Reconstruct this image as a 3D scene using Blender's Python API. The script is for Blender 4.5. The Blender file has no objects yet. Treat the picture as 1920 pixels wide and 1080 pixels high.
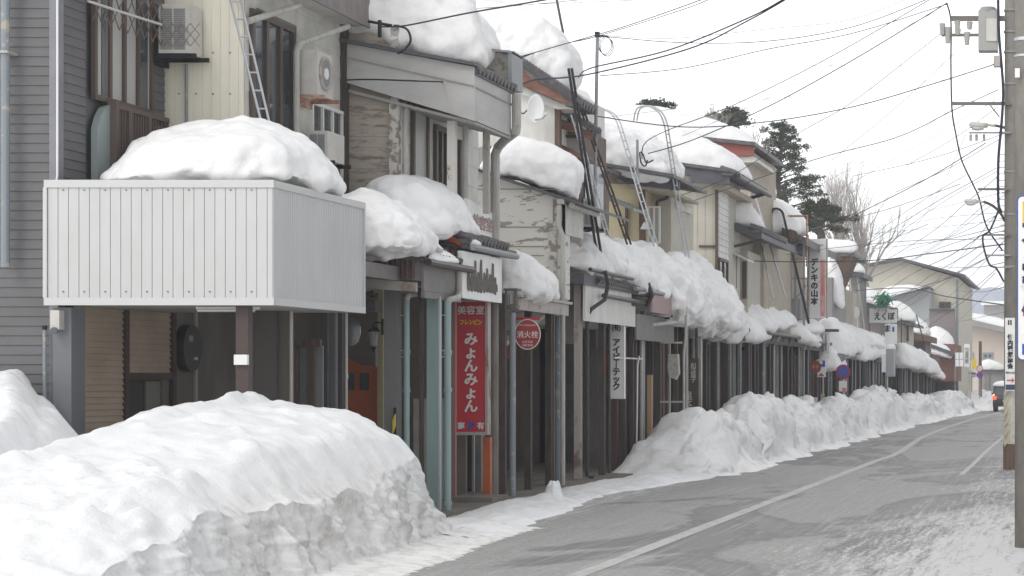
import bpy, math, random
from mathutils import Vector, noise, Matrix
R = math.radians
# ---------------------------------------------------------------- camera, sky, sun, exposure
sc = bpy.context.scene
EYE = 1.9; F = 4000.0; VX = 2020.0; VY = 712.0      # focal length and street vanishing point, in pixels of the photograph
cam_d = bpy.data.cameras.new('camera'); cam = bpy.data.objects.new('camera', cam_d)
sc.collection.objects.link(cam); sc.camera = cam
cam.location = (0, 0, EYE); cam.rotation_euler = (R(90), 0, 0)
cam_d.sensor_width = 36; cam_d.lens = 36 * F / 1920
cam_d.shift_x = -(VX - 960) / 1920; cam_d.shift_y = (VY - 540) / 1920
cam_d.clip_start = 0.5; cam_d.clip_end = 9000
W = bpy.data.worlds.new('World'); sc.world = W; W.use_nodes = True
nt = W.node_tree; nt.nodes.clear()
wo = nt.nodes.new('ShaderNodeOutputWorld'); bg = nt.nodes.new('ShaderNodeBackground'); bg2 = nt.nodes.new('ShaderNodeBackground')
sky = nt.nodes.new('ShaderNodeTexSky'); sky.sky_type = 'NISHITA'; sky.sun_disc = False
SUN_EL = 42; SUN_AZ = 205                      # sun behind the camera's left shoulder, behind cloud
sky.sun_elevation = R(SUN_EL); sky.sun_rotation = R(SUN_AZ)
add = nt.nodes.new('ShaderNodeAddShader')
nt.links.new(sky.outputs[0], bg.inputs[0]); bg.inputs[1].default_value = 0.02
tc = nt.nodes.new('ShaderNodeTexCoord'); nz = nt.nodes.new('ShaderNodeTexNoise'); nz.inputs['Scale'].default_value = 2.2; nz.inputs['Detail'].default_value = 4
mp = nt.nodes.new('ShaderNodeMapping'); mp.inputs['Scale'].default_value = (1, 1, 3)
cr = nt.nodes.new('ShaderNodeValToRGB'); cr.color_ramp.elements[0].color = (0.93, 0.94, 0.965, 1); cr.color_ramp.elements[1].color = (1.0, .99, .965, 1)
cr.color_ramp.elements[0].position = .3; cr.color_ramp.elements[1].position = .6
nt.links.new(tc.outputs['Generated'], mp.inputs[0]); nt.links.new(mp.outputs[0], nz.inputs[0]); nt.links.new(nz.outputs['Fac'], cr.inputs[0])
nt.links.new(cr.outputs[0], bg2.inputs[0])
# sky dimmed rightwards and overhead, added to shade street-facing walls and snow tops
sx_ = nt.nodes.new('ShaderNodeSeparateXYZ'); nt.links.new(tc.outputs['Generated'], sx_.inputs[0])
mr = nt.nodes.new('ShaderNodeMapRange'); mr.interpolation_type = 'SMOOTHSTEP'; nt.links.new(sx_.outputs[0], mr.inputs[0])
for i_, v_ in enumerate((0.0, .75, 1.06, .38)): mr.inputs[i_ + 1].default_value = v_
mz = nt.nodes.new('ShaderNodeMapRange'); mz.interpolation_type = 'SMOOTHSTEP'; nt.links.new(sx_.outputs[2], mz.inputs[0])
for i_, v_ in enumerate((0.1, .9, 1.16, .66)): mz.inputs[i_ + 1].default_value = v_
mm = nt.nodes.new('ShaderNodeMath'); mm.operation = 'MULTIPLY'; nt.links.new(mr.outputs[0], mm.inputs[0]); nt.links.new(mz.outputs[0], mm.inputs[1])
nt.links.new(mm.outputs[0], bg2.inputs[1])
nt.links.new(bg.outputs[0], add.inputs[0]); nt.links.new(bg2.outputs[0], add.inputs[1]); nt.links.new(add.outputs[0], wo.inputs[0])
sd = bpy.data.lights.new('sun', 'SUN'); sd.energy = 0.6; sd.angle = R(22); sd.color = (1, .985, .95)
sun = bpy.data.objects.new('sun', sd); sc.collection.objects.link(sun)
# travel direction of the light: towards +Y (away from the camera), to the right and down
sdir = Vector((0.42 * math.cos(R(SUN_EL)), 0.91 * math.cos(R(SUN_EL)), -math.sin(R(SUN_EL))))
sun.rotation_euler = sdir.to_track_quat('-Z', 'Y').to_euler()
sc.view_settings.view_transform = 'Standard'; sc.view_settings.look = 'None'
sc.view_settings.exposure = 0.56; sc.view_settings.gamma = 1
sc.cycles.max_bounces = 6; sc.cycles.use_denoising = True

# ---------------------------------------------------------------- helpers
def XP(px, Y): return (px - VX) * Y / F
def ZP(py, Y): return EYE - (py - VY) * Y / F
def YP(px, X): return X * F / (px - VX)            # depth where a plane running along the street (constant X) crosses that column
def P(px, py, Y): return (XP(px, Y), Y, ZP(py, Y))

class MB:
    def __init__(s): s.v = []; s.f = []
    def poly(s, pts):
        n = len(s.v); s.v += [tuple(p) for p in pts]; s.f.append(tuple(range(n, n + len(pts)))); return s
    def box(s, x0, x1, y0, y1, z0, z1):
        n = len(s.v)
        s.v += [(x, y, z) for z in (z0, z1) for y in (y0, y1) for x in (x0, x1)]
        for f in ((0, 2, 3, 1), (4, 5, 7, 6), (0, 1, 5, 4), (2, 6, 7, 3), (0, 4, 6, 2), (1, 3, 7, 5)):
            s.f.append(tuple(n + i for i in f))
        return s
    def prism(s, pts, y0, y1):                     # polygon in X-Z extruded along the street
        n = len(s.v); k = len(pts)
        s.v += [(x, y0, z) for x, z in pts] + [(x, y1, z) for x, z in pts]
        s.f.append(tuple(range(n, n + k))); s.f.append(tuple(range(n + 2 * k - 1, n + k - 1, -1)))
        for i in range(k):
            j = (i + 1) % k; s.f.append((n + j, n + i, n + k + i, n + k + j))
        return s
    def prism_x(s, pts, x0, x1):                   # polygon in Y-Z extruded across the street
        n = len(s.v); k = len(pts)
        s.v += [(x0, y, z) for y, z in pts] + [(x1, y, z) for y, z in pts]
        s.f.append(tuple(range(n, n + k))); s.f.append(tuple(range(n + 2 * k - 1, n + k - 1, -1)))
        for i in range(k):
            j = (i + 1) % k; s.f.append((n + j, n + i, n + k + i, n + k + j))
        return s
    def tube(s, pts, r, seg=8, r2=None, cap=True):
        pts = [Vector(p) for p in pts]; n = len(pts); base = len(s.v); r2 = r if r2 is None else r2
        up = None
        for i, p in enumerate(pts):
            d = (pts[min(i + 1, n - 1)] - pts[max(i - 1, 0)])
            if d.length < 1e-6: d = Vector((0, 0, 1))
            d.normalize()
            if up is None: up = Vector((1, 0, 0)) if abs(d.x) < .9 else Vector((0, 1, 0))
            a = d.cross(up)
            if a.length < 1e-4: a = d.cross(Vector((0, 1, .2)))
            a.normalize(); b = d.cross(a).normalized(); up = b.cross(d) if b.cross(d).length > 0 else up
            up = a.cross(d); rr = r + (r2 - r) * i / max(1, n - 1)
            for k in range(seg):
                t = 2 * math.pi * k / seg
                s.v.append(tuple(p + (a * math.cos(t) + b * math.sin(t)) * rr))
        for i in range(n - 1):
            for k in range(seg):
                k2 = (k + 1) % seg; o = base + i * seg
                s.f.append((o + k, o + k2, o + seg + k2, o + seg + k))
        if cap:
            s.f.append(tuple(base + k for k in range(seg - 1, -1, -1))); s.f.append(tuple(base + (n - 1) * seg + k for k in range(seg)))
        return s
    def bar(s, a, b, w=.03): return s.tube([a, b], w * .7, 4)
    def disc(s, c, r, axis='Y', t=.02, seg=32, rz=None):
        n = len(s.v); rz = rz or r
        for q in (-t / 2, t / 2):
            for k in range(seg):
                u = 2 * math.pi * k / seg; p, w = math.cos(u) * r, math.sin(u) * rz
                s.v.append((c[0] + p, c[1] + q, c[2] + w) if axis == 'Y' else (c[0] + q, c[1] + p, c[2] + w))
        s.f.append(tuple(n + k for k in range(seg))); s.f.append(tuple(n + seg + k for k in range(seg - 1, -1, -1)))
        for k in range(seg):
            k2 = (k + 1) % seg; s.f.append((n + k, n + seg + k, n + seg + k2, n + k2))
        return s
    def lap_front(s, x0, x1, Y, z0, z1, pitch, d=.018):       # lapped boards, face to the camera
        pts = [(Y + .08, z0)]; z = z0
        while z < z1 - 1e-4:
            t = min(z + pitch, z1); pts += [(Y - d, z), (Y - .003, t - .002)]; z = t
        pts.append((Y + .08, z1)); return s.prism_x(pts, x0, x1)
    def lap_side(s, X, y0, y1, z0, z1, pitch, d=.018):        # lapped boards, face to the street
        pts = [(X - .08, z0)]; z = z0
        while z < z1 - 1e-4:
            t = min(z + pitch, z1); pts += [(X + d, z), (X + .003, t - .002)]; z = t
        pts.append((X - .08, z1)); return s.prism(pts, y0, y1)
    def rib_front(s, x0, x1, Y, z0, z1, pitch, d=.012, w=.012):
        pts = [(x0, Y + .05)]; x = x0
        while x < x1 - .01:
            t = min(x + pitch, x1); pts += [(x + .001, Y), (t - w, Y), (t - w, Y + d), (t - .001, Y + d)]; x = t
        pts.append((x1, Y + .05)); n = len(s.v); k = len(pts)
        s.v += [(x, y, z0) for x, y in pts] + [(x, y, z1) for x, y in pts]
        for i in range(k):
            j = (i + 1) % k; s.f.append((n + i, n + j, n + k + j, n + k + i))
        return s
    def rib_side(s, X, y0, y1, z0, z1, pitch, d=.012, w=.012):
        pts = [(X - .05, y0)]; y = y0
        while y < y1 - .01:
            t = min(y + pitch, y1); pts += [(X, y + .001), (X, t - w), (X - d, t - w), (X - d, t - .001)]; y = t
        pts.append((X - .05, y1)); n = len(s.v); k = len(pts)
        s.v += [(x, y, z0) for x, y in pts] + [(x, y, z1) for x, y in pts]
        for i in range(k):
            j = (i + 1) % k; s.f.append((n + i, n + j, n + k + j, n + k + i))
        return s

WL = {}
def wloc(o): return WL.get(o.name, Vector((0, 0, 0)))
def link(name, me, loc, parent):
    o = bpy.data.objects.new(name, me); sc.collection.objects.link(o)
    WL[o.name] = Vector(loc)
    if parent is not None: o.parent = parent; o.location = Vector(loc) - wloc(parent)
    else: o.location = loc
    return o
def obj(name, mb, m, parent=None, smooth=False, label=None):
    if not mb.v: return None
    xs = [v[0] for v in mb.v]; ys = [v[1] for v in mb.v]; zs = [v[2] for v in mb.v]
    c = Vector(((min(xs) + max(xs)) / 2, (min(ys) + max(ys)) / 2, min(zs)))
    me = bpy.data.meshes.new(name); me.from_pydata([(v[0] - c.x, v[1] - c.y, v[2] - c.z) for v in mb.v], [], mb.f)
    me.validate(); me.update()
    import bmesh
    b = bmesh.new(); b.from_mesh(me); bmesh.ops.recalc_face_normals(b, faces=b.faces); b.to_mesh(me); b.free()
    me.materials.append(m)
    if smooth:
        for p in me.polygons: p.use_smooth = True
    o = link(name, me, c, parent)
    if label: o['label'] = label
    return o
def tag(o, label=None, cat=None, group=None, kind=None):
    if label: o['label'] = label
    if cat: o['category'] = cat
    if group: o['group'] = group
    if kind: o['kind'] = kind
    return o
def thing(name, loc, label, cat, group=None):
    return tag(link(name, None, loc, None), label, cat, group)
def text(s, size, loc, facing, m, parent, name='lettering', bold=0.0, sx=1.0, line=1.0, depth=.004):
    cu = bpy.data.curves.new('t', 'FONT'); cu.body = s; cu.size = size; cu.align_x = 'CENTER'; cu.align_y = 'CENTER'
    cu.space_line = line; cu.extrude = depth; cu.offset = bold; cu.resolution_u = 3
    o = bpy.data.objects.new('t', cu); sc.collection.objects.link(o)
    bpy.context.view_layer.update()
    me = bpy.data.meshes.new_from_object(o.evaluated_get(bpy.context.evaluated_depsgraph_get()))
    bpy.data.objects.remove(o)
    rot = Matrix.Rotation(R(90), 4, 'X')
    if facing == 'street': rot = Matrix.Rotation(R(90), 4, 'Z') @ rot
    me.transform(rot @ Matrix.Diagonal((sx, 1, 1, 1)))
    me.materials.clear(); me.materials.append(m)
    for p in me.polygons: p.material_index = 0
    me.name = name
    return link(name, me, loc, parent)

# ---------------------------------------------------------------- materials
def mat(name, col, rough=.7, col2=None, scale=3.0, stretch=(1, 1, 1), lo=.4, hi=.65, bump=0.0, bscale=30, metal=0.0, spec=.3, detail=6, emit=None):
    m = bpy.data.materials.new(name); m.use_nodes = True; t = m.node_tree; b = t.nodes['Principled BSDF']
    b.inputs['Roughness'].default_value = rough; b.inputs['Metallic'].default_value = metal; b.inputs['Specular IOR Level'].default_value = spec
    b.inputs['Base Color'].default_value = (*col, 1)
    geo = t.nodes.new('ShaderNodeNewGeometry')
    if col2 is not None:
        mpn = t.nodes.new('ShaderNodeMapping'); mpn.inputs['Scale'].default_value = stretch
        n = t.nodes.new('ShaderNodeTexNoise'); n.inputs['Scale'].default_value = scale; n.inputs['Detail'].default_value = detail; n.inputs['Roughness'].default_value = .65
        r = t.nodes.new('ShaderNodeValToRGB'); r.color_ramp.elements[0].position = lo; r.color_ramp.elements[1].position = hi
        r.color_ramp.elements[0].color = (*col, 1); r.color_ramp.elements[1].color = (*col2, 1)
        t.links.new(geo.outputs['Position'], mpn.inputs[0]); t.links.new(mpn.outputs[0], n.inputs[0]); t.links.new(n.outputs['Fac'], r.inputs[0]); t.links.new(r.outputs[0], b.inputs['Base Color'])
    if bump:
        n2 = t.nodes.new('ShaderNodeTexNoise'); n2.inputs['Scale'].default_value = bscale; n2.inputs['Detail'].default_value = 5
        bp = t.nodes.new('ShaderNodeBump'); bp.inputs['Strength'].default_value = bump; bp.inputs['Distance'].default_value = .03
        t.links.new(geo.outputs['Position'], n2.inputs[0]); t.links.new(n2.outputs['Fac'], bp.inputs['Height']); t.links.new(bp.outputs[0], b.inputs['Normal'])
    if emit:
        b.inputs['Emission Color'].default_value = (*emit, 1); b.inputs['Emission Strength'].default_value = 1.5
    return m
def snow_mat(name, col, col2, lo, hi, bump=.25, scale=2.5, stretch=(1, 1, 1)):
    m = mat(name, col, .55, col2, scale, stretch, lo, hi, spec=.25)
    t = m.node_tree; b = t.nodes['Principled BSDF']; geo = [n for n in t.nodes if n.type == 'NEW_GEOMETRY'][0]
    prev = None
    for s_, d_, k in ((5, .05, bump), (38, .012, bump)):
        n = t.nodes.new('ShaderNodeTexNoise'); n.inputs['Scale'].default_value = s_; n.inputs['Detail'].default_value = 5
        bp = t.nodes.new('ShaderNodeBump'); bp.inputs['Strength'].default_value = k; bp.inputs['Distance'].default_value = d_
        t.links.new(geo.outputs['Position'], n.inputs[0]); t.links.new(n.outputs['Fac'], bp.inputs['Height'])
        if prev: t.links.new(prev.outputs[0], bp.inputs['Normal'])
        prev = bp
    t.links.new(prev.outputs[0], b.inputs['Normal'])
    return m
M = {}
M['snow'] = snow_mat('fresh snow', (.89, .885, .88), (.82, .81, .80), .5, .8, .4)
M['bank'] = snow_mat('ploughed snow', (.86, .86, .86), (.66, .64, .62), .52, .86, .45, 3.0)
M['bankface'] = snow_mat('cut snow face', (.78, .775, .765), (.44, .42, .40), .44, .80, .8, 4.0, (1, 1, .55))
M['gsiding'] = mat('grey lap siding', (.15, .148, .152), .6, (.13, .128, .13), 2)
M['gtrim'] = mat('grey trim', (.2, .2, .225), .6, (.25, .25, .27), 2)
M['cream'] = mat('cream metal cladding', (.82, .78, .66), .5, (.76, .72, .61), 1.5, (3, 3, .4))
M['canopy'] = mat('light grey metal cladding', (.55, .55, .545), .4, (.50, .497, .485), 1.2, (1, 1, .5), .42, .75)
M['canopyside'] = M['canopy']
M['white'] = mat('white paint', (.72, .71, .68), .5, (.60, .585, .55), 2, (2, 2, .5))
M['offwhite'] = mat('off white boards', (.62, .61, .57), .6, (.50, .49, .46), 3)
M['weather'] = mat('weathered boards', (.44, .39, .33), .8, (.25, .21, .18), 3.0, (1.0, 1.0, 5), .52, .62)
M['peel'] = mat('peeling white paint', (.66, .64, .59), .7, (.33, .29, .25), 1.9, (1.3, 1.3, 5), .565, .585)
M['peeltrim'] = mat('peeling trim', (.55, .53, .49), .7, (.25, .21, .18), 5, (1, 1, 1), .50, .56)
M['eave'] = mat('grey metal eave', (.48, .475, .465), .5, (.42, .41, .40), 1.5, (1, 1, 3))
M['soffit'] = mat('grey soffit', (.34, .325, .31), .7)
M['brownwood'] = mat('brown timber', (.10, .065, .05), .75, (.16, .11, .085), 4, (4, 4, .5))
M['redwood'] = mat('red brown timber', (.17, .075, .055), .75, (.24, .14, .11), 4, (1, 1, 3))
M['darkwood'] = mat('dark timber post', (.060, .045, .040), .7, (.095, .075, .066), 4, (4, 4, .5))
M['slat'] = mat('slat shutter timber', (.50, .41, .32), .75, (.40, .32, .25), 2, (1, .5, 1))
M['passage'] = mat('shopfront wall', (.19, .168, .148), .8, (.13, .115, .102), 1.5, (2, 1, .3))
M['passage2'] = mat('brown shopfront wall', (.13, .088, .070), .8, (.085, .062, .052), 2, (2, 1, .3))
M['shutter'] = mat('grey roller shutter', (.26, .26, .26), .5, (.2, .2, .2), 2)
M['black'] = mat('black metal', (.02, .02, .022), .5)
M['dark'] = mat('dark interior', (.06, .055, .055), .8)
M['glass'] = mat('window glass', (.06, .07, .08), .08, spec=.6)
M['curtain'] = mat('pale window panel', (.42, .42, .40), .4)
M['frame'] = mat('brown window frame', (.10, .075, .06), .5)
M['alu'] = mat('aluminium', (.55, .56, .58), .35, metal=.5)
M['aludark'] = mat('dull steel', (.28, .29, .30), .5, metal=.3)
M['teal'] = mat('teal paint', (.30, .40, .395), .5, (.25, .34, .33), 2, (3, 3, .4))
M['bluegrey'] = mat('blue grey pipe', (.24, .27, .29), .5, (.42, .38, .32), 6, (1, 1, 1), .58, .64)
M['pipe'] = mat('pale pipe', (.50, .49, .46), .5, (.36, .34, .31), 3, (3, 3, .5))
M['darkpipe'] = mat('dark brown pipe', (.06, .048, .045), .4)
M['rust'] = mat('rusty white steel', (.62, .60, .57), .6, (.33, .13, .06), 3.2, (1, 1, .6), .56, .62)
M['rustcol'] = mat('rusty grey column', (.42, .385, .36), .6, (.25, .16, .11), 3.4, (1, 1, .6), .53, .66)
M['rustybar'] = mat('rusty bar', (.34, .14, .08), .8, (.55, .45, .38), 6)
M['ac'] = mat('air conditioner casing', (.60, .585, .54), .5, (.52, .50, .46), 3)
M['tile'] = mat('dark roof tile', (.09, .085, .09), .5, (.15, .14, .14), 8)
M['browntin'] = mat('brown corrugated tin', (.10, .06, .055), .6, (.15, .095, .085), 6, (4, 4, .3))
M['darkroof'] = mat('dark grey metal fascia', (.085, .087, .10), .5, (.12, .12, .13), 3)
M['greypanel'] = mat('grey brown panel', (.24, .225, .215), .7, (.20, .19, .18), 4)
M['yellowwall'] = mat('pale yellow wall', (.62, .55, .36), .7, (.55, .49, .33), 3)
M['beige'] = mat('beige wall panels', (.52, .49, .42), .7, (.46, .43, .37), 2)
M['tan'] = mat('tan wall', (.43, .38, .30), .7, (.36, .31, .25), 3)
M['redfascia'] = mat('dull red fascia', (.30, .10, .085), .6)
M['orange'] = mat('orange painted door', (.50, .13, .05), .5, (.44, .11, .045), 3)
M['pink'] = mat('pale pink panel', (.42, .30, .29), .7)
M['farcream'] = mat('far cream wall', (.60, .565, .47), .8, (.56, .53, .45), .5)
M['farpink'] = mat('far pale pink wall', (.62, .53, .46), .8)
M['fargrey'] = mat('far grey wall', (.28, .27, .265), .8, (.34, .33, .32), .5)
M['farbrown'] = mat('far brown grey wall', (.22, .19, .19), .8)
M['red'] = mat('sign red', (.56, .040, .055), .4, (.46, .06, .07), 4, (1, 1, .4), .45, .75)
M['signwhite'] = mat('sign white', (.80, .80, .78), .4, (.62, .60, .56), 3.5, (1, 1, .5), .52, .80)
M['signgrey'] = mat('sign pale grey', (.74, .73, .73), .4)
M['ink'] = mat('sign black lettering', (.02, .02, .025), .5)
M['inkgrey'] = mat('faded grey lettering', (.17, .155, .14), .6)
M['yellow'] = mat('sign yellow', (.75, .55, .05), .5)
M['blue'] = mat('sign blue', (.035, .10, .38), .4)
M['purple'] = mat('sign purple lettering', (.05, .04, .16), .4)
M['salmon'] = mat('salmon stripe', (.72, .22, .18), .5)
M['concrete'] = mat('concrete pole', (.20, .185, .165), .85, (.25, .235, .21), 5, (1, 1, .5), bump=.3, bscale=60)
M['walk'] = mat('pavement concrete', (.22, .195, .165), .85, (.15, .135, .115), 1.2, bump=.2)
M['wire'] = mat('cable rubber', (.03, .03, .05), .6)
M['wirepale'] = mat('thin grey wire', (.16, .16, .20), .6)
M['bark'] = mat('tree bark', (.09, .075, .06), .9, (.14, .12, .10), 8)
M['barkpale'] = mat('bare twig bark', (.34, .31, .285), .9)  # bark lightened so its colour carries distance haze
M['needle'] = mat('conifer needles', (.045, .06, .035), .9, (.075, .085, .05), 2)
M['green'] = mat('green netting', (.08, .30, .19), .6)
M['brick'] = mat('white glazed brick', (.42, .41, .38), .4, (.34, .33, .31), 5)
M['tyre'] = mat('tyre rubber', (.02, .02, .02), .8)
M['carpaint'] = mat('dark car paint', (.02, .025, .04), .25, spec=.6)
M['taillight'] = mat('red tail lamp', (.6, .02, .02), .3, emit=(1, .08, .03))
M['indicator'] = mat('amber lamp', (.9, .35, .05), .3, emit=(1, .5, .12))
M['board'] = mat('brown wooden signboard', (.09, .055, .05), .7, (.12, .085, .075), 4)
M['sheet'] = mat('pale plastic sheet', (.55, .53, .47), .6, (.40, .38, .33), 10)
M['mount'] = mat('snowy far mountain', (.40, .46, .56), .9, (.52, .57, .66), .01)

# road: dry salted asphalt, darker wet patches, packed snow film on the right and along the left gutter
m = bpy.data.materials.new('winter asphalt'); m.use_nodes = True; t = m.node_tree; B = t.nodes['Principled BSDF']; B.inputs['Specular IOR Level'].default_value = .35
L = t.links.new; N = t.nodes.new
geo = N('ShaderNodeNewGeometry'); sep = N('ShaderNodeSeparateXYZ'); L(geo.outputs['Position'], sep.inputs[0])
def nse(scale, stretch, det=6, rough=.6, dist=0):
    a = N('ShaderNodeMapping'); a.inputs['Scale'].default_value = stretch; n = N('ShaderNodeTexNoise'); n.inputs['Scale'].default_value = scale
    n.inputs['Detail'].default_value = det; n.inputs['Roughness'].default_value = rough; n.inputs['Distortion'].default_value = dist
    L(geo.outputs['Position'], a.inputs[0]); L(a.outputs[0], n.inputs[0]); return n.outputs['Fac']
def math_(op, a, b=None, c=None, clamp=False):
    n = N('ShaderNodeMath'); n.operation = op; n.use_clamp = clamp
    for i, v in enumerate((a, b, c)):
        if v is None: continue
        if isinstance(v, (int, float)): n.inputs[i].default_value = v
        else: L(v, n.inputs[i])
    return n.outputs[0]
def rng(v, a, b, c=0.0, d=1.0):
    n = N('ShaderNodeMapRange'); n.interpolation_type = 'SMOOTHSTEP'; L(v, n.inputs[0])
    for i, q in enumerate((a, b, c, d)): n.inputs[i + 1].default_value = q
    return n.outputs[0]
def mixc(f, a, b):
    n = N('ShaderNodeMix'); n.data_type = 'RGBA'; L(f, n.inputs[0])
    for i, v in ((6, a), (7, b)):
        if isinstance(v, tuple): n.inputs[i].default_value = (*v, 1)
        else: L(v, n.inputs[i])
    return n.outputs[2]
patch = nse(.24, (1.5, .50, 1), 8, .6, .8)
grain = nse(24, (1, 1, 1), 4, .7)
streak = nse(3.4, (3.0, .22, 1), 10, .78, .5)
fine = nse(16, (1, .45, 1), 6, .7)
streak2 = nse(2.2, (5, .10, 1), 9, .75)
col = mixc(rng(grain, .3, .75), (.25, .243, .235), (.39, .38, .368))
col = mixc(rng(patch, .50, .56), col, (.165, .16, .16))
col = mixc(math_('MULTIPLY', rng(streak2, .48, .72), .5), col, (.46, .46, .46))
# film of packed snow: right side of the road, strongest close to the camera
xr = rng(sep.outputs[0], -5.0, -0.9)
ynear = rng(sep.outputs[1], 22, 44, 1.0, .30)
right = math_('MULTIPLY', xr, ynear)
lx = rng(sep.outputs[0], -7.9, -6.6, 1.0, 0.0)
film = math_('MAXIMUM', right, math_('MULTIPLY', lx, .8))
verge = rng(sep.outputs[0], -2.7, -1.7)
film = math_('MAXIMUM', film, math_('MULTIPLY', verge, .55))
f = math_('ADD', film, math_('MULTIPLY', math_('SUBTRACT', streak, .5), 2.6))
f = math_('ADD', f, math_('MULTIPLY', math_('SUBTRACT', patch, .5), -.9))
f = math_('ADD', f, math_('MULTIPLY', math_('SUBTRACT', fine, .5), 1.3))
f = rng(f, .42, 1.0)
col = mixc(f, col, (.56, .55, .54))
L(col, B.inputs['Base Color'])
L(rng(patch, .50, .60, .85, .55), B.inputs['Roughness'])
bp = N('ShaderNodeBump'); bp.inputs['Strength'].default_value = .5; bp.inputs['Distance'].default_value = .012
L(math_('ADD', grain, math_('MULTIPLY', f, .8)), bp.inputs['Height']); L(bp.outputs[0], B.inputs['Normal'])
M['road'] = m
M['roadline'] = mat('worn white road paint', (.46, .455, .44), .7, (.30, .295, .29), 7, (1, .4, 1), .48, .70)

# ---------------------------------------------------------------- snow builders
def fr(p, s, o=4, off=0.0): return noise.fractal(Vector((p[0] / s + off, p[1] / s, p[2] / s)), 1.0, 2.1, o)
def cat(pts, N_, closed=True):
    out = []; n = len(pts); seg = n if closed else n - 1
    for i in range(seg):
        p = [pts[(i + k) % n] if closed else pts[max(0, min(n - 1, i + k))] for k in (-1, 0, 1, 2)]
        for j in range(8):
            t = j / 8; out.append(tuple(.5 * ((2 * p[1][q]) + (-p[0][q] + p[2][q]) * t + (2 * p[0][q] - 5 * p[1][q] + 4 * p[2][q] - p[3][q]) * t * t + (-p[0][q] + 3 * p[1][q] - 3 * p[2][q] + p[3][q]) * t ** 3) for q in range(len(p[1]))))
    if not closed: out.append(tuple(pts[-1]))
    if closed: out.append(out[0])
    d = [0]
    for a, b in zip(out, out[1:]): d.append(d[-1] + math.dist(a, b))
    res = []; k = 0; m_ = N_ if closed else N_ - 1
    for i in range(N_):
        s = d[-1] * i / m_
        while k < len(d) - 2 and d[k + 1] < s: k += 1
        u = 0 if d[k + 1] == d[k] else (s - d[k]) / (d[k + 1] - d[k])
        res.append(tuple(a + (b - a) * u for a, b in zip(out[k], out[k + 1])))
    return res
def loaf(name, keys, label, m='snow', amp=.10, res=.09, ends=(.6, .6), seed=0, cat_='snow', group=None, N_=None, px=True):
    """a body of snow lying along a roof: cross-sections (closed, back-bottom, over the top, front-bottom) at several depths"""
    K = []
    for Y, prof in keys:
        K.append((Y, [(XP(a, Y), ZP(b, Y)) for a, b in prof] if px else list(prof)))
    per = sum(math.dist(K[0][1][i], K[0][1][(i + 1) % len(K[0][1])]) for i in range(len(K[0][1])))
    N_ = N_ or max(28, min(110, int(per / res))); rings = [(Y, cat(p, N_)) for Y, p in K]
    Y0, Y1 = K[0][0], K[-1][0]; n = max(10, min(120, int((Y1 - Y0) / res)))
    vs = []; fs = []
    for i in range(n + 1):
        u = i / n; u = .5 - .5 * math.cos(math.pi * u) if n < 40 else u
        Y = Y0 + (Y1 - Y0) * u; k = 0
        while k < len(rings) - 2 and rings[k + 1][0] < Y: k += 1
        (ya, ra), (yb, rb) = rings[k], rings[min(k + 1, len(rings) - 1)]
        t = 0 if yb == ya else max(0, min(1, (Y - ya) / (yb - ya))); t = t * t * (3 - 2 * t)
        ring = [(a[0] + (b[0] - a[0]) * t, a[1] + (b[1] - a[1]) * t) for a, b in zip(ra, rb)]
        cx = sum(p[0] for p in ring) / N_; zb = min(p[1] for p in ring); zt = max(p[1] for p in ring); cz = zb + .25 * (zt - zb)
        s = 1.0
        for d, r in ((Y - Y0, ends[0]), (Y1 - Y, ends[1])):
            if r > 0 and d < r: s = min(s, max(.02, math.sqrt(max(0, 1 - (1 - d / r) ** 2))))
        vs += [Vector((cx + (p[0] - cx) * (s * .75 + .25 * s ** 3), Y, cz + (p[1] - cz) * s)) for p in ring]
    for i in range(n):
        for k in range(N_):
            k2 = (k + 1) % N_; fs.append((i * N_ + k, i * N_ + k2, (i + 1) * N_ + k2, (i + 1) * N_ + k))
    fs.append(tuple(range(N_ - 1, -1, -1))); fs.append(tuple(n * N_ + k for k in range(N_)))
    me = bpy.data.meshes.new(name); me.from_pydata([tuple(v) for v in vs], [], fs); me.update()
    import bmesh
    b = bmesh.new(); b.from_mesh(me); bmesh.ops.recalc_face_normals(b, faces=b.faces); b.to_mesh(me); b.free()
    to = bpy.data.objects.new('t', me); sc.collection.objects.link(to); rm = to.modifiers.new('r', 'REMESH'); rm.mode = 'VOXEL'; rm.voxel_size = res * .62
    bpy.context.view_layer.update(); me2 = bpy.data.meshes.new_from_object(to.evaluated_get(bpy.context.evaluated_depsgraph_get())); bpy.data.objects.remove(to); bpy.data.meshes.remove(me)
    me = me2; me.name = name; me.materials.clear()
    b = bmesh.new(); b.from_mesh(me); bmesh.ops.recalc_face_normals(b, faces=b.faces)
    bmesh.ops.smooth_vert(b, verts=b.verts, factor=.5, use_axis_x=True, use_axis_y=True, use_axis_z=True); b.normal_update()
    for v in b.verts:
        p = v.co; a = fr(p, .95, 3, seed * 7.3); c = abs(fr(p, .55, 3, 31 + seed)); e = fr(p, .16, 3, 11 + seed)
        up = max(0, v.normal.z)
        v.co = p + v.normal * (amp * (a * 1.0 + (c - .25) * .95 * (1 - .6 * up)) + amp * .20 * e + .012 * noise.noise(Vector((p.x * .6, p.y * .6, p.z * 9 + seed))) * (1 - up))
    cxyz = Vector(((vs[0].x), (Y0 + Y1) / 2, min(v.co.z for v in b.verts)))
    for v in b.verts: v.co -= cxyz
    for f_ in b.faces: f_.smooth = True
    b.to_mesh(me); b.free(); me.materials.append(M[m])
    return tag(link(name, me, cxyz, None), label, cat_, group)
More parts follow.
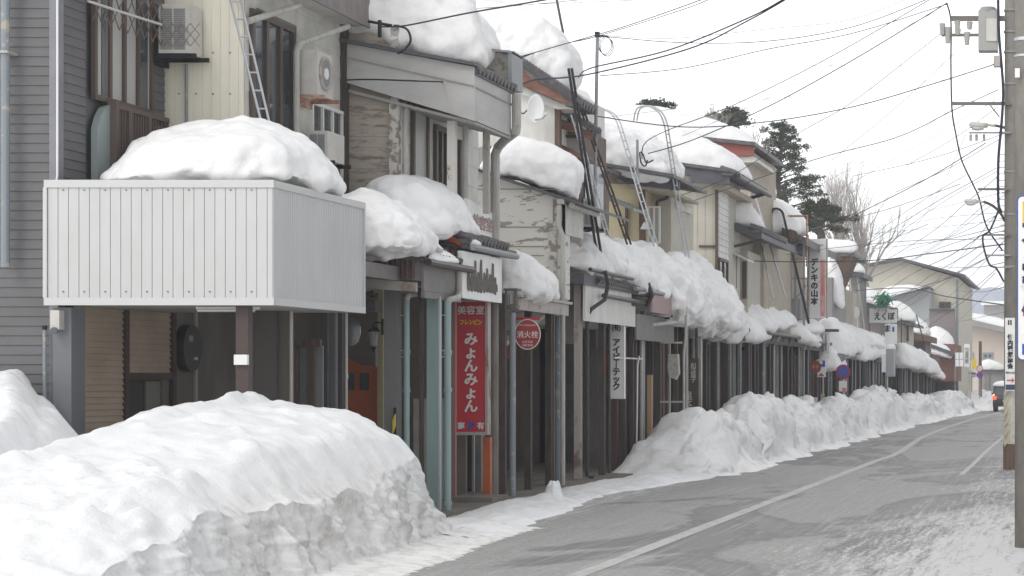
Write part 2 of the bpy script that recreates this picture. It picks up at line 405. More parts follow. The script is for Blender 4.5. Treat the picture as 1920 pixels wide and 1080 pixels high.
def dome(px0, px1, ytop, yb0, yb1, tilt=.35, over=.0):
    """pixel cross-section of a rounded snow load: from (px0,yb0) back to (px1,yb1) at the eave, top at ytop"""
    w = px1 - px0
    return [(px0, yb0), (px0 + .02 * w, yb0 + (ytop - yb0) * .6), (px0 + .18 * w, ytop + (yb0 - ytop) * .10), (px0 + tilt * w, ytop),
            (px0 + .62 * w, ytop + (yb1 - ytop) * .16), (px0 + .86 * w, ytop + (yb1 - ytop) * .42), (px1 + over, ytop + (yb1 - ytop) * .75), (px1 - .02 * w, yb1),
            (px0 + .6 * w, yb0 + (yb1 - yb0) * .62)]

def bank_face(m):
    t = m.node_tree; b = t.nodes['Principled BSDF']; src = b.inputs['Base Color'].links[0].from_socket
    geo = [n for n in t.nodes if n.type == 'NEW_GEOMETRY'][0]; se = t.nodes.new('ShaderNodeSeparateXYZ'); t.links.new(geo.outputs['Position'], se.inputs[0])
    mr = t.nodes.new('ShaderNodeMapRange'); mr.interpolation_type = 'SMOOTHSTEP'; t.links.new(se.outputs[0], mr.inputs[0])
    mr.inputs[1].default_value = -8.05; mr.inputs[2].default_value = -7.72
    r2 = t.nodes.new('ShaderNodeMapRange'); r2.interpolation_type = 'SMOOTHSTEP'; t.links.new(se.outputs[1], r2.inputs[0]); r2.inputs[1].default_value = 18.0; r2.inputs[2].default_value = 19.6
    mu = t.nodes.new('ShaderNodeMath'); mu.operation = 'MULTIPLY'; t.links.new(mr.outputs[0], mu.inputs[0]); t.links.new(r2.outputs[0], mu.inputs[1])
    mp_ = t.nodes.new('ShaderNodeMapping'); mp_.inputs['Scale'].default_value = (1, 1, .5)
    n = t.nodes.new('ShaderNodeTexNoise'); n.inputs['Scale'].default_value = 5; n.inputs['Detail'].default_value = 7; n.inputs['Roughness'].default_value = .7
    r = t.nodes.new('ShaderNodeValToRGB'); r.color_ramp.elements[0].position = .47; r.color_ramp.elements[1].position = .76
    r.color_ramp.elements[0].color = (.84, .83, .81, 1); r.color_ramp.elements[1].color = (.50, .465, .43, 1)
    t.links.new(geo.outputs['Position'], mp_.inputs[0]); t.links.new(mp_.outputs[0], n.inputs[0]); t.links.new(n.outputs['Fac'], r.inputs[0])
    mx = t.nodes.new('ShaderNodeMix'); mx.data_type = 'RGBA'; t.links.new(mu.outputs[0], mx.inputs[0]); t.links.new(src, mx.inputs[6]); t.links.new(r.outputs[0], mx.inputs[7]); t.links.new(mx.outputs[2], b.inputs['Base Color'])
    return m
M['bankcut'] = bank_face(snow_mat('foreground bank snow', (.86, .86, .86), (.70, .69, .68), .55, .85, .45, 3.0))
M['bankroad'] = snow_mat('dirty roadside snow', (.86, .855, .845), (.52, .49, .46), .54, .82, .6, 2.6)
# ---------------------------------------------------------------- ground, road, pavement
mb = MB()
xs_ = [-600, -60, -12.6, -9.0, -4, 4, 60, 600]; ys_ = [-10, 10, 20, 40, 80, 160, 400, 1500]
for a, b in zip(xs_, xs_[1:]):
    for c, d in zip(ys_, ys_[1:]): mb.poly([(a, c, -.16), (b, c, -.16), (b, d, -.16), (a, d, -.16)])
tag(obj('ground', mb, M['snow']), kind='structure')
mb = MB(); NX = 40
for j in range(100):
    y0, y1 = 4 + j * 2.4, 6.4 + j * 2.4
    for a, b in ((-9.05, -5), (-5, -1.2), (-1.2, 4.5)): mb.poly([(a, y0, -.06), (b, y0, -.06), (b, y1, -.06), (a, y1, -.06)])
tag(obj('road', mb, M['road']), kind='structure')
mb = MB().box(-12.5, -9.0, 8, 175, -.15, 0.0)
tag(obj('pavement', mb, M['walk']), kind='structure')
line = [(-5.02, 4), (-5.0, 20.6), (-4.9, 40), (-4.86, 51), (-4.78, 56), (-5.0, 64), (-5.3, 74), (-5.35, 90), (-5.2, 104), (-4.8, 122), (-4.2, 150), (-3.2, 190)]
def strip(pts, w, z, jit=0.0):
    mb = MB(); q = cat(pts, 160, False); pr = None
    for i, (x, y) in enumerate(q):
        j = jit * noise.noise(Vector((y * .8, 3, 1)))
        c = ((x - w / 2 + j, y, z), (x + w / 2 + j, y, z))
        if pr: mb.poly([pr[0], pr[1], c[1], c[0]])
        pr = c
    return mb
tag(obj('road_marking', strip(line, .20, -.056, .02), M['roadline']), kind='structure')
tag(obj('road_marking', strip([(-2.40, 44), (-2.42, 50), (-2.5, 60), (-2.55, 78)], .11, -.056, .02), M['roadline']), kind='structure')

def sm(a, b, x):
    t = max(0, min(1, (x - a) / (b - a))); return t * t * (3 - 2 * t)
def lut(T, x):
    if x <= T[0][0]: return T[0][1]
    for (a, u), (b, v) in zip(T, T[1:]):
        if x <= b:
            t = (x - a) / (b - a); return u + (v - u) * t
    return T[-1][1]
def heightmesh(name, rows, m, label, cat_, group=None, kind=None):
    n = len(rows[0]); vs = [v for r in rows for v in r]; fs = []
    for i in range(len(rows) - 1):
        for k in range(n - 1): fs.append((i * n + k, i * n + k + 1, (i + 1) * n + k + 1, (i + 1) * n + k))
    c = Vector((sum(v[0] for v in vs) / len(vs), sum(v[1] for v in vs) / len(vs), min(v[2] for v in vs)))
    me = bpy.data.meshes.new(name); me.from_pydata([(v[0] - c.x, v[1] - c.y, v[2] - c.z) for v in vs], [], fs); me.update()
    for p in me.polygons: p.use_smooth = True
    ms = m if isinstance(m, list) else [m]
    for q in ms: me.materials.append(q)
    if len(ms) > 1:
        for p in me.polygons:
            if p.normal.x > .60: p.material_index = 1
    return tag(link(name, me, c, None), label, cat_, group, kind)

# big foreground snow bank, cut vertically along the road by the plough
ZR = [(-13.6, 1.95), (-12.9, 1.97), (-12.55, 2.02), (-12.40, 1.84), (-12.33, 1.66), (-12.1, 1.58), (-11.98, 1.40), (-11.78, 1.18), (-11.66, 1.16), (-11.5, 1.28), (-11.35, 1.37), (-10.9, 1.52), (-10.5, 1.60), (-10.0, 1.61), (-9.82, 1.70), (-9.6, 1.62), (-9.3, 1.61), (-8.9, 1.54), (-8.5, 1.45), (-8.16, 1.31), (-7.9, 1.05), (-7.7, .86)]
rows = []; y = 9.0
while y < 28.3:
    row = []; xf = -7.72 + .10 * noise.noise(Vector((y * .45, 5, 0))) - .28 * sm(22.5, 26.5, y)
    endf = 1 - sm(25.9, 27.7, y + .25 * noise.noise(Vector((y, 1, 9))))
    k = sm(15.5, 25.4, y)
    NT = 130
    for i in range(NT + 1):
        u = i / NT; x = -14.6 + (xf + 14.6) * (1 - (1 - u) ** 1.25)
        yy = y
        q = sm(-11.2, -9.8, x); e = sm(25.95 + 1.0 * q, 25.15 + .35 * q, y) if x < -8.4 else sm(26.8 + .1 * sm(-8.4, -8.1, x), 25.4 + .3 * sm(-8.4, -8.1, x), y)
        xi = x + (x * 25.2 / max(19.5, min(25.2, y)) - x) * sm(-9.7, -10.6, x); zr = lut(ZR, xi + .06 * fr((x, y, 0), .5, 2))
        z = .84 + (zr - .84) * k
        z += .10 * fr((x, y, 0), 1.3, 3) * (1.1 - .75 * k) + .022 * fr((x, y, 3), .28, 4) + .03 * abs(fr((x, y, 8), .7, 2)) + .12 * max(0, fr((x, y, 12), .5, 3) - .22)
        msk = sm(.0, .35, noise.noise(Vector((x * .8, y * .35, 31)))) + sm(20.5, 18.5, y) * .8
        if msk > .02:
            for sc_, hh_ in ((2.4, .13), (5.2, .07), (11, .03)):
                dd = noise.voronoi(Vector((x * sc_, y * sc_ * .8, 2.0)))[0]; z += min(1, msk) * hh_ * max(0, .42 - dd[0]) * 2.0 * sm(.05, .14, dd[1] - dd[0])
        edge = sm(xf - .75, xf + .1, x); z -= (.20 + .16 * noise.noise(Vector((y * 1.3, 0, 40)))) * edge * edge
        z = -.1 + (z + .1) * e
        z = -.1 + (z + .1) * (.12 + .88 * sm(14.0, 19.6, y - .25 * (x + 8)))
        row.append((x, yy, z))
    x0, _, z0 = row[-1]
    NF = 70
    for i in range(1, NF + 1):
        u = i / NF; a = min(1, u / .82)
        zz = z0 * (1 - a) + .03 * a; xx = x0 + .04 * math.sin(min(1, a * 4) * math.pi / 2) + .20 * a ** 2
        if u > .82:
            b_ = (u - .82) / .18; xx += .75 * b_; zz = .03 - .10 * b_
        w = math.sin(math.pi * min(1, u * 1.05)) ** .5
        q = (xx * .6, y, zz)
        zz += w * .0; xx += w * (.03 * noise.noise(Vector((y * .7, 1, zz * 13))) + .17 * fr((0, y, zz * .45), .45, 3, 4) + .17 * (abs(fr((0, y * 1.5, zz * .38), .20, 4, 9)) - .2) + .045 * fr((x0, y, zz), .10, 3, 2)) * (1 if z0 > .2 else .3)
        yy = y + w * .06 * fr((1, y, zz), .2, 2, 7)
        zz += .05 * fr((x0, y, zz), .3, 2, 3) * w + (.02 * fr((xx, y, 0), .12, 3) if u > .8 else 0)
        row.append((xx, yy, zz))
    rows.append(row); y += .055
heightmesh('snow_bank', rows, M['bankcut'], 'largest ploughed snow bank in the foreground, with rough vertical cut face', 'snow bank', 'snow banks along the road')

def chunk(loc, r, seed, label):
    import bmesh
    b = bmesh.new(); bmesh.ops.create_icosphere(b, subdivisions=4, radius=1)
    for v in b.verts:
        d = 1 + .35 * noise.fractal(v.co * 1.1 + Vector((seed * 9, 0, 0)), 1, 2, 4) + .04 * noise.noise(v.co * 6)
        v.co = Vector((v.co.x * r[0], v.co.y * r[1], v.co.z * r[2])) * d
    for f_ in b.faces: f_.smooth = True
    me = bpy.data.meshes.new('snow_chunk'); b.to_mesh(me); b.free(); me.materials.append(M['bank'])
    return tag(link('snow_chunk', me, loc, None), label, 'snow', 'loose chunks of snow on the foreground bank')
chunk((-9.7, 22.0, 1.10), (.15, .14, .14), 1, 'rounded snow chunk standing highest on the middle of the foreground bank')
chunk((-9.86, 21.9, 1.06), (.10, .10, .08), 2, 'smaller snow chunk touching the left side of the highest chunk on the foreground bank')
chunk((-9.35, 21.9, 1.09), (.05, .05, .05), 3, 'tiny snow pellet lying right of the highest chunk on the foreground bank')
chunk((-9.35, 19.0, .86), (.19, .16, .15), 4, 'broad smooth snow chunk at the lower left edge of the photo')
chunk((-9.42, 19.6, .98), (.13, .12, .12), 5, 'snow chunk just behind the broad smooth chunk at the lower left')
chunk((-10.4, 24.2, 1.50), (.10, .08, .07), 6, 'small crumbling snow chunk near the crest under the meter')
chunk((-8.35, 34.0, .06), (.14, .14, .22), 7, 'pointed lump of snow alone on the pavement edge by the beauty salon sign')

# row of banks further along the road
def bank(Y0, Y1, top, xr_, base=-7.0, label='', seed=0, dirty=.35, wid=1.5):
    rows = []; n = max(30, int((Y1 - Y0) / .14)); n = min(n, 150)
    for i in range(n + 1):
        y = Y0 + (Y1 - Y0) * i / n; t = i / n
        e = min(sm(0, .34, t), sm(1, .80, t)); e = e ** .6
        h = lut(top, y); xr2 = xr_ + .25 * noise.noise(Vector((y * .3, seed, 0))); bs = base + .28 * noise.noise(Vector((y * .5, seed, 4)))
        row = []
        NT = 46
        for k in range(NT + 1):
            u = k / NT
            if u < .32: a = u / .32; x = xr2 - wid + wid * a; z = h * math.sin(a * math.pi / 2) ** .8
            elif u < .9:
                a = (u - .32) / .58; x = xr2 + (bs - .35 - xr2) * a; z = h * (1 - .15 * a) * max(0, 1 - a ** 4.2) ** .5 + .06 * a
            else: a = (u - .9) / .1; x = bs - .35 + .55 * a; z = .06 - .15 * a
            w = sm(0, .15, u) * sm(1.02, .9, u)
            z += w * (.26 * fr((x, y, seed), 1.1, 4) + .22 * abs(fr((x, y, 5 + seed), .6, 3)) + .04 * fr((x, y, z), .16, 3))
            x += w * (.22 * fr((z, y, seed), .6, 4, 3) + .05 * fr((x, y, z), .14, 3, 3))
            row.append((x, y, -.12 + (z + .12) * e))
        rows.append(row)
    return heightmesh('snow_bank', rows, M['bankroad'], label, 'snow bank', 'snow banks along the road')
bank(42.9, 50.4, [(41, .55), (43, .85), (45, 1.0), (46.5, 1.15), (48, 1.0), (50, .8)], -8.1, -7.0, 'low broad snow bank with a dark rough end, beyond the gap at the posts', 1)
bank(50.0, 57.0, [(49, 1.3), (52, 1.42), (55, 1.42), (57, 1.3)], -8.25, -7.05, 'tall dirty snow bank standing behind the low broad bank', 2, wid=1.2)
bank(57.3, 66.0, [(56, 1.15), (60, 1.18), (63, 1.12), (66, 1.0)], -8.15, -6.95, 'grey speckled snow bank in front of the small white post', 3)
bank(66.2, 75.0, [(65, 1.15), (69, 1.3), (73, 1.15), (76, 1.0)], -8.0, -6.95, 'ragged snow bank under the round no parking sign', 4)
bank(75.6, 92.4, [(74, 1.2), (80, 1.42), (84, 1.48), (89, 1.2), (94, 1.0)], -8.0, -6.9, 'long peaked snow bank beyond the round no parking sign', 5)
bank(92.5, 114, [(92, 1.05), (98, 1.0), (108, .95), (114, .9)], -7.9, -6.7, 'low snow bank in front of the distant tin sign box', 6)
bank(112, 136, [(112, .95), (120, 1.1), (128, 1.0), (136, .9)], -7.7, -6.2, 'farthest lumpy snow bank before the small red roofed house', 7)
bank(134, 165, [(134, .9), (150, .95), (165, .8)], -6.9, -5.2, 'snow bank at the far bend of the road', 8)
# thin trampled snow between posts and asphalt
rows = []; y = 26.0
while y < 60:
    row = []; xe = -7.35 + .30 * noise.noise(Vector((y * .35, 0, 7))) + .10 * noise.noise(Vector((y * 1.7, 0, 7))) - .6 * sm(29, 36, y) + .7 * sm(37, 43, y)
    xi = -9.12 + .10 * noise.noise(Vector((y * .7, 2, 2))) + .25 * sm(33, 30, y)
    for k in range(31):
        u = k / 30; x = xi + (xe - xi) * u; h = .10 * (math.sin(math.pi * u) ** .5) * (1 + .8 * fr((x, y, 2), .8, 4)) + .02 * fr((x, y, 6), .15, 3)
        row.append((x, y, -.075 + max(0, h)))
    rows.append(row); y += .12
tag(heightmesh('trampled_snow', rows, M['bank'], None, None), kind='stuff')
# right hand verge
rows = []; y = 14.0
while y < 90:
    row = []; xe = -1.9 + .35 * noise.noise(Vector((y * .2, 0, 17))) + .08 * noise.noise(Vector((y * 1.7, 0, 7))) + .25 * sm(30, 18, y)
    for k in range(41):
        u = k / 40; x = xe + 1.0 + .55 * sm(40, 25, y) + 4.2 * u; h = (.03 + .07 * u) * min(1, u * 3) * (1 + .9 * fr((x, y, 22), .7, 4)) + .015 * fr((x, y, 26), .12, 3)
        row.append((x, y, -.075 + max(0, h) * (1 if u < 1 else 0)))
    rows.append(row); y += .16
tag(heightmesh('verge_snow', rows, M['bank'], None, None), kind='stuff')

# ---------------------------------------------------------------- shared small builders
GX = -9.3; WX = -12.2
def post(par, px0, px1, Y, ztop, m, z0=0.0, rnd=False, name='post', collars=(), dy=None):
    x0, x1 = XP(px0, Y), XP(px1, Y)
    if rnd:
        r = (x1 - x0) / 2; mb = MB().tube([(x0 + r, Y, z0), (x0 + r, Y, ztop)], r, 12)
        for z in collars: mb.tube([(x0 + r, Y, z - .03), (x0 + r, Y, z + .03)], r * 1.25, 12)
    else: mb = MB().box(x0, x1, Y, Y + (dy or (x1 - x0)), z0, ztop)
    return obj(name, mb, m, par, smooth=False)
def tile_edge(par, X, y0, y1, z, pitch=.24, name='eave_tile', m='tile'):
    """row of round end caps of the roof tiles along an eave that faces the street"""
    mb = MB(); y = y0
    while y < y1:
        mb.tube([(X - .35, y, z + .10), (X + .02, y, z - .02)], pitch * .33, 8)
        y += pitch
    mb.box(X - .3, X - .02, y0 - .073, y1, z - .10, z - .03)
    return obj(name, mb, M[m], par)
def gutter(par, X, y0, y1, z, r=.055, m='darkpipe', name='gutter'):
    mb = MB().tube([(X, y0, z), (X, y1, z)], r, 8); return obj(name, mb, M[m], par)
def window_side(par, X, y0, y1, z0, z1, m='frame', panes=2, glass='glass', fr_=.06, name='window'):
    mb = MB()
    mb.box(X, X + .06, y0, y1, z1 - fr_, z1); mb.box(X, X + .06, y0, y1, z0, z0 + fr_)
    for i in range(panes + 1):
        yy = y0 + (y1 - y0 - fr_) * i / panes; mb.box(X, X + .055, yy, yy + fr_, z0 + fr_, z1 - fr_)
    w = obj(name, mb, M[m], par)
    obj('pane', MB().box(X + .008, X + .02, y0 + .01, y1 - .01, z0 + .01, z1 - .01), M[glass], w)
    return w
def window_front(par, x0, x1, Y, z0, z1, m='frame', panes=2, glass='glass', fr_=.06, name='window'):
    mb = MB(); mb.box(x0, x1, Y - .06, Y, z1 - fr_, z1); mb.box(x0, x1, Y - .06, Y, z0, z0 + fr_)
    for i in range(panes + 1):
        xx = x0 + (x1 - x0 - fr_) * i / panes; mb.box(xx, xx + fr_, Y - .055, Y, z0 + fr_, z1 - fr_)
    w = obj(name, mb, M[m], par)
    obj('pane', MB().box(x0 + .01, x1 - .01, Y - .02, Y - .008, z0 + .01, z1 - .01), M[glass], w); return w
def ac_unit(x0, x1, y0, y1, z0, z1, label, grille='front', fan=False, bracket='black'):
    t = thing('air_conditioner', ((x0 + x1) / 2, y0, z0 - .1), label, 'air conditioner', 'outdoor air conditioning units')
    obj('casing', MB().box(x0, x1, y0, y1, z0, z1), M['ac'], t)
    mb = MB()
    if grille == 'front':
        n = 22
        for i in range(n):
            z = z0 + .05 + (z1 - z0 - .1) * i / n; mb.box(x0 + .03, x0 + (x1 - x0) * .46, y0 - .012, y0 + .002, z, z + .013); mb.box(x0 + (x1 - x0) * .52, x1 - .04, y0 - .012, y0 + .002, z, z + .013)
        obj('grille', mb, M['aludark'], t)
    if fan:
        yc = (y0 + y1) / 2; zc = (z0 + z1) / 2 + .02
        ring = MB().tube([(x1 + .012, yc + .22 * math.cos(a * math.pi / 12), zc + .22 * math.sin(a * math.pi / 12)) for a in range(25)], .028, 6, cap=False)
        obj('fan_guard', ring, M['rustcol'], t)
        obj('fan', MB().disc((x1 + .008, yc, zc), .20, 'X', .01), M['aludark'], t); obj('fan_hub', MB().disc((x1 + .02, yc, zc), .08, 'X', .02), M['signwhite'], t)
    b = MB(); b.box(x0 - .05, x1 + .10, y0 - .01, y0 + .03, z0 - .06, z0 - .004); b.box(x0 - .05, x1 + .10, y1 - .04, y1, z0 - .06, z0 - .004)
    b.bar((x0 - .05, y0 + .01, z0 - .12), (x1 + .02, y0 + .01, z0 - .05), .015); b.box(x0 - .08, x0 - .05, y0 - .01, y1, z0 - .14, z0 - .004)
    obj('bracket', b, M[bracket], t); return t
def pipe(par, pts, r=.045, m='pipe', name='downpipe', seg=10):
    return obj(name, MB().tube(pts, r, seg), M[m], par, smooth=False)

# ================================================================ house 1: grey lap siding, light metal canopy
H = thing('grey_house', (-12.5, 25.5, 0), 'grey clapboard house at the left edge, with a big pale metal canopy over the pavement', 'house', 'houses along the snowy street')
mb = MB().lap_front(-16.5, -12.26, 25.5, -.1, 8.6, .115)
mb.box(-16.5, -12.3, 25.62, 28.45, -.1, 8.6)
obj('wall', mb, M['gsiding'], H)
obj('side_wall', MB().lap_side(-12.2, 25.62, 26.22, 3.3, 8.6, .115).lap_side(-12.2, 28.0, 28.49, 3.3, 8.6, .115).lap_side(-12.2, 26.22, 28.0, 6.9, 8.6, .115).box(-12.3, -12.22, 26.2, 28.1, 3.3, 7), M['gsiding'], H)
obj('corner_board', MB().box(-12.27, -12.165, 25.46, 25.60, -.1, 8.6), M['gtrim'], H)
obj('conduit', MB().tube([(XP(106, 25.4), 25.42, 8.6), (XP(106, 25.4), 25.42, ZP(330, 25.4)), (XP(103, 25.4), 25.42, ZP(345, 25.4))], .012, 6), M['signwhite'], H)
pipe(H, [(XP(2, 25.2), 25.3, 8.6), (XP(2, 25.2), 25.3, ZP(500, 25.2))], .05, 'bluegrey')
obj('pipe_clamp', MB().box(XP(-8, 25.2), XP(12, 25.2), 25.22, 25.5, ZP(98, 25.2), ZP(94, 25.2)), M['pipe'], H)
# window wall and bay
w = window_side(H, -12.17, 26.32, 28.0, 5.36, 6.95, 'frame', 4, 'curtain', .07)
obj('dark_pane', MB().box(-12.145, -12.14, 27.55, 27.86, 5.43, 6.9), M['glass'], w)
obj('dark_pane', MB().box(-12.145, -12.14, 26.55, 26.68, 5.43, 6.9), M['glass'], w)
mb = MB().prism_x([(26.3, 3.6), (26.64, 3.6), (26.64, 5.33), (26.5, 5.28), (26.38, 5.15), (26.3, 5.0)], -12.16, -12.08)
obj('translucent_screen', mb, mat('frosted screen', (.30, .35, .34), .4), H)
mb = MB(); y = 26.74
mb.box(-12.10, -12.02, 26.66, 28.25, 5.30, 5.36); mb.box(-12.12, -12.0, 26.64, 26.72, 3.6, 5.40)
while y < 28.0:
    mb.box(-12.08, -12.04, y, y + .035, 3.6, 5.30); y += .075
for yy in (27.05, 27.62): mb.box(-12.10, -12.02, yy, yy + .09, 3.6, 5.30)
for z in (4.4, 4.6, 4.8, 5.0, 5.2): mb.box(-12.075, -12.05, 27.7, 28.25, z, z + .03)
for y in (28.05, 28.15, 28.24): mb.box(-12.08, -12.04, y, y + .035, 3.6, 5.30)
obj('railing', mb, mat('brown railing', (.13, .095, .085), .6), H)
obj('railing_back', MB().box(-12.155, -12.14, 26.7, 28.3, 3.6, 5.33), mat('railing back panel', (.30, .28, .25), .6), H)
pipe(H, [P(165, 2, 25.9), P(232, 24, 26.6), P(302, 46, 27.5)], .018, 'alu', 'laundry_pole')
mb = MB()
for i in range(9):
    a = 26.0 + i * .24
    for s in (0, 1):
        mb.bar((-12.0, a, 6.55 + .28 * s), (-12.0, a + .24, 6.55 + .28 * (1 - s)), .012); mb.bar((-12.0, a, 6.28 + .28 * s), (-12.0, a + .24, 6.28 + .28 * (1 - s)), .012)
obj('lattice', mb, mat('lattice wood', (.16, .12, .10), .7), H)
mb = MB()
for i in range(4):
    a = -11.98 + i * .12
    for s in (0, 1): mb.bar((a, 27.95, 6.42 + .15 * s), (a + .12, 27.95, 6.42 + .15 * (1 - s)), .010); mb.bar((a, 27.95, 6.42 - .15 * s), (a + .12, 27.95, 6.42 - .15 * (1 - s)), .010)
obj('lattice', mb, mat('lattice wood', (.30, .26, .24), .7), H)
# canopy over the pavement
CY0, CY1 = 25.2, 28.4; CZ0, CZ1 = 2.78, 4.26
cn = obj('canopy', MB().rib_front(-12.16, -9.50, CY0, CZ0 + .09, CZ1 - .09, .1235, .012, .008).box(-12.15, -9.53, CY0 + .04, CY1, CZ0 + .12, CZ1 - .16), M['canopy'], H)
obj('side_panel', MB().rib_side(-9.50, CY0 + .01, CY1, CZ0 + .09, CZ1 - .09, .062, .008, .012), M['canopyside'], cn)
obj('trim', MB().box(-12.2, -9.485, CY0 - .02, CY0 + .03, CZ1 - .09, CZ1).box(-12.2, -9.485, CY0 - .02, CY0 + .03, CZ0, CZ0 + .09).box(-9.515, -9.48, CY0 + .03, CY1 + .02, CZ1 - .09, CZ1 - .003).box(-9.515, -9.48, CY0 + .03, CY1 + .02, CZ0 + .003, CZ0 + .09).box(-12.21, -12.165, CY0 - .022, CY0 + .02, CZ0 + .09, CZ1 - .09).box(-9.52, -9.482, CY1 - .02, CY1 + .018, CZ0 + .09, CZ1 - .09), mat('canopy trim', (.56, .56, .56), .45), cn)
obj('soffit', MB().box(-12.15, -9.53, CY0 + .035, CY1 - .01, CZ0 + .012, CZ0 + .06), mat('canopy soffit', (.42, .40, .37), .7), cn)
mb = MB(); x = -12.10; k = 0
while x < -9.55:
    if k % 2 == 1: mb.disc((x, CY0 - .004, CZ0 + .16), .010, 'Y', .012, 8); mb.disc((x, CY0 - .004, CZ1 - .12), .009, 'Y', .012, 8)
    x += .1235; k += 1
obj('screw', mb, M['inkgrey'], cn)['kind'] = 'stuff'
# shopfront of the ground floor (wall along the street, seen obliquely)
obj('pillar', MB().box(XP(95, 25.3), XP(130, 25.3), 25.35, 25.7, -.1, 2.76), mat('grey pillar', (.17, .175, .19), .6), H)
mt = thing('meter_box', (XP(108, 25.3), 25.3, 2.4), 'small pale meter box on the grey pillar under the left end of the canopy', 'meter', None)
obj('case', MB().box(XP(100, 25.3), XP(117, 25.3), 25.22, 25.35, ZP(618, 25.3), ZP(582, 25.3)), M['ac'], mt); obj('dial', MB().disc((XP(109, 25.3), 25.21, ZP(620, 25.3)), .04, 'Y', .03, 16), M['glass'], mt)
pipe(H, [(XP(83, 25.35), 25.36, -.1), (XP(83, 25.35), 25.36, ZP(616, 25.3))], .022, 'bluegrey', 'service_pipe'); 
obj('pipe_cap', MB().tube([(XP(83, 25.35), 25.36, ZP(618, 25.3)), (XP(83, 25.35), 25.36, ZP(610, 25.3))], .03, 8), M['black'], H)
Xw = -12.2
def wy(px): return YP(px, Xw)
obj('slat_shutter', MB().lap_side(Xw, wy(132), wy(229), -.1, 2.9, .0775, .03), M['slat'], H)
obj('slat_shutter', MB().lap_side(Xw, wy(236), wy(318), 1.98, 2.9, .0775, .03), M['slat'], H)
obj('shutter_frame', MB().box(Xw - .05, Xw + .05, wy(228.5), wy(236), -.1, 2.9).box(Xw - .05, Xw + .05, wy(236), wy(320), 1.90, 1.99).box(Xw - .05, Xw + .06, wy(317), wy(323), -.1, 2.9).box(Xw - .05, Xw + .04, wy(129.5), wy(132), -.1, 2.9), mat('red brown frame', (.075, .045, .042), .6), H)
dr = obj('door', MB().box(Xw - .12, Xw - .06, wy(236), wy(318), -.1, 1.9), M['dark'], H)
obj('door_panel', MB().box(Xw - .055, Xw - .03, wy(278), wy(312), -.1, 1.88), mat('olive door panel', (.19, .185, .165), .6), dr)
obj('passage_wall', MB().box(Xw - .1, Xw - .02, wy(323), wy(363), -.1, 2.9), mat('grey plaster', (.26, .25, .24), .8), H)
obj('entrance_wall', MB().box(Xw - .1, Xw - .04, wy(366.5), wy(392), -.1, 2.9).box(Xw - .1, Xw - .045, wy(394), 28.45, -.1, 2.9), mat('dark entrance boards', (.085, .078, .075), .8, (.12, .11, .10), 3, (1, 4, .4)), H)
obj('entrance_frame', MB().box(Xw - .05, Xw + .03, wy(362), wy(367), -.1, 2.9), mat('pale jamb', (.34, .34, .30), .7), H)
mt = thing('electric_meter', (Xw, wy(345), 1.9), 'large dark oval electric meter on the plaster wall under the canopy', 'meter')
obj('meter_case', MB().disc((Xw + .05, wy(344), 2.33), .30, 'X', .16, 28, .32), mat('meter dark', (.045, .045, .047), .5), mt); obj('plate', MB().box(Xw + .13, Xw + .14, wy(346), wy(352), 2.17, 2.21), M['ac'], mt)
obj('dial', MB().box(Xw + .13, Xw + .14, wy(336), wy(343), 2.42, 2.50), M['aludark'], mt)
mt = thing('mailbox', (Xw, wy(345), .9), 'dark mailbox with pale slots on the plaster wall below the oval meter', 'mailbox')
obj('box', MB().box(Xw - .02, Xw + .10, wy(329), wy(356), .95, 1.52), M['black'], mt); obj('slot', MB().box(Xw + .10, Xw + .12, wy(333), wy(353), 1.38, 1.48).box(Xw + .10, Xw + .12, wy(333), wy(353), 1.22, 1.34), M['ac'], mt)
post(H, 442, 465, 25.35, 2.78, mat('brown steel post', (.075, .055, .05), .6), name='post')
mt = tag(obj('notice_plate', MB().box(XP(439, 25.3), XP(464, 25.3), 25.29, 25.345, ZP(684, 25.3), ZP(665, 25.3)), M['signgrey']), 'little pale plate fixed to the brown steel post under the canopy', 'plate')
lt = thing('fluorescent_lamp', (XP(420, 25.9), 25.9, 2.7), 'unlit white fluorescent tube lamp under the canopy beside the brown post', 'lamp')
obj('tube', MB().tube([(XP(370, 25.9), 25.9, 2.74), (XP(478, 25.9), 25.9, 2.74)], .014, 8), M['signwhite'], lt); obj('housing', MB().box(XP(366, 25.9), XP(482, 25.9), 25.92, 26.0, 2.755, 2.785), M['signwhite'], lt)

# ================================================================ house 2: cream cladding, brown window, white boards
H2 = thing('cream_house', (-11.6, 28.5, 0), 'cream metal clad house with brown framed window, next to the grey house', 'house', 'houses along the snowy street')
X2 = -11.15
obj('wall', MB().rib_front(-13.5, X2, 28.5, 3.2, 8.8, .121, .010, .010).box(-13.5, X2 - .06, 28.56, 32.4, 3.2, 8.8), M['cream'], H2)
obj('side_wall', MB().lap_side(X2, 28.56, 28.95, 3.4, 7.3, .34, .012).lap_side(X2, 30.45, 32.4, 3.4, 7.3, .34, .012).lap_side(X2, 28.95, 30.45, 6.95, 7.3, .35, .012).box(X2 - .1, X2 - .03, 28.9, 30.5, 3.4, 7), M['offwhite'], H2)
mb = MB()
for py in (99, 176, 290):
    for px in (335, 367, 399, 431): mb.disc((XP(px, 28.49), 28.495, ZP(py, 28.5)), .011, 'Y', .012, 8)
obj('screw', mb, M['inkgrey'], H2)
window_side(H2, X2 + .005, YP(466, X2), YP(547, X2), 4.6, 6.90, 'frame', 3, 'glass', .09)
window_side(H2, X2 + .005, 30.95, 32.25, 4.7, 5.95, 'signwhite', 3, 'glass', .05)
obj('gutter_pipe', MB().tube([P(560, 10, 29.8), P(465, 40, 28.4)], .045, 10), M['pipe'], H2)
pipe(H2, [P(652, 50, 31.6), P(560, 83, 30.0), (XP(556, 30), 30.0, ZP(96, 30)), (XP(556, 30), 30.0, 4.4)], .045, 'pipe')
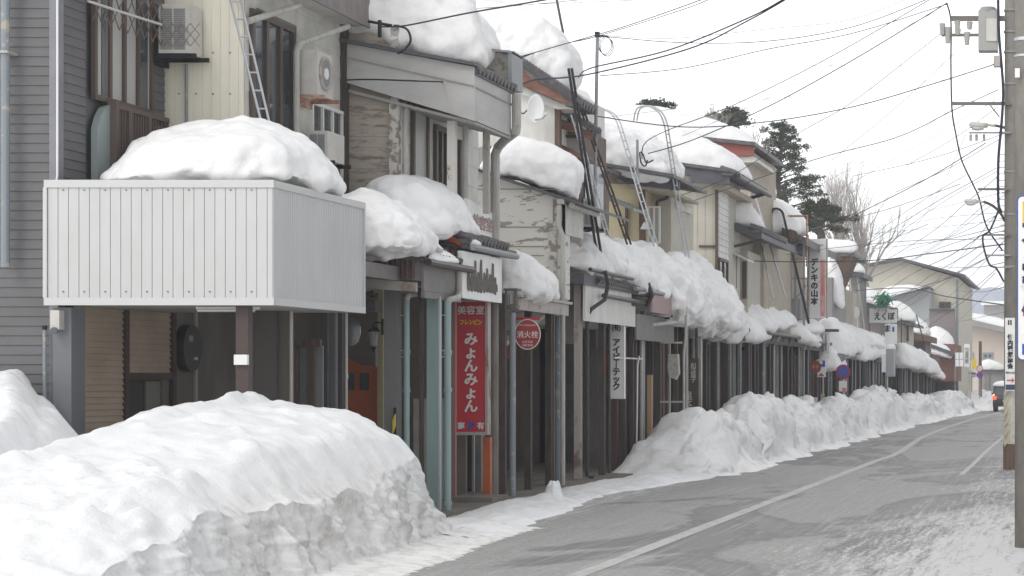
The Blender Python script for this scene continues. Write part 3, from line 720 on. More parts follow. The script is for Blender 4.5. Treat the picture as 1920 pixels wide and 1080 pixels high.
pipe(H2, [P(349, 120, 28.45), P(349, 245, 28.45)], .018, 'bluegrey', 'service_pipe')
XE = -10.74
obj('eave', MB().box(XE - .03, XE, 28.2, 32.4, 7.24, 8.7), mat('brown grey fascia', (.20, .17, .165), .6, (.26, .23, .22), 2, (1, 3, 1)), H2)
obj('soffit', MB().box(X2 - .05, XE - .032, 28.2, 32.38, 7.27, 7.32), M['offwhite'], H2)
obj('roof', MB().prism([(-13.6, 8.9), (XE - .02, 8.72), (XE - .02, 8.80), (-13.6, 9.0)], 28.2, 32.38), M['darkroof'], H2)
obj('corner_post', MB().box(X2 - .05, X2 + .09, 32.24, 32.40, 3.4, 7.3), M['darkwood'], H2)
ac_unit(-12.05, -11.66, 27.98, 28.42, ZP(100, 28), ZP(8, 28), 'highest air conditioner, hung at the corner of the grey house beside the lattice')
ac_unit(-10.98, -10.74, 30.15, 30.75, ZP(178, 30.2), ZP(95, 30.2), 'air conditioner with rust ringed fan above a rusty bracket on the cream house', None, True, 'rustybar')
ac_unit(-11.0, -10.72, 30.5, 31.2, ZP(300, 30.5), ZP(245, 30.5), 'air conditioner half buried by the canopy snow below the rust ringed one')
# arcade bay of house 2: corrugated gable edge, grey panel, teal posts
gz = obj('arcade_roof', MB().prism([(-12.2, 4.05), (-9.3, 3.62), (-9.3, 3.30), (-12.2, 3.55)], 30.2, 33.9).prism([(-12.2, 3.9), (-9.6, 3.5), (-9.6, 3.3), (-12.2, 3.5)], 28.45, 30.2), M['greypanel'], H2)
mb = MB(); x = -10.9
while x < -9.34:
    zt = 3.64 - (x + 9.3) * .16 * -1 * -1; mb.tube([(x, 30.17, 3.33), (x, 30.17, 3.64 - (x + 9.3) * .10)], .028, 6); x += .075
obj('corrugated_edge', mb, M['browntin'], H2)
obj('fascia', MB().prism([(-10.9, 3.40), (-9.32, 3.27), (-9.32, 3.14), (-10.9, 3.25)], 30.08, 30.14), M['rustcol'], H2)
obj('street_panel', MB().box(-9.295, -9.26, 30.22, 32.0, 3.16, 3.56).box(-9.295, -9.245, 30.22, 32.0, 3.06, 3.155), M['greypanel'], H2)
tile_edge(H2, -9.24, 30.2, 32.1, 3.68, .16)
obj('ridge_tile', MB().tube([(-9.7, 30.16, 3.78), (-9.26, 30.16, 3.70)], .09, 10), M['tile'], H2)
gutter(H2, -9.16, 30.1, 32.3, 3.56)
post(H2, 720, 745, 30.7, 3.3, mat('grey square column', (.20, .20, .20), .7), name='post')
post(H2, 785.5, 793, 30.9, 3.1, M['darkwood']); post(H2, 800, 822, 31.0, 3.1, M['teal'])
post(H2, 757, 768, 30.75, 3.05, M['teal'], rnd=True, name='downpipe', collars=(2.3, 1.75)); post(H2, 833, 846, 31.1, 3.05, M['teal'], rnd=True, name='downpipe', collars=(2.3, 1.75, .1))
pipe(H2, [P(762, 562, 30.75), P(766, 553, 30.75), P(782, 550, 30.75)], .045, 'pipe', 'pipe_elbow'); pipe(H2, [P(839, 570, 31.1), P(843, 562, 31.1), P(858, 558, 31.4), (XP(861, 31.8), 31.8, 3.2), (XP(861, 31.8), 31.8, 3.55)], .045, 'pipe', 'pipe_elbow')
mb = MB()
for px, py0 in ((744, 556), (821, 556)): mb.box(XP(px, 30.8), XP(px + 3, 30.8), 30.85, 30.88, 0, 3.1)
for py in (590, 656, 668): mb.box(XP(744, 30.8), XP(757, 30.8), 30.84, 30.86, ZP(py + 2, 30.8), ZP(py, 30.8)); mb.box(XP(821, 31), XP(834, 31), 31.0, 31.02, ZP(py + 2, 31), ZP(py, 31))
obj('pipe_bracket', mb, M['alu'], H2)
mb = MB()
for i in range(4): mb.prism([(XP(738, 30.65), .05 + i * .36), (XP(742.5, 30.65), .15 + i * .36), (XP(742.5, 30.65), .33 + i * .36), (XP(738, 30.65), .23 + i * .36)], 30.60, 30.64)
hz_ = tag(obj('hazard_strip', MB().box(XP(738, 30.65), XP(742.6, 30.65), 30.645, 30.66, 0, 1.5), M['black']), 'yellow and black striped guard strip on the grey square column', 'guard strip'); obj('stripe', mb, M['yellow'], hz_)
# ground floor things seen through the bay
obj('passage_wall', MB().box(-12.3, -12.2, 28.45, 37, -.1, 3.3), M['passage'], H2)
for a, b, Y, c in ((478, 517, 27.6, (.10, .09, .085)), (517, 543, 27.7, (.135, .115, .10)), (600, 614, 29.2, (.075, .075, .08)), (614, 628, 29.3, (.13, .13, .13)), (631, 641, 29.4, (.06, .05, .05))):
    obj('pier', MB().box(XP(a, Y), XP(b, Y), Y, Y + .15, -.1, 2.9), mat('pier', c, .7), H2)
post(H2, 543, 549, 27.6, 2.85, M['pipe'], rnd=True, name='downpipe'); post(H2, 643, 652, 29.6, 3.3, M['pipe'], rnd=True, name='downpipe', collars=(1.95,))
post(H2, 628, 632, 29.35, 2.9, M['aludark'], name='rail'); 
obj('sliding_door', MB().box(XP(557, 28.6), XP(600, 28.6), 28.7, 28.74, -.1, ZP(648, 28.6)), mat('grey blue door', (.20, .215, .22), .5), H2)
obj('door_frame', MB().box(XP(553, 28.6), XP(600, 28.6), 28.6, 28.68, ZP(650, 28.6), ZP(636, 28.6)).box(XP(576, 28.6), XP(588, 28.6), 28.62, 28.69, -.1, ZP(650, 28.6)).box(XP(553, 28.6), XP(557, 28.6), 28.62, 28.69, -.1, ZP(636, 28.6)), M['brownwood'], H2)
obj('back_wall', MB().lap_front(XP(640, 35.5), XP(846, 33.6), 34.4, -.1, 3.3, .13, .01), mat('tan lap boards', (.20, .175, .15), .8), H2)
od = obj('orange_door', MB().box(XP(640, 33), XP(702, 33), 33.0, 33.06, -.1, ZP(690, 33)).box(XP(650, 33), XP(706, 33), 32.97, 33.08, ZP(690, 33), ZP(686, 33)).box(XP(701, 33), XP(708, 33), 32.97, 33.08, -.1, ZP(690, 33)).prism([(XP(630, 33), ZP(686, 33)), (XP(676, 33), ZP(686, 33)), (XP(652, 33), ZP(672, 33)), (XP(630, 33), ZP(672, 33))], 33.0, 33.05), M['orange'], H2)
obj('door_window', MB().box(XP(652, 33), XP(665, 33), 32.98, 32.995, ZP(731, 33), ZP(699, 33)).box(XP(675, 33), XP(692, 33), 32.98, 32.995, ZP(731, 33), ZP(699, 33)), M['glass'], od)
post(H2, 708, 718, 32.9, 3.3, mat('yellowed pipe', (.42, .38, .24), .6), name='trim_post')
lp = thing('wall_lantern', (XP(703, 31), 31, 2.2), 'black hanging wall lantern beside the grey square column under the arcade', 'lantern')
cx, cz = XP(701, 31), ZP(632, 31)
obj('bracket', MB().tube([(XP(720, 31), 31, ZP(608, 31)), (XP(712, 31), 31, ZP(604, 31)), (XP(701, 31), 31, ZP(606, 31)), (cx, 31, ZP(613, 31))], .012, 6).box(XP(716, 31), XP(720, 31), 30.97, 31.03, ZP(628, 31), ZP(598, 31)), M['black'], lp)
obj('cage', MB().tube([(cx, 31, ZP(620, 31)), (cx, 31, ZP(611, 31))], .085, 8, r2=.02).tube([(cx, 31, ZP(622, 31)), (cx, 31, ZP(619, 31))], .09, 8), M['black'], lp)
obj('finial', MB().tube([(cx, 31, ZP(660, 31)), (cx, 31, ZP(648, 31))], .01, 6, r2=.05), M['black'], lp)
obj('glass_body', MB().tube([(cx, 31, ZP(650, 31)), (cx, 31, ZP(621, 31))], .045, 8, r2=.075), mat('lantern glass', (.32, .33, .34), .3), lp)
hv = thing('ventilation_hood', (XP(700, 30), 30, 2.8), 'dark curved hood under the arcade ceiling right of the canopy', 'hood')
obj('hood', MB().tube([P(684, 575, 29.9), P(684, 562, 29.9), P(690, 553, 29.9), P(702, 550, 29.9)], .05, 8), M['darkpipe'], hv); obj('lamp_box', MB().box(XP(690, 29.9), XP(708, 29.9), 29.8, 30.1, ZP(585, 29.9), ZP(562, 29.9)), M['dark'], hv)
tag(obj('round_mirror', MB().disc(P(660, 620, 30.3), .12, 'Y', .03, 24, .22), M['glass']), 'dark oval mirror beside the pale pipe right below the canopy corner', 'mirror')

# ================================================================ house 3: weathered boards and large grey eave on posts
H3 = thing('weathered_house', (-11, 32.5, 0), 'house of peeling brown boards under a large grey boxed eave carried on steel posts', 'house', 'houses along the snowy street')
X3 = -10.34
obj('wall', MB().lap_front(-11.7, X3 - .1, 32.5, 3.5, 7.3, .162, .012), M['weather'], H3)
obj('corner_board', MB().box(X3 - .12, X3 + .02, 32.42, 32.55, 3.5, 7.3), M['peeltrim'], H3)
obj('side_wall', MB().lap_side(X3, 32.56, 36.8, 3.5, 7.0, .34, .012).box(-12.5, X3 - .06, 32.6, 36.8, 3.4, 7.4), M['offwhite'], H3)
window_side(H3, X3 + .015, YP(768, X3), YP(798, X3), 4.4, 6.15, 'frame', 1, 'curtain', .08)
window_side(H3, X3 + .015, YP(811, X3), YP(833, X3), 4.4, 6.0, 'frame', 2, 'glass', .09)
window_side(H3, X3 + .015, YP(856, X3), YP(868, X3), 4.4, 5.9, 'frame', 1, 'curtain', .09)
EX = -9.13
ev = obj('eave', MB().prism([(XP(648, 32.4), ZP(82, 32.4)), (XP(893, 32.4), ZP(127, 32.4)), (XP(893, 32.4), ZP(228, 32.4)), (XP(648, 32.4), ZP(155, 32.4))], 32.3, 32.36)
   .box(EX - .05, EX, 32.36, 34.4, ZP(227, 32.4), ZP(129, 32.4)), M['eave'], H3)
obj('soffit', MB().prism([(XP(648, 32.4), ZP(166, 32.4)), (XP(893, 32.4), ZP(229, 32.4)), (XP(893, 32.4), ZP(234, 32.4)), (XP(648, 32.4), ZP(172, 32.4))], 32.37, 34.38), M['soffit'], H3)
obj('trim_line', MB().prism([(XP(648, 32.4), ZP(107, 32.4)), (XP(893, 32.4), ZP(162, 32.4)), (XP(893, 32.4), ZP(164, 32.4)), (XP(648, 32.4), ZP(109, 32.4))], 32.27, 32.298).box(EX, EX + .02, 32.36, 34.4, ZP(166, 32.4), ZP(163, 32.4)), M['soffit'], ev)
obj('roof', MB().prism([(XP(640, 32.4), ZP(74, 32.4)), (XP(896, 32.4), ZP(120, 32.4)), (XP(896, 32.4), ZP(126, 32.4)), (XP(640, 32.4), ZP(81, 32.4))], 32.2, 34.4), M['darkroof'], H3)
tile_edge(H3, EX + .06, 32.4, 34.5, ZP(133, 32.6), .20)
obj('lower_eave', MB().prism([(X3 - .05, 6.35), (-9.75, 6.12), (-9.75, 6.0), (X3 - .05, 6.2)], 33.2, 36.4), M['offwhite'], H3)
pipe(H3, [(-9.03, 34.35, 6.5), (-9.03, 34.35, 6.0), (-9.05, 34.4, 5.9), (-9.35, 34.8, 5.8), (-9.5, 35.0, 5.72), (-9.55, 35.0, 5.6), (-9.55, 35.0, 0)], .075, 'pipe', 'downpipe')
post(H3, 838, 853, 32.7, ZP(222, 32.4), M['rust'], 3.6); post(H3, 905, 916, 34.0, ZP(232, 34.0) + .05, M['rustcol'], ZP(400, 34)); post(H3, 867, 878, 33.7, 5.9, M['pipe'], 3.6, True); post(H3, 755, 765, 32.7, 6.55, M['pipe'], 3.6, True)
ch = thing('parapet_block', (XP(930, 34.5), 34.5, 6.5), 'weathered boxed parapet with metal cap standing on the tiled eave edge', 'parapet')
obj('block', MB().box(XP(900, 34.5), XP(955, 34.5), 34.5, 35.1, ZP(165, 34.5), ZP(94, 34.5)), mat('stained parapet', (.36, .34, .30), .8, (.14, .125, .11), 4, (1, 1, 1), .45, .6), ch)
obj('cap', MB().prism([(XP(898, 34.5), ZP(90, 34.5)), (XP(962, 34.5), ZP(97, 34.5)), (XP(962, 34.5), ZP(101, 34.5)), (XP(898, 34.5), ZP(94, 34.5))], 34.4, 35.2).box(XP(955, 34.5), XP(962, 34.5), 34.42, 35.1, ZP(165, 34.5), ZP(98, 34.5)), M['aludark'], ch)
# upper tiled step above the brush lettering panel
obj('arcade_roof', MB().prism([(-11.3, 4.45), (-9.25, 4.02), (-9.25, 3.88), (-11.3, 4.2)], 32.3, 35.2), M['tile'], H3)
tile_edge(H3, -9.2, 32.35, 34.6, 4.06, .19)
obj('red_flashing', MB().prism([(XP(815, 32.3), ZP(434, 32.3)), (XP(850, 32.3), ZP(442, 32.3)), (XP(868, 32.3), ZP(462, 32.3)), (XP(840, 32.3), ZP(452, 32.3))], 32.2, 32.29), mat('red metal flashing', (.38, .07, .04), .5), H3)
gutter(H3, -9.12, 32.2, 34.7, 3.90, .05, 'aludark')
sp = thing('shop_sign', (-9.28, 33, 3.1), 'long off white shop panel with grey brush style lettering above the red sign', 'sign')
obj('panel', MB().box(-9.30, -9.24, 32.05, 34.25, 3.13, 3.84), M['signwhite'], sp)
mb = MB(); rnd = random.Random(4)
# stylised tall brush letters (illegible in the photograph)
for i, (yc, hh) in enumerate([(32.35, .36), (32.52, .30), (32.70, .46), (32.86, .30), (33.02, .50), (33.2, .30), (33.36, .36), (33.52, .28), (33.68, .46), (33.82, .26)]):
    z0 = 3.24 + .03 * rnd.random(); mb.tube([(-9.232, yc - .03, z0 + .02), (-9.232, yc - .045, z0 + hh * .5), (-9.232, yc, z0 + hh), (-9.232, yc + .02, z0 + hh * .5), (-9.232, yc + .0, z0)], .022, 4)
    if i % 2: mb.tube([(-9.232, yc + .02, z0 + hh * .5), (-9.232, yc + .08, z0 + hh * .62), (-9.232, yc + .10, z0 + .05)], .020, 4)
obj('lettering', mb, M['inkgrey'], sp)
sp = thing('small_sign', (-9.6, 33.6, 4.3), 'small pale panel with faded red characters above the tiled step', 'sign')
obj('panel', MB().prism_x([(33.5, 4.20), (35.2, 4.16), (35.2, 4.60), (33.5, 4.75)], -9.64, -9.58), M['signwhite'], sp)
text('美容室', .24, (-9.57, 34.35, 4.40), 'street', M['pink'], sp, bold=.006, sx=1.6)
rs = thing('salon_sign', (XP(885, 34.0), 34.0, 0), 'tall red beauty salon sign with white hiragana on an orange leg', 'sign')
x0, x1 = XP(856, 34), XP(915, 34); z0, z1 = ZP(812, 34), ZP(564, 34)
obj('panel', MB().box(x0 + .02, x1 - .02, 33.93, 34.07, z0 + .02, z1 - .02), M['red'], rs)
obj('frame', MB().box(x0 - .02, x0 + .02, 33.91, 34.09, z0 - .03, z1 + .02).box(x1 - .02, x1 + .02, 33.91, 34.09, z0 - .03, z1 + .02).box(x0 + .02, x1 - .02, 33.91, 34.09, z0 - .03, z0 + .02).box(x0 + .02, x1 - .02, 33.91, 34.09, z1 - .02, z1 + .02), M['rustcol'], rs)
xc = (x0 + x1) / 2
text('美容室', .145, (xc, 33.922, ZP(583, 34)), 'front', M['signwhite'], rs, bold=.002)
text('フレンピン', .09, (xc, 33.922, ZP(605, 34)), 'front', M['yellow'], rs, bold=.004, sx=.80)
text('み\nょ\nん\nみ\nょ\nん', .22, (xc, 33.922, ZP(700, 34)), 'front', M['signwhite'], rs, bold=.007, line=.97)
text('裏', .12, (xc - .155, 33.922, ZP(799, 34)), 'front', M['signgrey'], rs, bold=.003); text('P', .16, (xc, 33.922, ZP(799, 34)), 'front', M['blue'], rs, bold=.010); text('有', .12, (xc + .155, 33.922, ZP(799, 34)), 'front', M['signgrey'], rs, bold=.003)
obj('leg', MB().box(XP(905, 34.1), XP(919, 34.1), 34.1, 34.22, 0, ZP(820, 34.1)), M['orange'], rs)
obj('leg', MB().box(XP(847, 33.2), XP(854, 33.2), 33.2, 33.26, 0, ZP(566, 33.2)), mat('faded red post', (.33, .17, .15), .7), rs)
post(H3, 935, 947, 34.7, 3.3, M['darkwood'])
# rear shopfront bits behind the sign
for a, b, Y, m_ in ((856, 866, 36.0, 'brick'), (872, 884, 36.5, 'passage'), (884, 902, 36.4, 'shutter'), (775, 785, 33.5, 'brick'), (793, 801, 33.5, 'brick'), (822, 834, 34, 'brick')):
    obj('pier', MB().box(XP(a, Y), XP(b, Y), Y, Y + .2, -.1, 3.2 if m_ != 'brick' else 1.6), M[m_], H3)
obj('rail', MB().box(XP(885, 36), XP(889, 36), 36, 36.04, 0, 2.2), M['alu'], H3); obj('rail', MB().box(XP(696, 33), XP(700, 33), 33.2, 33.24, 0, 2.6), M['alu'], H3)
obj('curb_stone', MB().box(-9.75, -9.05, 33.0, 33.9, 0.0, .08), M['walk'], H3)
# ================================================================ house 4: peeling white box
H4 = thing('peeling_house', (-10, 38.6, 0), 'white house with peeling paint and a sloping lean-to roof, behind the fire hydrant sign', 'house', 'houses along the snowy street')
Y4 = 38.6; X4 = XP(1060, Y4)
obj('wall', MB().prism([(XP(870, Y4), ZP(700, Y4)), (X4, ZP(560, Y4)), (X4, ZP(377, Y4)), (XP(870, Y4), ZP(313, Y4))], Y4, Y4 + .35), M["peel"], H4)
for px in (930,): pass
obj('board_joint', MB().box(XP(875, Y4), XP(1050, Y4), Y4 - .012, Y4 - .002, ZP(355.5, Y4), ZP(354, Y4)).box(XP(875, Y4), XP(1020, Y4), Y4 - .012, Y4 - .002, ZP(426.5, Y4), ZP(425, Y4)).box(XP(875, Y4), XP(1020, Y4), Y4 - .012, Y4 - .002, ZP(463, Y4), ZP(461.5, Y4)).box(XP(875, Y4), XP(1020, Y4), Y4 - .012, Y4 - .002, ZP(480, Y4), ZP(478.5, Y4)), mat('board gap', (.25, .23, .2), .8), H4)
obj('roof', MB().prism([(XP(868, Y4), ZP(307, Y4)), (XP(1100, Y4), ZP(383, Y4)), (XP(1100, Y4), ZP(388, Y4)), (XP(868, Y4), ZP(312, Y4))], Y4 - .2, Y4 + 3.8), M['darkroof'], H4)
obj('corner_board', MB().box(XP(1038, Y4), XP(1050, Y4), Y4 - .05, Y4 - .003, ZP(425, Y4), ZP(374, Y4)).box(XP(1022, Y4), XP(1056, Y4), Y4 - .08, Y4 - .052, ZP(431, Y4), ZP(426, Y4)).box(XP(1030, Y4), XP(1045, Y4), Y4 - .05, Y4 - .004, ZP(570, Y4), ZP(431, Y4)), M['peeltrim'], H4)
obj('side_box', MB().lap_side(XP(1062, Y4), Y4, Y4 + 1.3, ZP(440, Y4), ZP(383, Y4), .20, .01), M['offwhite'], H4)
gutter(H4, XP(1062, Y4) + .12, Y4 - .1, Y4 + 1.9, ZP(386, Y4), .06, 'pipe')
obj('gutter_box', MB().box(XP(1049, Y4), XP(1062, Y4), Y4 - .18, Y4 - .06, ZP(384, Y4), ZP(374, Y4)), M['pipe'], H4)
pipe(H4, [(XP(1047, 38.4), 38.45, ZP(384, 38.4)), (XP(1047, 38.4), 38.45, ZP(425, 38.4)), (XP(1054, 38.4), 38.45, ZP(440, 38.4)), (XP(1054, 38.4), 38.45, 0)], .042, 'pipe')
obj('inner_wall', MB().lap_front(XP(1055, 42), XP(1078, 42), 42, 2.6, 5, .16), M['greypanel'], H4)
post(H4, 1076, 1089, 40.9, ZP(437, 40.9), M['rustcol']); 
obj('arcade_roof', MB().prism([(-12.2, 3.75), (-9.32, 3.3), (-9.32, 3.12), (-12.2, 3.5)], 34.9, 38.55), M['greypanel'], H4)
obj('fascia', MB().box(-9.31, -9.24, 35.3, 38.75, 3.06, 3.26).box(-9.31, -9.18, 35.2, 38.8, 3.265, 3.31), M['rustcol'], H4)
obj('passage_wall', MB().box(-12.3, -12.2, 37, 41, -.1, 3.6), M['passage2'], H4)
pipe(H4, [(XP(961, 35), 35.0, 0), (XP(961, 35), 35.0, 3.0)], .05, 'bluegrey'); pipe(H4, [(XP(1045, 38.55), 38.6, 0), (XP(1045, 38.55), 38.6, 3.05)], .056, 'bluegrey')
post(H4, 983, 995, 36.9, 3.2, M['darkwood']); post(H4, 1022, 1033, 38.55, 3.2, M['darkwood']); post(H4, 1033, 1039, 38.8, 3.2, mat('brown post', (.19, .15, .12), .7))
wl = thing('box_lamp', (XP(960, 35.1), 35.1, 3.2), 'caged square lamp with icicles at the arcade corner above the hydrant sign', 'lamp')
obj('cage', MB().box(XP(950, 35.1), XP(953, 35.1), 35.0, 35.03, ZP(575, 35.1), ZP(542, 35.1)).box(XP(966, 35.1), XP(972, 35.1), 35.0, 35.06, ZP(575, 35.1), ZP(542, 35.1)).box(XP(948, 35.1), XP(973, 35.1), 34.98, 35.25, ZP(545, 35.1), ZP(541, 35.1)).box(XP(950, 35.1), XP(972, 35.1), 34.98, 35.2, ZP(578, 35.1), ZP(572, 35.1)), M['inkgrey'], wl)
obj('lamp_glass', MB().box(XP(953, 35.1), XP(966, 35.1), 35.05, 35.18, ZP(571, 35.1), ZP(547, 35.1)), M['ac'], wl)
hs = thing('hydrant_sign', (XP(988, 35.9), 35.9, 2.3), 'round red fire hydrant sign hanging from a red angle bracket', 'sign')
Ys = 35.6
obj('bracket', MB().box(XP(955, Ys), XP(1012, Ys), Ys, Ys + .04, ZP(600, Ys), ZP(595, Ys)).box(XP(955, Ys), XP(961, Ys), Ys, Ys + .04, ZP(654, Ys), ZP(600, Ys)), mat('bracket red', (.50, .035, .06), .5), hs)
cx, cz = XP(990, Ys), ZP(627, Ys)
obj('disc', MB().disc((cx, Ys - .02, cz), .218, 'Y', .02, 40, .255), mat('faded sign red', (.42, .06, .055), .5), hs)
ring = MB().tube([(cx + .212 * math.cos(a * math.pi / 20), Ys - .035, cz + .248 * math.sin(a * math.pi / 20)) for a in range(41)], .009, 5, cap=False)
obj('rim', ring, M['signgrey'], hs)
text('消火栓', .125, (cx, Ys - .035, cz - .01), 'front', M['signwhite'], hs, bold=.001, sx=.97)
text('FIRE HYDRANT', .045, (cx, Ys - .035, cz + .15), 'front', M['signgrey'], hs); text('火災予防', .045, (cx, Ys - .035, cz - .13), 'front', M['signgrey'], hs); text('消防本部', .045, (cx, Ys - .035, cz - .185), 'front', M['signgrey'], hs)

# ================================================================ house 5: white wall with satellite dish, brown tiled roof
H5 = thing('dish_house', (-11.5, 42.5, 0), 'house with white upper wall, red brown boards and dark tiled roof around the satellite dish', 'house', 'houses along the snowy street')
obj('wall', MB().box(XP(930, 42.5), XP(1040, 42.5), 42.5, 47.0, 3.0, ZP(150, 42.5)), M['white'], H5)
obj('roof', MB().prism([P(905, 100, 42.2)[::2], P(962, 108, 42.2)[::2], P(1085, 188, 42.2)[::2], P(1085, 197, 42.2)[::2], P(960, 122, 42.2)[::2], P(905, 112, 42.2)[::2]], 42.1, 43.5), M['tile'], H5)
obj('gable_board', MB().prism([P(955, 120, 42.2)[::2], P(1078, 192, 42.2)[::2], P(1074, 202, 42.2)[::2], P(955, 150, 42.2)[::2]], 42.14, 42.2), M['redwood'], H5)
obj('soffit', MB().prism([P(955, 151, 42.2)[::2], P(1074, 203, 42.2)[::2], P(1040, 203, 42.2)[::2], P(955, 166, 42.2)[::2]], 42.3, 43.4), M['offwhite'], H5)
mb = MB()
for i in range(22):
    t = i / 21; px = 962 + 123 * t; py = 104 + 84 * t; mb.tube([P(px, py, 42.05), P(px, py - 3, 42.5)], .075, 7)
obj('verge_tile', mb, M['tile'], H5)
tile_edge(H5, XP(1085, 42.2) + .05, 42.2, 43.5, ZP(190, 42.2), .25)
obj('recess', MB().box(XP(1040, 43.5), XP(1086, 43.5), 43.6, 46.0, 3.4, ZP(236, 43.5)), mat('brown veranda boards', (.20, .15, .125), .8, (.13, .10, .085), 4, (1, 4, .4)), H5)
obj('veranda_window', MB().box(XP(1086, 43.5) + .003, XP(1086, 43.5) + .03, 43.9, 45.6, 5.3, 6.5), M['glass'], H5)
obj('brown_post', MB().box(XP(1040, 42.4), XP(1049, 42.4), 42.4, 42.6, 4.6, ZP(195, 42.4)).box(XP(1098, 46.4), XP(1106, 46.4), 46.4, 46.6, 4.6, ZP(250, 46.4)), M['brownwood'], H5)
obj('second_roof', MB().prism([P(1046, 206, 46)[::2], P(1122, 246, 46)[::2], P(1122, 256, 46)[::2], P(1046, 216, 46)[::2]], 43.55, 46.3), M['tile'], H5)
mb = MB()
for i in range(14):
    t = i / 13; mb.tube([P(1046 + 76 * t, 204 + 42 * t, 43.05), P(1046 + 76 * t, 201 + 42 * t, 43.5)], .07, 7)
obj('verge_tile', mb, M['tile'], H5)
obj('gable_board', MB().prism([P(1046, 220, 43.1)[::2], P(1112, 250, 43.1)[::2], P(1108, 262, 43.1)[::2], P(1046, 238, 43.1)[::2]], 43.1, 43.18), M['redwood'], H5)
obj('third_roof', MB().prism([P(1040, 264, 43)[::2], P(1092, 292, 43)[::2], P(1092, 300, 43)[::2], P(1040, 272, 43)[::2]], 42.8, 44.5), M['redwood'], H5)
obj('veranda_window', MB().box(XP(1050, 43.5), XP(1088, 43.5), 43.52, 43.58, ZP(292, 43.5), ZP(250, 43.5)), M['curtain'], H5)
obj('veranda_rail', MB().box(XP(1050, 43.4), XP(1095, 43.4), 43.4, 43.5, ZP(258, 43.4), ZP(253, 43.4)), M['frame'], H5)
obj('lower_wall', MB().box(-12, -10.36, 46.1, 47.2, 3.4, ZP(318, 46)), mat('dark veranda wall', (.14, .115, .10), .8, (.22, .19, .17), 3, (1, 5, .4)), H5)
for a, b in ((1104, 1112), (1124, 1130)): obj('veranda_post', MB().box(XP(a, 45.9), XP(b, 45.9), 45.9, 46.05, 3.6, ZP(325, 46)), M['tan'] if a < 1110 else M['brownwood'], H5)
obj('canopy_strip', MB().prism([P(1150, 370, 49)[::2], P(1196, 392, 49)[::2], P(1196, 398, 49)[::2], P(1150, 380, 49)[::2]], 48.5, 50.3), M['aludark'], H5)
ac_unit(XP(1092, 43.6), XP(1112, 43.6), 43.7, 44.3, ZP(425, 43.7), ZP(372, 43.7), 'grey air conditioner among the dark veranda posts right of the peeling white box')
obj('rear_wall', MB().box(XP(840, 42.7), XP(950, 42.7), 42.7, 44, 4.5, ZP(205, 42.7)), mat('pale rear wall', (.60, .60, .54), .7), H5)
obj('rear_roof', MB().prism([P(845, 292, 42)[::2], P(905, 268, 42)[::2], P(905, 312, 42)[::2], P(880, 318, 42)[::2], P(845, 315, 42)[::2]], 42.3, 42.65), M['fargrey'], H5)
sd_ = thing('satellite_dish', (XP(1003, 42), 42, 6.8), 'pale oval satellite dish on the white wall above the rounded roof snow', 'dish')
import bmesh
def dish(cx, Y, cz, rx, rz, m, par):
    vs = [(cx, Y + .05, cz)]; fs = []
    for j in range(1, 7):
        for k in range(36):
            a = k * math.pi / 18; q = j / 6; vs.append((cx + rx * q * math.cos(a), Y + .05 - .09 * q * q, cz + rz * q * math.sin(a)))
    for k in range(36): fs.append((0, 1 + k, 1 + (k + 1) % 36))
    for j in range(5):
        for k in range(36): a = 1 + j * 36 + k; b = 1 + j * 36 + (k + 1) % 36; fs.append((a, b, b + 36, a + 36))
    mb = MB(); mb.v = vs; mb.f = fs; o = obj('reflector', mb, m, par, True); md = o.modifiers.new('s', 'SOLIDIFY'); md.thickness = .01; return o
dish(XP(1003, 42), 42.1, ZP(203, 42), .17, .29, mat('dish white', (.66, .66, .66), .5), sd_)
obj('arm', MB().tube([P(1003, 225, 42.1), P(1018, 222, 41.9), P(1025, 212, 41.8)], .012, 5), M['aludark'], sd_)
obj('receiver', MB().tube([P(1022, 214, 41.85), P(1027, 212, 41.75)], .03, 8), M['ac'], sd_); obj('mount', MB().tube([P(968, 210, 42.48), P(982, 213, 42.3), P(990, 205, 42.2)], .014, 6), M['black'], sd_)
# arcade of house 5
H5a = H5
obj('arcade_roof', MB().prism([(-12.2, 4.3), (-9.32, 3.92), (-9.32, 3.7), (-12.2, 4.0)], 40.3, 48.2), M['darkroof'], H5a)
gutter(H5a, -9.18, 40.2, 44.0, 3.98, .04); gutter(H5a, -9.18, 44.3, 48.4, 3.80, .045, 'aludark'); gutter(H5a, -9.24, 41.6, 46.5, 3.54, .045)
tile_edge(H5a, -9.26, 41.4, 45.8, 3.84, .17)
obj('street_panel', MB().rib_side(-9.36, 40.6, 45.2, 3.02, 3.45, .09, .006, .006).rib_side(-9.36, 40.6, 44.8, 3.45, 3.75, .3), M['white'], H5a)
obj('pink_panel', MB().rib_side(-9.16, 46.0, 48.3, 3.36, 3.74, .1), M['pink'], H5a)
obj('street_panel', MB().box(-9.4, -9.36, 45.3, 49.5, 2.75, 3.3), M['greypanel'], H5a)
pipe(H5a, [(-9.12, 41.2, 4.0), (-9.08, 41.3, 3.75), (-9.15, 41.3, 3.45), (-9.35, 41.0, 3.25), (-9.42, 41.0, 3.1), (-9.42, 41.0, .05), (-9.30, 41.0, .02)], .04, 'darkpipe')
pipe(H5a, [(-9.12, 45.3, 3.95), (-9.05, 45.4, 3.7), (-9.2, 45.6, 3.5)], .05, 'darkpipe'); pipe(H5a, [(-9.05, 48.2, 3.7), (-9.0, 48.3, 3.4), (-9.1, 48.3, 3.2), (-9.45, 46.9, 3.1), (-9.5, 46.5, 2.95), (-9.5, 46.5, 0)], .045, 'pipe')
pipe(H5a, [(-9.0, 48.8, 3.75), (-8.96, 48.9, 3.6), (-8.98, 48.9, 2.9), (-9.02, 48.9, 2.5), (-9.02, 48.9, 0)], .03, 'pipe')
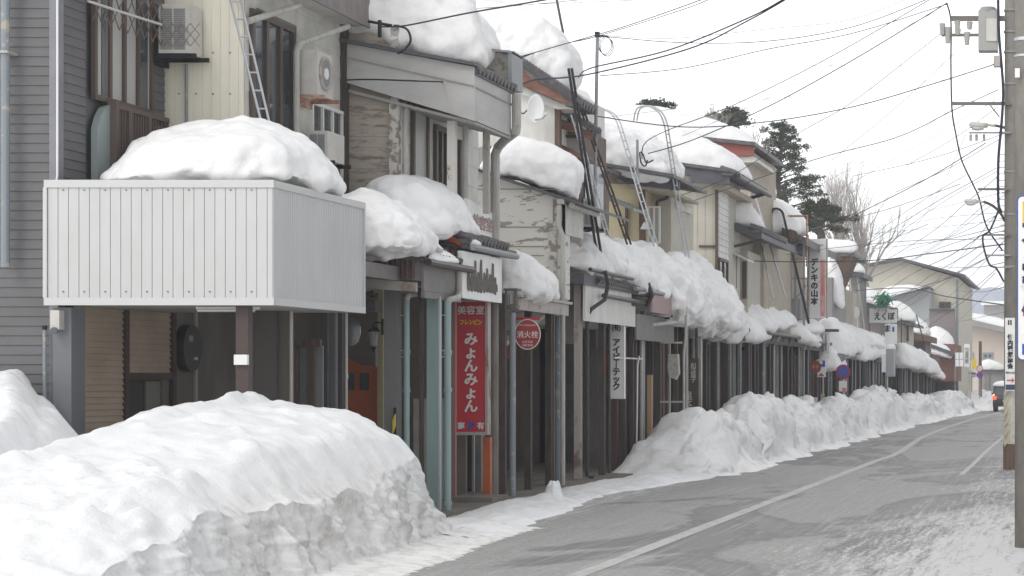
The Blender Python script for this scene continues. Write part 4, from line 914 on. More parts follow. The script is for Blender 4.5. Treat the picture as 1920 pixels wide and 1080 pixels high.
obj('red_panel', MB().box(-12.18, -12.1, 43.0, 46, 2.35, 2.75), mat('red shop band', (.32, .06, .04), .6), H5a)
obj('roller_shutter', MB().lap_front(XP(1106, 46), XP(1122, 46), 46, 0, 2.6, .08), M['shutter'], H5a)
obj('passage_wall', MB().box(-12.3, -12.2, 41, 60, -.1, 4.2), M['passage2'], H5a)
post(H5a, 1122, 1133, 42.5, 3.3, M['darkwood']); pipe(H5a, [(XP(1140, 43.3), 43.4, 0), (XP(1140, 43.3), 43.4, 3.3)], .03, 'darkpipe')
post(H5a, 1146, 1157, 44.6, 3.0, mat('red brown post', (.10, .05, .05), .7)); post(H5a, 1160, 1172, 44.9, 3.0, M['darkwood']); post(H5a, 1180, 1187, 45.4, 3.4, M['darkwood']); post(H5a, 1187, 1193, 45.8, 3.4, mat('red brown post', (.13, .07, .06), .7))
post(H5a, 1200, 1208, 46.6, 3.4, M['bluegrey']); post(H5a, 1213, 1222, 47.6, ZP(703, 47.6), mat('fresh light timber', (.50, .33, .20), .7), name='timber_board'); post(H5a, 1226, 1238, 48.3, 3.4, M['darkwood']); post(H5a, 1242, 1252, 49.3, 3.3, M['passage2']); post(H5a, 1262, 1270, 50.2, 3.3, M['darkwood'])
pipe(H5a, [(-9.45, 43.5, 2.35), (-9.45, 46.3, 2.35)], .02, 'alu', 'rail'); pipe(H5a, [(-9.3, 45.0, .05), (-9.3, 45.1, 2.2), (-9.35, 45.5, 2.4)], .02, 'alu', 'rail')
obj('bracket', MB().box(-9.45, -8.95, 48.3, 48.34, 1.38, 1.42), M['pipe'], H5a); obj('bracket', MB().box(-9.45, -8.95, 48.3, 48.34, 2.72, 2.76), M['pipe'], H5a)
ks = thing('company_sign', (XP(1157, 44.4), 44.4, 1.4), 'narrow white vertical sign with black katakana between two dark posts', 'sign')
x0, x1, z0, z1 = XP(1143, 44.4), XP(1171, 44.4), ZP(747, 44.4), ZP(600, 44.4); xc = (x0 + x1) / 2
obj('panel', MB().box(x0 + .01, x1 - .01, 44.33, 44.46, z0 + .01, z1 - .01), M['signwhite'], ks)
obj('frame', MB().box(x0 - .008, x0 + .012, 44.32, 44.47, z0, z1).box(x1 - .012, x1 + .008, 44.32, 44.47, z0, z1).box(x0, x1, 44.32, 44.47, z0 - .01, z0 + .008).box(x0, x1, 44.32, 44.47, z1 - .008, z1 + .01), M['signgrey'], ks)
text('(有)', .14, (xc, 44.325, z1 - .17), 'front', M['ink'], ks, bold=.004, sx=.8)
text('ア\nイ\nビ\n｜\nテ\nッ\nク', .17, (xc, 44.325, (z0 + z1) / 2 - .12), 'front', M['ink'], ks, bold=.006, line=.90)
obj('hanger', MB().box(xc - .01, xc + .01, 44.38, 44.4, z1, z1 + .25), M['signgrey'], ks)
ws = thing('wooden_signboard', (XP(1289, 52), 52, .8), 'dark wooden signboard with faded carved characters beside the first low bank', 'sign')
x0, x1, z0, z1 = XP(1270, 52), XP(1310, 52), ZP(790, 52), ZP(672, 52); xc = (x0 + x1) / 2
obj('panel', MB().box(x0, x1, 51.95, 52.02, z0, z1), M['board'], ws)
text('和\n洋\n菓\n子', .15, (xc + .14, 51.94, z1 - .36), 'front', M['signgrey'], ws, line=.75); text('料\n理\n菓\n子', .15, (xc - .12, 51.94, z1 - .38), 'front', M['signgrey'], ws, line=.75); text('滝\n本\n屋', .24, (xc, 51.94, z0 + .42), 'front', M['signgrey'], ws, line=.8)
sh = tag(obj('plastic_sheet', MB().prism([P(1252, 664, 49.4)[::2], P(1272, 664, 49.4)[::2], P(1274, 700, 49.4)[::2], P(1268, 712, 49.4)[::2], P(1256, 706, 49.4)[::2], P(1252, 690, 49.4)[::2]], 49.3, 49.5), M['sheet']), 'crumpled pale sheet hung on a post left of the wooden signboard', 'sheet')
tag(obj('orange_banner', MB().box(-11.6, -11.0, 50.0, 50.05, 1.95, 2.6), M['orange']), 'orange cloth banner under the arcade behind the light timber board', 'banner')

# ================================================================ the rest of the row
def arcade(par, Y0, Y1, ze, pitch=1.25, seed=0, wall='passage2', fasc='darkwood', ztile=True, gx=-9.25):
    rnd = random.Random(seed)
    obj('arcade_roof', MB().prism([(-12.2, ze + .35), (gx, ze), (gx, ze - .20), (-12.2, ze + .05)], Y0, Y1), M['darkroof'], par)
    obj('fascia', MB().box(gx + .003, gx + .05, Y0, Y1, ze - .30, ze - .02), M[fasc], par)
    obj('beam_end', MB().box(-12.1, gx, Y0 - .06, Y0 - .004, ze - .35, ze + .02), M[fasc], par)
    gutter(par, gx + .12, Y0, Y1, ze, .06)
    obj('passage_wall', MB().box(-12.3, -12.2, Y0, Y1, -.1, ze + .2), M[wall], par)
    y = Y0 + .2; i = 0; cols = ['darkwood', 'darkwood', 'passage2', 'aludark', 'darkwood', 'brownwood', 'passage2', 'pipe']
    while y < Y1:
        w = .13 + .08 * rnd.random(); xx = gx - .12 - .25 * rnd.random()
        obj('post', MB().box(xx - w / 2, xx + w / 2, y, y + w, 0, ze - .1), M[cols[rnd.randrange(8)]], par)
        if rnd.random() < .75:
            px_ = gx + .02 - .08 * rnd.random(); yy = y + pitch * .45
            obj('downpipe', MB().tube([(px_, yy, 0), (px_, yy, ze - .35), (gx + .1, yy + .1, ze - .05)], .035 + .015 * rnd.random(), 6), M[rnd.choice(['darkpipe', 'pipe', 'aludark', 'darkpipe', 'bluegrey'])], par)
        if rnd.random() < .45: obj('glass_door', MB().box(-12.195, -12.15, y + pitch * .1, y + pitch * .6, 0, 2.1), M[rnd.choice(['glass', 'curtain', 'shutter', 'slat'])], par)
        if rnd.random() < .6: obj('pier', MB().box(-12.2, -11.5 + .5 * rnd.random(), y + pitch * .7, y + pitch * .8, -.1, ze), M[rnd.choice(['passage', 'passage2', 'dark', 'shutter', 'tan'])], par)
        y += pitch * (.8 + .4 * rnd.random()); i += 1
def sw(par, px0, px1, py0, py1, Y, m, dY=3.0, name='wall', **k):
    """upper wall block whose camera-facing end spans the given columns at depth Y"""
    return obj(name, MB().box(XP(px0, Y), XP(px1, Y), Y, Y + dY, ZP(py1, Y), ZP(py0, Y)), M[m], par)
def slab(par, a, b, Y0, Y1, t, m='darkroof', name='roof'):
    (x0, z0), (x1, z1) = (XP(a[0], Y0), ZP(a[1], Y0)), (XP(b[0], Y0), ZP(b[1], Y0))
    return obj(name, MB().prism([(x0, z0), (x1, z1), (x1, z1 - t), (x0, z0 - t)], Y0, Y1), M[m], par)

H6 = thing('yellow_house', (-11, 50, 0), 'house with a pale yellow wall and dark grey fascia behind the steel mast', 'house', 'houses along the snowy street')
arcade(H6, 48.4, 57.5, 3.62, 1.5, 3)
sw(H6, 1100, 1205, 332, 600, 50.5, 'yellowwall', 4)
obj('wall_trim', MB().box(XP(1199, 50.4), XP(1209, 50.4), 50.36, 50.5, 4, ZP(330, 50.4)).box(XP(1172, 50.4), XP(1176, 50.4), 50.4, 50.5, 4, ZP(380, 50.4)), M['brownwood'], H6)
obj('fascia', MB().prism([P(1165, 320, 50)[::2], P(1275, 336, 50)[::2], P(1275, 358, 50)[::2], P(1165, 342, 50)[::2]], 49.9, 50.0), M['darkroof'], H6)
obj('roof', MB().prism([P(1100, 305, 50)[::2], P(1278, 334, 50)[::2], P(1278, 340, 50)[::2], P(1100, 312, 50)[::2]], 49.0, 53.5), M['tile'], H6)
obj('soffit', MB().prism([P(1175, 345, 50)[::2], P(1262, 357, 50)[::2], P(1262, 362, 50)[::2], P(1175, 350, 50)[::2]], 50.02, 53.4), M['tan'], H6)
obj('broken_eave', MB().prism([P(1076, 305, 49)[::2], P(1150, 325, 49)[::2], P(1156, 344, 49)[::2], P(1076, 338, 49)[::2]], 48.9, 49.1), M['brownwood'], H6)
tile_edge(H6, XP(1150, 49) + .1, 49.0, 52.0, ZP(326, 49), .22)
pipe(H6, [P(1262, 350, 51.5), P(1250, 372, 51.5), P(1232, 378, 51.2), P(1230, 400, 51.2), P(1230, 470, 51.2)], .04, 'darkpipe')
window_front(H6, XP(1210, 50.6), XP(1234, 50.6), 50.9, ZP(455, 50.6), ZP(385, 50.6), 'signwhite', 2, 'curtain', .04)
sw(H6, 1205, 1258, 360, 600, 51.5, 'beige', 3)
obj('window_hood', MB().prism([P(1228, 372, 53)[::2], P(1285, 386, 53)[::2], P(1285, 397, 53)[::2], P(1228, 384, 53)[::2]], 52.0, 54), M['offwhite'], H6)
ln = tag(obj('round_lamp', MB().tube([P(1210, 418, 50.3), P(1210, 430, 50.3)], .05, 10, r2=.12).tube([P(1210, 416, 50.3), P(1210, 418, 50.3)], .01, 8, r2=.05), M['signgrey']), 'small bell shaped white lamp on the yellow house wall by the ladders', 'lamp')

H7 = thing('panel_house', (-10.5, 56, 0), 'tall beige panelled house with thick dark grey fascia and white lapped side wall', 'house', 'houses along the snowy street')
obj('wall', MB().rib_front(XP(1235, 57), XP(1345, 57), 57, ZP(600, 57), ZP(330, 57), .21, .012, .02).box(XP(1235, 57), XP(1343, 57), 57.05, 61, 3.4, ZP(322, 57)), M['beige'], H7)
obj('side_wall', MB().lap_side(XP(1345, 57) + .02, 57.0, 58.6, ZP(482, 57), ZP(340, 57), .17, .03), M['white'], H7)
obj('corner_post', MB().box(XP(1342, 57), XP(1347, 57), 56.9, 57.0, 3.6, ZP(345, 57)).box(XP(1311, 57), XP(1344, 57), 56.93, 56.99, ZP(464, 57), ZP(460, 57)), M['frame'], H7)
obj('fascia', MB().prism([P(1265, 309, 56.5)[::2], P(1369, 322, 56.5)[::2], P(1369, 346, 56.5)[::2], P(1296, 343, 56.5)[::2], P(1296, 329, 56.5)[::2], P(1265, 327, 56.5)[::2]], 56.4, 56.5), M['darkroof'], H7)
obj('roof', MB().prism([P(1130, 285, 56.4)[::2], P(1372, 318, 56.4)[::2], P(1372, 324, 56.4)[::2], P(1130, 291, 56.4)[::2]], 56.3, 62.5), M['tile'], H7)
obj('soffit', MB().prism([P(1340, 346, 57)[::2], P(1368, 348, 57)[::2], P(1368, 358, 57)[::2], P(1340, 356, 57)[::2]], 56.8, 61), M['tan'], H7)
tile_edge(H7, XP(1372, 56.4) + .05, 56.4, 62.3, ZP(322, 56.4), .24); gutter(H7, XP(1372, 56.4) + .15, 56.5, 62.4, ZP(330, 56.4), .07)
pipe(H7, [(XP(1372, 56.4) + .1, 61.8, ZP(330, 56.4)), P(1405, 372, 61.8), P(1398, 378, 61.5), P(1366, 384, 60.2), P(1362, 392, 60)], .05, 'darkpipe')
window_side(H7, XP(1345, 57) + .02, 57.0, 58.4, ZP(560, 57), ZP(484, 57), 'frame', 2)
HB = thing('red_fascia_house', (-11, 64, 0), 'house behind with a dull red fascia under the topmost long roof snow', 'house', 'houses behind the street row')
obj('fascia', MB().prism([P(1300, 259, 66)[::2], P(1414, 276, 66)[::2], P(1414, 292, 66)[::2], P(1380, 294, 66)[::2], P(1300, 275, 66)[::2]], 65.9, 66.0), M['redfascia'], HB)
obj('roof', MB().prism([P(1125, 238, 66)[::2], P(1418, 268, 66)[::2], P(1418, 275, 66)[::2], P(1125, 245, 66)[::2]], 65.7, 72), M['tile'], HB)
obj('wall', MB().box(XP(1200, 66.5), XP(1408, 66.5), 66.5, 72, 3.0, ZP(282, 66.5)), M['tan'], HB)
obj('eave_soffit', MB().prism([P(1376, 294, 66)[::2], P(1414, 293, 66)[::2], P(1420, 304, 66)[::2], P(1380, 304, 66)[::2]], 66.02, 70), M['offwhite'], HB)

H8 = thing('window_house', (-11, 60, 0), 'beige house with narrow dark windows behind the pair of silver ladders', 'house', 'houses along the snowy street')
arcade(H8, 57.6, 71.0, 3.28, 1.4, 8)
sw(H8, 1363, 1378, 440, 620, 60.5, 'tan', 6); sw(H8, 1378, 1402, 470, 620, 61.5, 'beige', 6); sw(H8, 1402, 1432, 450, 620, 64, 'tan', 6)
slab(H8, (1330, 406), (1428, 432), 60, 67, .22, 'darkroof'); tile_edge(H8, XP(1428, 60) + .02, 60, 65, ZP(430, 60), .26)
for a, b, c, Y, p, q in ((1374, 1382, 'frame', 60.4, 475, 540), (1392, 1400, 'frame', 61.4, 490, 560), (1412, 1420, 'frame', 63.9, 500, 580), (1384, 1391, 'curtain', 61.4, 480, 545)):
    obj('window', MB().box(XP(a, Y), XP(b, Y), Y - .04, Y - .005, ZP(q, Y), ZP(p, Y)), M[c], H8)
pipe(H8, [P(1432, 450, 60), P(1420, 452, 60), P(1376, 462, 60), P(1374, 470, 60)], .04, 'darkpipe'); obj('awning', MB().prism([P(1374, 470, 60)[::2], P(1404, 486, 60)[::2], P(1404, 490, 60)[::2], P(1374, 476, 60)[::2]], 59.8, 61), M['alu'], H8)
obj('window_box', MB().box(XP(1364, 60), XP(1375, 60), 59.9, 60.4, ZP(545, 60), ZP(470, 60)), M['glass'], H8)

H9 = thing('frame_house', (-11, 71, 0), 'house with a grey fascia and open steel drying frame left of the tall electrics sign', 'house', 'houses along the snowy street')
arcade(H9, 71.1, 79.0, 3.22, 1.4, 12)
slab(H9, (1380, 420), (1472, 440), 71, 78, .40, 'darkroof', 'fascia'); slab(H9, (1466, 426), (1512, 446), 71.2, 80, .25, 'tile')
obj('gable_end', MB().disc((XP(1482, 71), 71.05, ZP(442, 71)), .26, 'Y', .2, 8, .22), M['brownwood'], H9)
sw(H9, 1432, 1462, 455, 600, 72, 'tan', 6); sw(H9, 1462, 1500, 560, 620, 73.5, 'fargrey', 5); sw(H9, 1446, 1466, 470, 515, 75, 'offwhite', 1)
mb = MB()
Yf = 71.5
for a, b in (((1413, 405), (1513, 405)), ((1421, 522), (1512, 522)), ((1513, 403), (1513, 500)), ((1444, 452), (1512, 440)), ((1446, 484), (1514, 486))):
    mb.bar(P(*a, Yf), P(*b, Yf), .05)
obj('rusty_rail', mb, M['rustybar'], H9)
for px in (1445, 1467, 1489, 1505, 1480): obj('frame_post', MB().box(XP(px, Yf), XP(px + 4, Yf), Yf, Yf + .07, 3.3, ZP(448, Yf)), M['bluegrey'] if px > 1470 else M['frame'], H9)
obj('brace', MB().bar(P(1480, 575, Yf), P(1512, 535, Yf), .03).bar(P(1444, 476, Yf), P(1512, 448, Yf), .04), M['aludark'], H9)

def far_house(name, label, Y0, Y1, ze, seed, walls=(), roofs=(), wall='passage2', pitch=1.6):
    h = thing(name, (-11, Y0, 0), label, 'house', 'houses along the snowy street')
    arcade(h, Y0, Y1, ze, pitch, seed, wall)
    for w in walls: sw(h, *w)
    for r in roofs: slab(h, *r)
    return h
h = far_house('dark_gable_house', 'house with a dark wedge shaped gable under a square edged snow slab', 79.1, 88, 3.15, 21, [(1500, 1560, 520, 640, 82, 'fargrey', 5), (1555, 1580, 540, 640, 86, 'tan', 4)], [((1530, 472), (1604, 476), 85, 90, .12, 'tile')])
obj('gable', MB().prism([P(1550, 476, 85)[::2], P(1602, 476, 85)[::2], P(1592, 500, 85)[::2], P(1576, 536, 85)[::2], P(1562, 536, 85)[::2], P(1560, 510, 85)[::2], P(1550, 492, 85)[::2]], 85.05, 87), M['brownwood'], h)
h = far_house('narrow_house', 'narrow grey house with a small snow cap right of the dark wedge gable', 88.1, 97, 3.1, 22, [(1592, 1612, 512, 640, 94, 'fargrey', 3), (1570, 1592, 545, 640, 90, 'beige', 3)], [((1580, 506), (1620, 512), 93, 97, .2, 'darkroof')])
window_front(h, XP(1572, 90), XP(1582, 90), 89.97, ZP(585, 90), ZP(560, 90), 'frame', 1)
h = far_house('sign_house', 'dark roofed house behind the brush lettered shop billboard', 97.1, 108, 2.98, 23, [(1600, 1650, 580, 650, 101, 'farbrown', 4), (1622, 1650, 560, 600, 102, 'fargrey', 4)], [((1603, 556), (1664, 572), 100, 106, .5, 'darkroof')])
h = far_house('pale_gable_house', 'pale house with a dark window edge under the big rounded snow beyond the billboard', 108.1, 120, 2.75, 24, [(1672, 1702, 605, 680, 112, 'beige', 4)], [((1660, 598), (1716, 606), 110, 116, .15, 'darkroof')])
obj('window', MB().box(XP(1700, 111.9), XP(1704, 111.9), 111.85, 111.98, ZP(640, 112), ZP(606, 112)), M['frame'], h)
h = far_house('brown_eave_house', 'brown boarded house under stepped snow caps near the far bend', 120.1, 134, 2.55, 25, [(1705, 1735, 628, 700, 124, 'farbrown', 5)], [((1690, 622), (1744, 630), 122, 128, .35, 'brownwood'), ((1700, 655), (1748, 668), 123, 130, .3, 'brownwood')])
h = far_house('end_house', 'last dark house of the arcade row before the small red fascia house', 134.1, 152, 2.2, 26, [(1740, 1790, 645, 715, 138, 'redwood', 8)], [((1738, 642), (1792, 662), 137, 146, .25, 'darkroof'), ((1745, 640), (1792, 650), 141, 147, .1, 'darkroof')])
rh = thing('red_roofed_house', (XP(1800, 165), 165, -.2), 'small low house with a dull red fascia at the far end of the arcade row', 'house', 'houses at the far end of the street')
obj('wall', MB().box(XP(1772, 165), XP(1808, 165), 165, 172, -.2, ZP(700, 165)), M['tan'], rh); obj('fascia', MB().prism([P(1770, 700, 165)[::2], P(1812, 703, 165)[::2], P(1812, 710, 165)[::2], P(1770, 707, 165)[::2]], 164.6, 164.9), M['redfascia'], rh); obj('roof', MB().prism([P(1768, 692, 165)[::2], P(1830, 699, 165)[::2], P(1830, 702, 165)[::2], P(1768, 698, 165)[::2]], 164.5, 173), M['darkroof'], rh)
obj('garage_door', MB().box(XP(1780, 165), XP(1798, 165), 164.9, 164.98, -.2, ZP(722, 165)), M['signgrey'], rh)
# large far buildings
cb = thing('cream_hall', (XP(1720, 150), 150, 0), 'large cream building with a low gable roof rising behind the row', 'building', 'houses at the far end of the street')
obj('wall', MB().prism([P(1610, 745, 150)[::2], P(1797, 745, 150)[::2], P(1797, 521, 150)[::2], P(1689, 489, 150)[::2], P(1610, 503, 150)[::2]], 150, 170), M['farcream'], cb)
obj('roof', MB().prism([P(1600, 501, 150)[::2], P(1689, 484, 150)[::2], P(1811, 516, 150)[::2], P(1811, 521, 150)[::2], P(1689, 489, 150)[::2], P(1600, 506, 150)[::2]], 149, 171), M['darkroof'], cb)
window_front(cb, XP(1761, 150), XP(1783, 150), 149.98, ZP(578, 150), ZP(566, 150), 'frame', 2, 'glass', .12)
pipe(cb, [P(1795, 525, 149.8), P(1795, 720, 149.8)], .09, 'bluegrey')
obj('annex', MB().prism([P(1655, 700, 146)[::2], P(1742, 700, 146)[::2], P(1742, 541, 146)[::2], P(1655, 560, 146)[::2]], 146, 149.9), mat('far pale blue wall', (.42, .44, .44), .7), cb)
obj('annex_roof', MB().prism([P(1650, 560, 146)[::2], P(1743, 537, 146)[::2], P(1743, 540, 146)[::2], P(1650, 563, 146)[::2]], 145, 149.9), M['darkroof'], cb)
bb = thing('brown_block', (XP(1770, 144), 144, 0), 'plain brown grey block standing in front of the large cream building', 'building', 'houses at the far end of the street')
obj('wall', MB().prism([P(1743, 745, 144)[::2], P(1797, 745, 144)[::2], P(1789, 582, 144)[::2], P(1743, 582, 144)[::2]], 144, 145), M['farbrown'], bb); obj('roof', MB().box(XP(1742, 144), XP(1790, 144), 143.8, 145, ZP(582, 144), ZP(579, 144)), M['darkroof'], bb)
fp = thing('pink_building', (XP(1850, 210), 210, 0), 'pale pinkish building across the far bend under a long sloping snow roof', 'building', 'houses at the far end of the street')
obj('wall', MB().prism([P(1797, 745, 210)[::2], P(1990, 745, 210)[::2], P(1990, 640, 210)[::2], P(1800, 606, 210)[::2]], 210, 230), M['farpink'], fp)
obj('roof', MB().prism([P(1797, 598, 210)[::2], P(1810, 597, 210)[::2], P(1995, 640, 210)[::2], P(1995, 647, 210)[::2], P(1797, 606, 210)[::2]], 208, 232), M['fargrey'], fp)
for a, b in ((1816, 1826), (1842, 1862)): window_front(fp, XP(a, 210), XP(b, 210), 209.95, ZP(674, 210), ZP(661, 210), 'aludark', 2, 'glass', .2)
gb = thing('grey_shed', (XP(1858, 185), 185, 0), 'grey brown shed with a rounded snow cap behind the far car', 'building', 'houses at the far end of the street')
obj('wall', MB().box(XP(1838, 185), XP(1880, 185), 185, 195, -.2, ZP(696, 185)), M['fargrey'], gb); obj('roof', MB().box(XP(1836, 185), XP(1883, 185), 184.5, 196, ZP(696, 185), ZP(693, 185)), M['darkroof'], gb)
obj('wall_panel', MB().box(XP(1855, 185), XP(1856, 185), 184.9, 184.98, -.1, ZP(700, 185)), M['darkroof'], gb)
fb = thing('far_snow_roof_building', (XP(1890, 300), 300, 0), 'distant building with a flat snowy roof seen just left of the utility pole', 'building', 'houses at the far end of the street')
obj('wall', MB().box(XP(1845, 300), XP(1960, 300), 300, 320, 0, ZP(572, 300)), M['fargrey'], fb); obj('snow_roof', MB().box(XP(1840, 300), XP(1965, 300), 299, 321, ZP(572, 300), ZP(565, 300)), M['snow'], fb)
# snowy mountain, very far
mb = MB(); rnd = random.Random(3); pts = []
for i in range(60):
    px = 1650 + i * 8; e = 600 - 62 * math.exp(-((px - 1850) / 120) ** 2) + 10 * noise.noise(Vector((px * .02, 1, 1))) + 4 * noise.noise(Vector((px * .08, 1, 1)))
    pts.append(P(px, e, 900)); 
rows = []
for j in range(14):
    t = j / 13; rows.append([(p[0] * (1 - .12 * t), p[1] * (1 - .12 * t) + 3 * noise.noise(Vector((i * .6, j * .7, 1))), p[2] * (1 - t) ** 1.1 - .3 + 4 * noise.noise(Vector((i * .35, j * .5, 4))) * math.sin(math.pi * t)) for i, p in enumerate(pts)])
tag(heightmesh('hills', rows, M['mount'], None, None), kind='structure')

# cold hazy air
hz = MB().box(-300, 300, -30, 960, -1.3, 60); hm = bpy.data.materials.new('winter haze'); hm.use_nodes = True; t_ = hm.node_tree; t_.nodes.clear()
ho = t_.nodes.new('ShaderNodeOutputMaterial'); pv = t_.nodes.new('ShaderNodeVolumePrincipled'); pv.inputs['Density'].default_value = .0010; pv.inputs['Color'].default_value = (.93, .95, 1, 1); t_.links.new(pv.outputs[0], ho.inputs['Volume'])
tag(obj('haze', hz, hm), kind='stuff')
# ================================================================ snow on roofs
G1 = 'snow loads on the roofs'
loaf('roof_snow', [(25.45, [(172, 338), (190, 318), (240, 285), (300, 262), (400, 252), (470, 250), (510, 275), (520, 310), (517, 337), (350, 340)]),
                   (26.9, [(235, 345), (245, 300), (290, 250), (370, 236), (470, 232), (535, 245), (585, 270), (608, 315), (600, 352), (400, 352)]),
                   (28.2, [(330, 362), (340, 300), (380, 262), (440, 250), (530, 250), (600, 280), (645, 318), (662, 352), (650, 374), (480, 372)])],
     'broad smooth snow dome on top of the pale metal canopy', amp=.09, res=.06, ends=(.5, .5), seed=1, group=G1)
loaf('roof_snow', [(28.7, [(560, 480), (570, 420), (610, 385), (680, 372), (740, 385), (775, 420), (790, 455), (770, 478), (700, 478)]),
                   (29.9, [(600, 480), (610, 400), (660, 365), (710, 362), (765, 395), (800, 440), (790, 470), (700, 476)]),
                   (31.2, [(640, 478), (650, 420), (700, 388), (750, 395), (800, 430), (845, 466), (850, 482), (780, 478)])],
     'lumpy overhanging snow on the brown corrugated arcade edge right of the canopy', amp=.13, res=.06, ends=(.55, .4), seed=2, group=G1)
loaf('roof_snow', [(31.3, [(650, 440), (655, 370), (680, 335), (715, 326), (760, 340), (810, 370), (835, 400), (838, 440), (800, 452), (720, 448)]),
                   (32.6, [(680, 440), (690, 370), (730, 336), (790, 334), (845, 362), (872, 392), (876, 425), (850, 446), (760, 446)]),
                   (33.9, [(730, 436), (740, 385), (790, 360), (840, 375), (880, 410), (905, 440), (908, 456), (850, 450)])],
     'rounded snow hump on the small tiled step above the lettered panel', amp=.09, res=.06, ends=(.45, .5), seed=3, group=G1)
loaf('roof_snow', [(32.4, [(560, 66), (570, -60), (640, -120), (740, -110), (830, -60), (885, 20), (900, 95), (880, 116), (760, 100), (660, 78)]),
                   (34.6, [(640, 60), (650, -70), (720, -110), (800, -60), (860, -10), (905, 40), (925, 100), (912, 128), (800, 110)]),
                   (36.4, [(720, 60), (740, -40), (800, -50), (870, 0), (920, 60), (935, 110), (900, 128), (800, 110)])],
     'huge snow mass on the grey boxed eave at the top of the photo', amp=.13, res=.09, ends=(.5, .5), seed=4, group=G1)
loaf('roof_snow', [(35.4, [(870, 555), (880, 500), (915, 474), (955, 470), (990, 490), (1012, 520), (1015, 552), (985, 562), (930, 560)]),
                   (37.0, [(900, 552), (905, 492), (940, 474), (985, 480), (1022, 508), (1038, 540), (1030, 560), (960, 560)]),
                   (38.5, [(930, 552), (940, 500), (970, 490), (1010, 505), (1040, 532), (1050, 552), (1040, 562), (980, 560)])],
     'rounded snow lump on the arcade roof above the fire hydrant sign', amp=.12, res=.06, ends=(.5, .3), seed=5, group=G1)
loaf('roof_snow', [(38.7, [(895, 318), (910, 290), (935, 270), (985, 262), (1040, 272), (1068, 300), (1072, 345), (1062, 362), (1000, 345), (940, 328)]),
                   (40.4, [(915, 318), (930, 280), (970, 262), (1020, 266), (1070, 290), (1090, 320), (1082, 368), (1070, 372), (1000, 345)]),
                   (42.2, [(950, 318), (960, 280), (1000, 270), (1050, 285), (1085, 310), (1095, 350), (1085, 368), (1020, 350)])],
     'tall rounded snow block on the sloping roof of the peeling white house', amp=.07, res=.07, ends=(.35, .5), seed=6, group=G1)
loaf('roof_snow', [(42.3, [(810, 105), (815, 10), (870, -8), (950, 8), (1010, 32), (1055, 75), (1070, 125), (1050, 160), (990, 125), (920, 105)]),
                   (44.3, [(790, 105), (795, -10), (870, -18), (930, 0), (985, 30), (1040, 52), (1078, 90), (1086, 130), (1060, 165), (980, 130)]),
                   (46.2, [(800, 105), (805, -5), (880, -10), (950, 12), (1010, 50), (1060, 90), (1080, 130), (1070, 170), (980, 130)])],
     'overhanging snow mass on the dark tiled roof of the dish house', amp=.10, res=.08, ends=(.4, .5), seed=7, group=G1)
loaf('roof_snow', [(46.6, [(1040, 235), (1044, 190), (1060, 168), (1085, 165), (1105, 185), (1116, 215), (1116, 240), (1085, 238)]),
                   (49, [(1050, 235), (1056, 185), (1075, 168), (1100, 180), (1118, 215), (1122, 242), (1090, 240)])],
     'small snow slope just left of the steel mast behind the dark poles', amp=.10, res=.10, ends=(.4, .4), seed=8, group=G1)
loaf('roof_snow', [(40.5, [(985, 510), (995, 460), (1030, 440), (1060, 446), (1085, 470), (1096, 495), (1090, 512), (1040, 510)]),
                   (43.0, [(1020, 520), (1030, 465), (1075, 440), (1115, 438), (1145, 470), (1160, 500), (1150, 522), (1090, 516)]),
                   (45.6, [(1060, 535), (1070, 470), (1120, 450), (1160, 454), (1190, 480), (1210, 520), (1200, 540), (1130, 532)]),
                   (48.2, [(1100, 550), (1110, 480), (1160, 462), (1205, 466), (1235, 492), (1262, 535), (1262, 562), (1220, 560), (1160, 552)])],
     'long rippled snow load over the gutters where the dark poles stand', amp=.17, res=.08, ends=(.3, .3), seed=9, group=G1)
loaf('roof_snow', [(48.0, [(1105, 575), (1115, 480), (1160, 464), (1215, 470), (1250, 500), (1275, 550), (1280, 585), (1245, 598), (1180, 585)]),
                   (51.0, [(1150, 590), (1160, 490), (1220, 472), (1275, 478), (1305, 510), (1330, 560), (1332, 600), (1290, 612), (1220, 598)]),
                   (54.0, [(1200, 600), (1210, 490), (1270, 478), (1320, 494), (1355, 530), (1380, 580), (1384, 615), (1340, 630), (1270, 612)]),
                   (57.2, [(1240, 605), (1250, 510), (1300, 496), (1345, 510), (1378, 550), (1398, 590), (1400, 620), (1370, 632), (1300, 618)])],
     'biggest bulging snow load on the arcade, hanging low over the gutters', amp=.22, res=.09, ends=(.3, .45), seed=10, group=G1)
loaf('roof_snow', [(49.2, [(1020, 335), (1030, 265), (1070, 238), (1130, 236), (1190, 250), (1235, 275), (1256, 310), (1250, 338), (1170, 332)]),
                   (51.5, [(1050, 335), (1060, 262), (1110, 238), (1170, 240), (1225, 262), (1262, 292), (1274, 322), (1262, 340), (1180, 336)]),
                   (53.2, [(1080, 335), (1090, 270), (1140, 248), (1200, 255), (1250, 280), (1276, 312), (1276, 336), (1200, 336)])],
     'snow mound on the yellow house roof crossed by the first hooked ladder', amp=.16, res=.10, ends=(.5, .4), seed=11, group=G1)
loaf('roof_snow', [(56.6, [(1080, 300), (1090, 240), (1140, 226), (1210, 228), (1270, 240), (1330, 265), (1368, 300), (1376, 325), (1330, 322), (1200, 300)]),
                   (59.5, [(1110, 298), (1120, 240), (1180, 228), (1250, 240), (1320, 262), (1380, 292), (1404, 325), (1400, 342), (1330, 325), (1220, 300)]),
                   (62.2, [(1140, 295), (1150, 245), (1210, 236), (1280, 250), (1350, 275), (1395, 305), (1410, 335), (1404, 346), (1340, 322)])],
     'big smooth snow blanket on the panelled house with the dark grey fascia', amp=.07, res=.12, ends=(.5, .5), seed=12, group=G1)
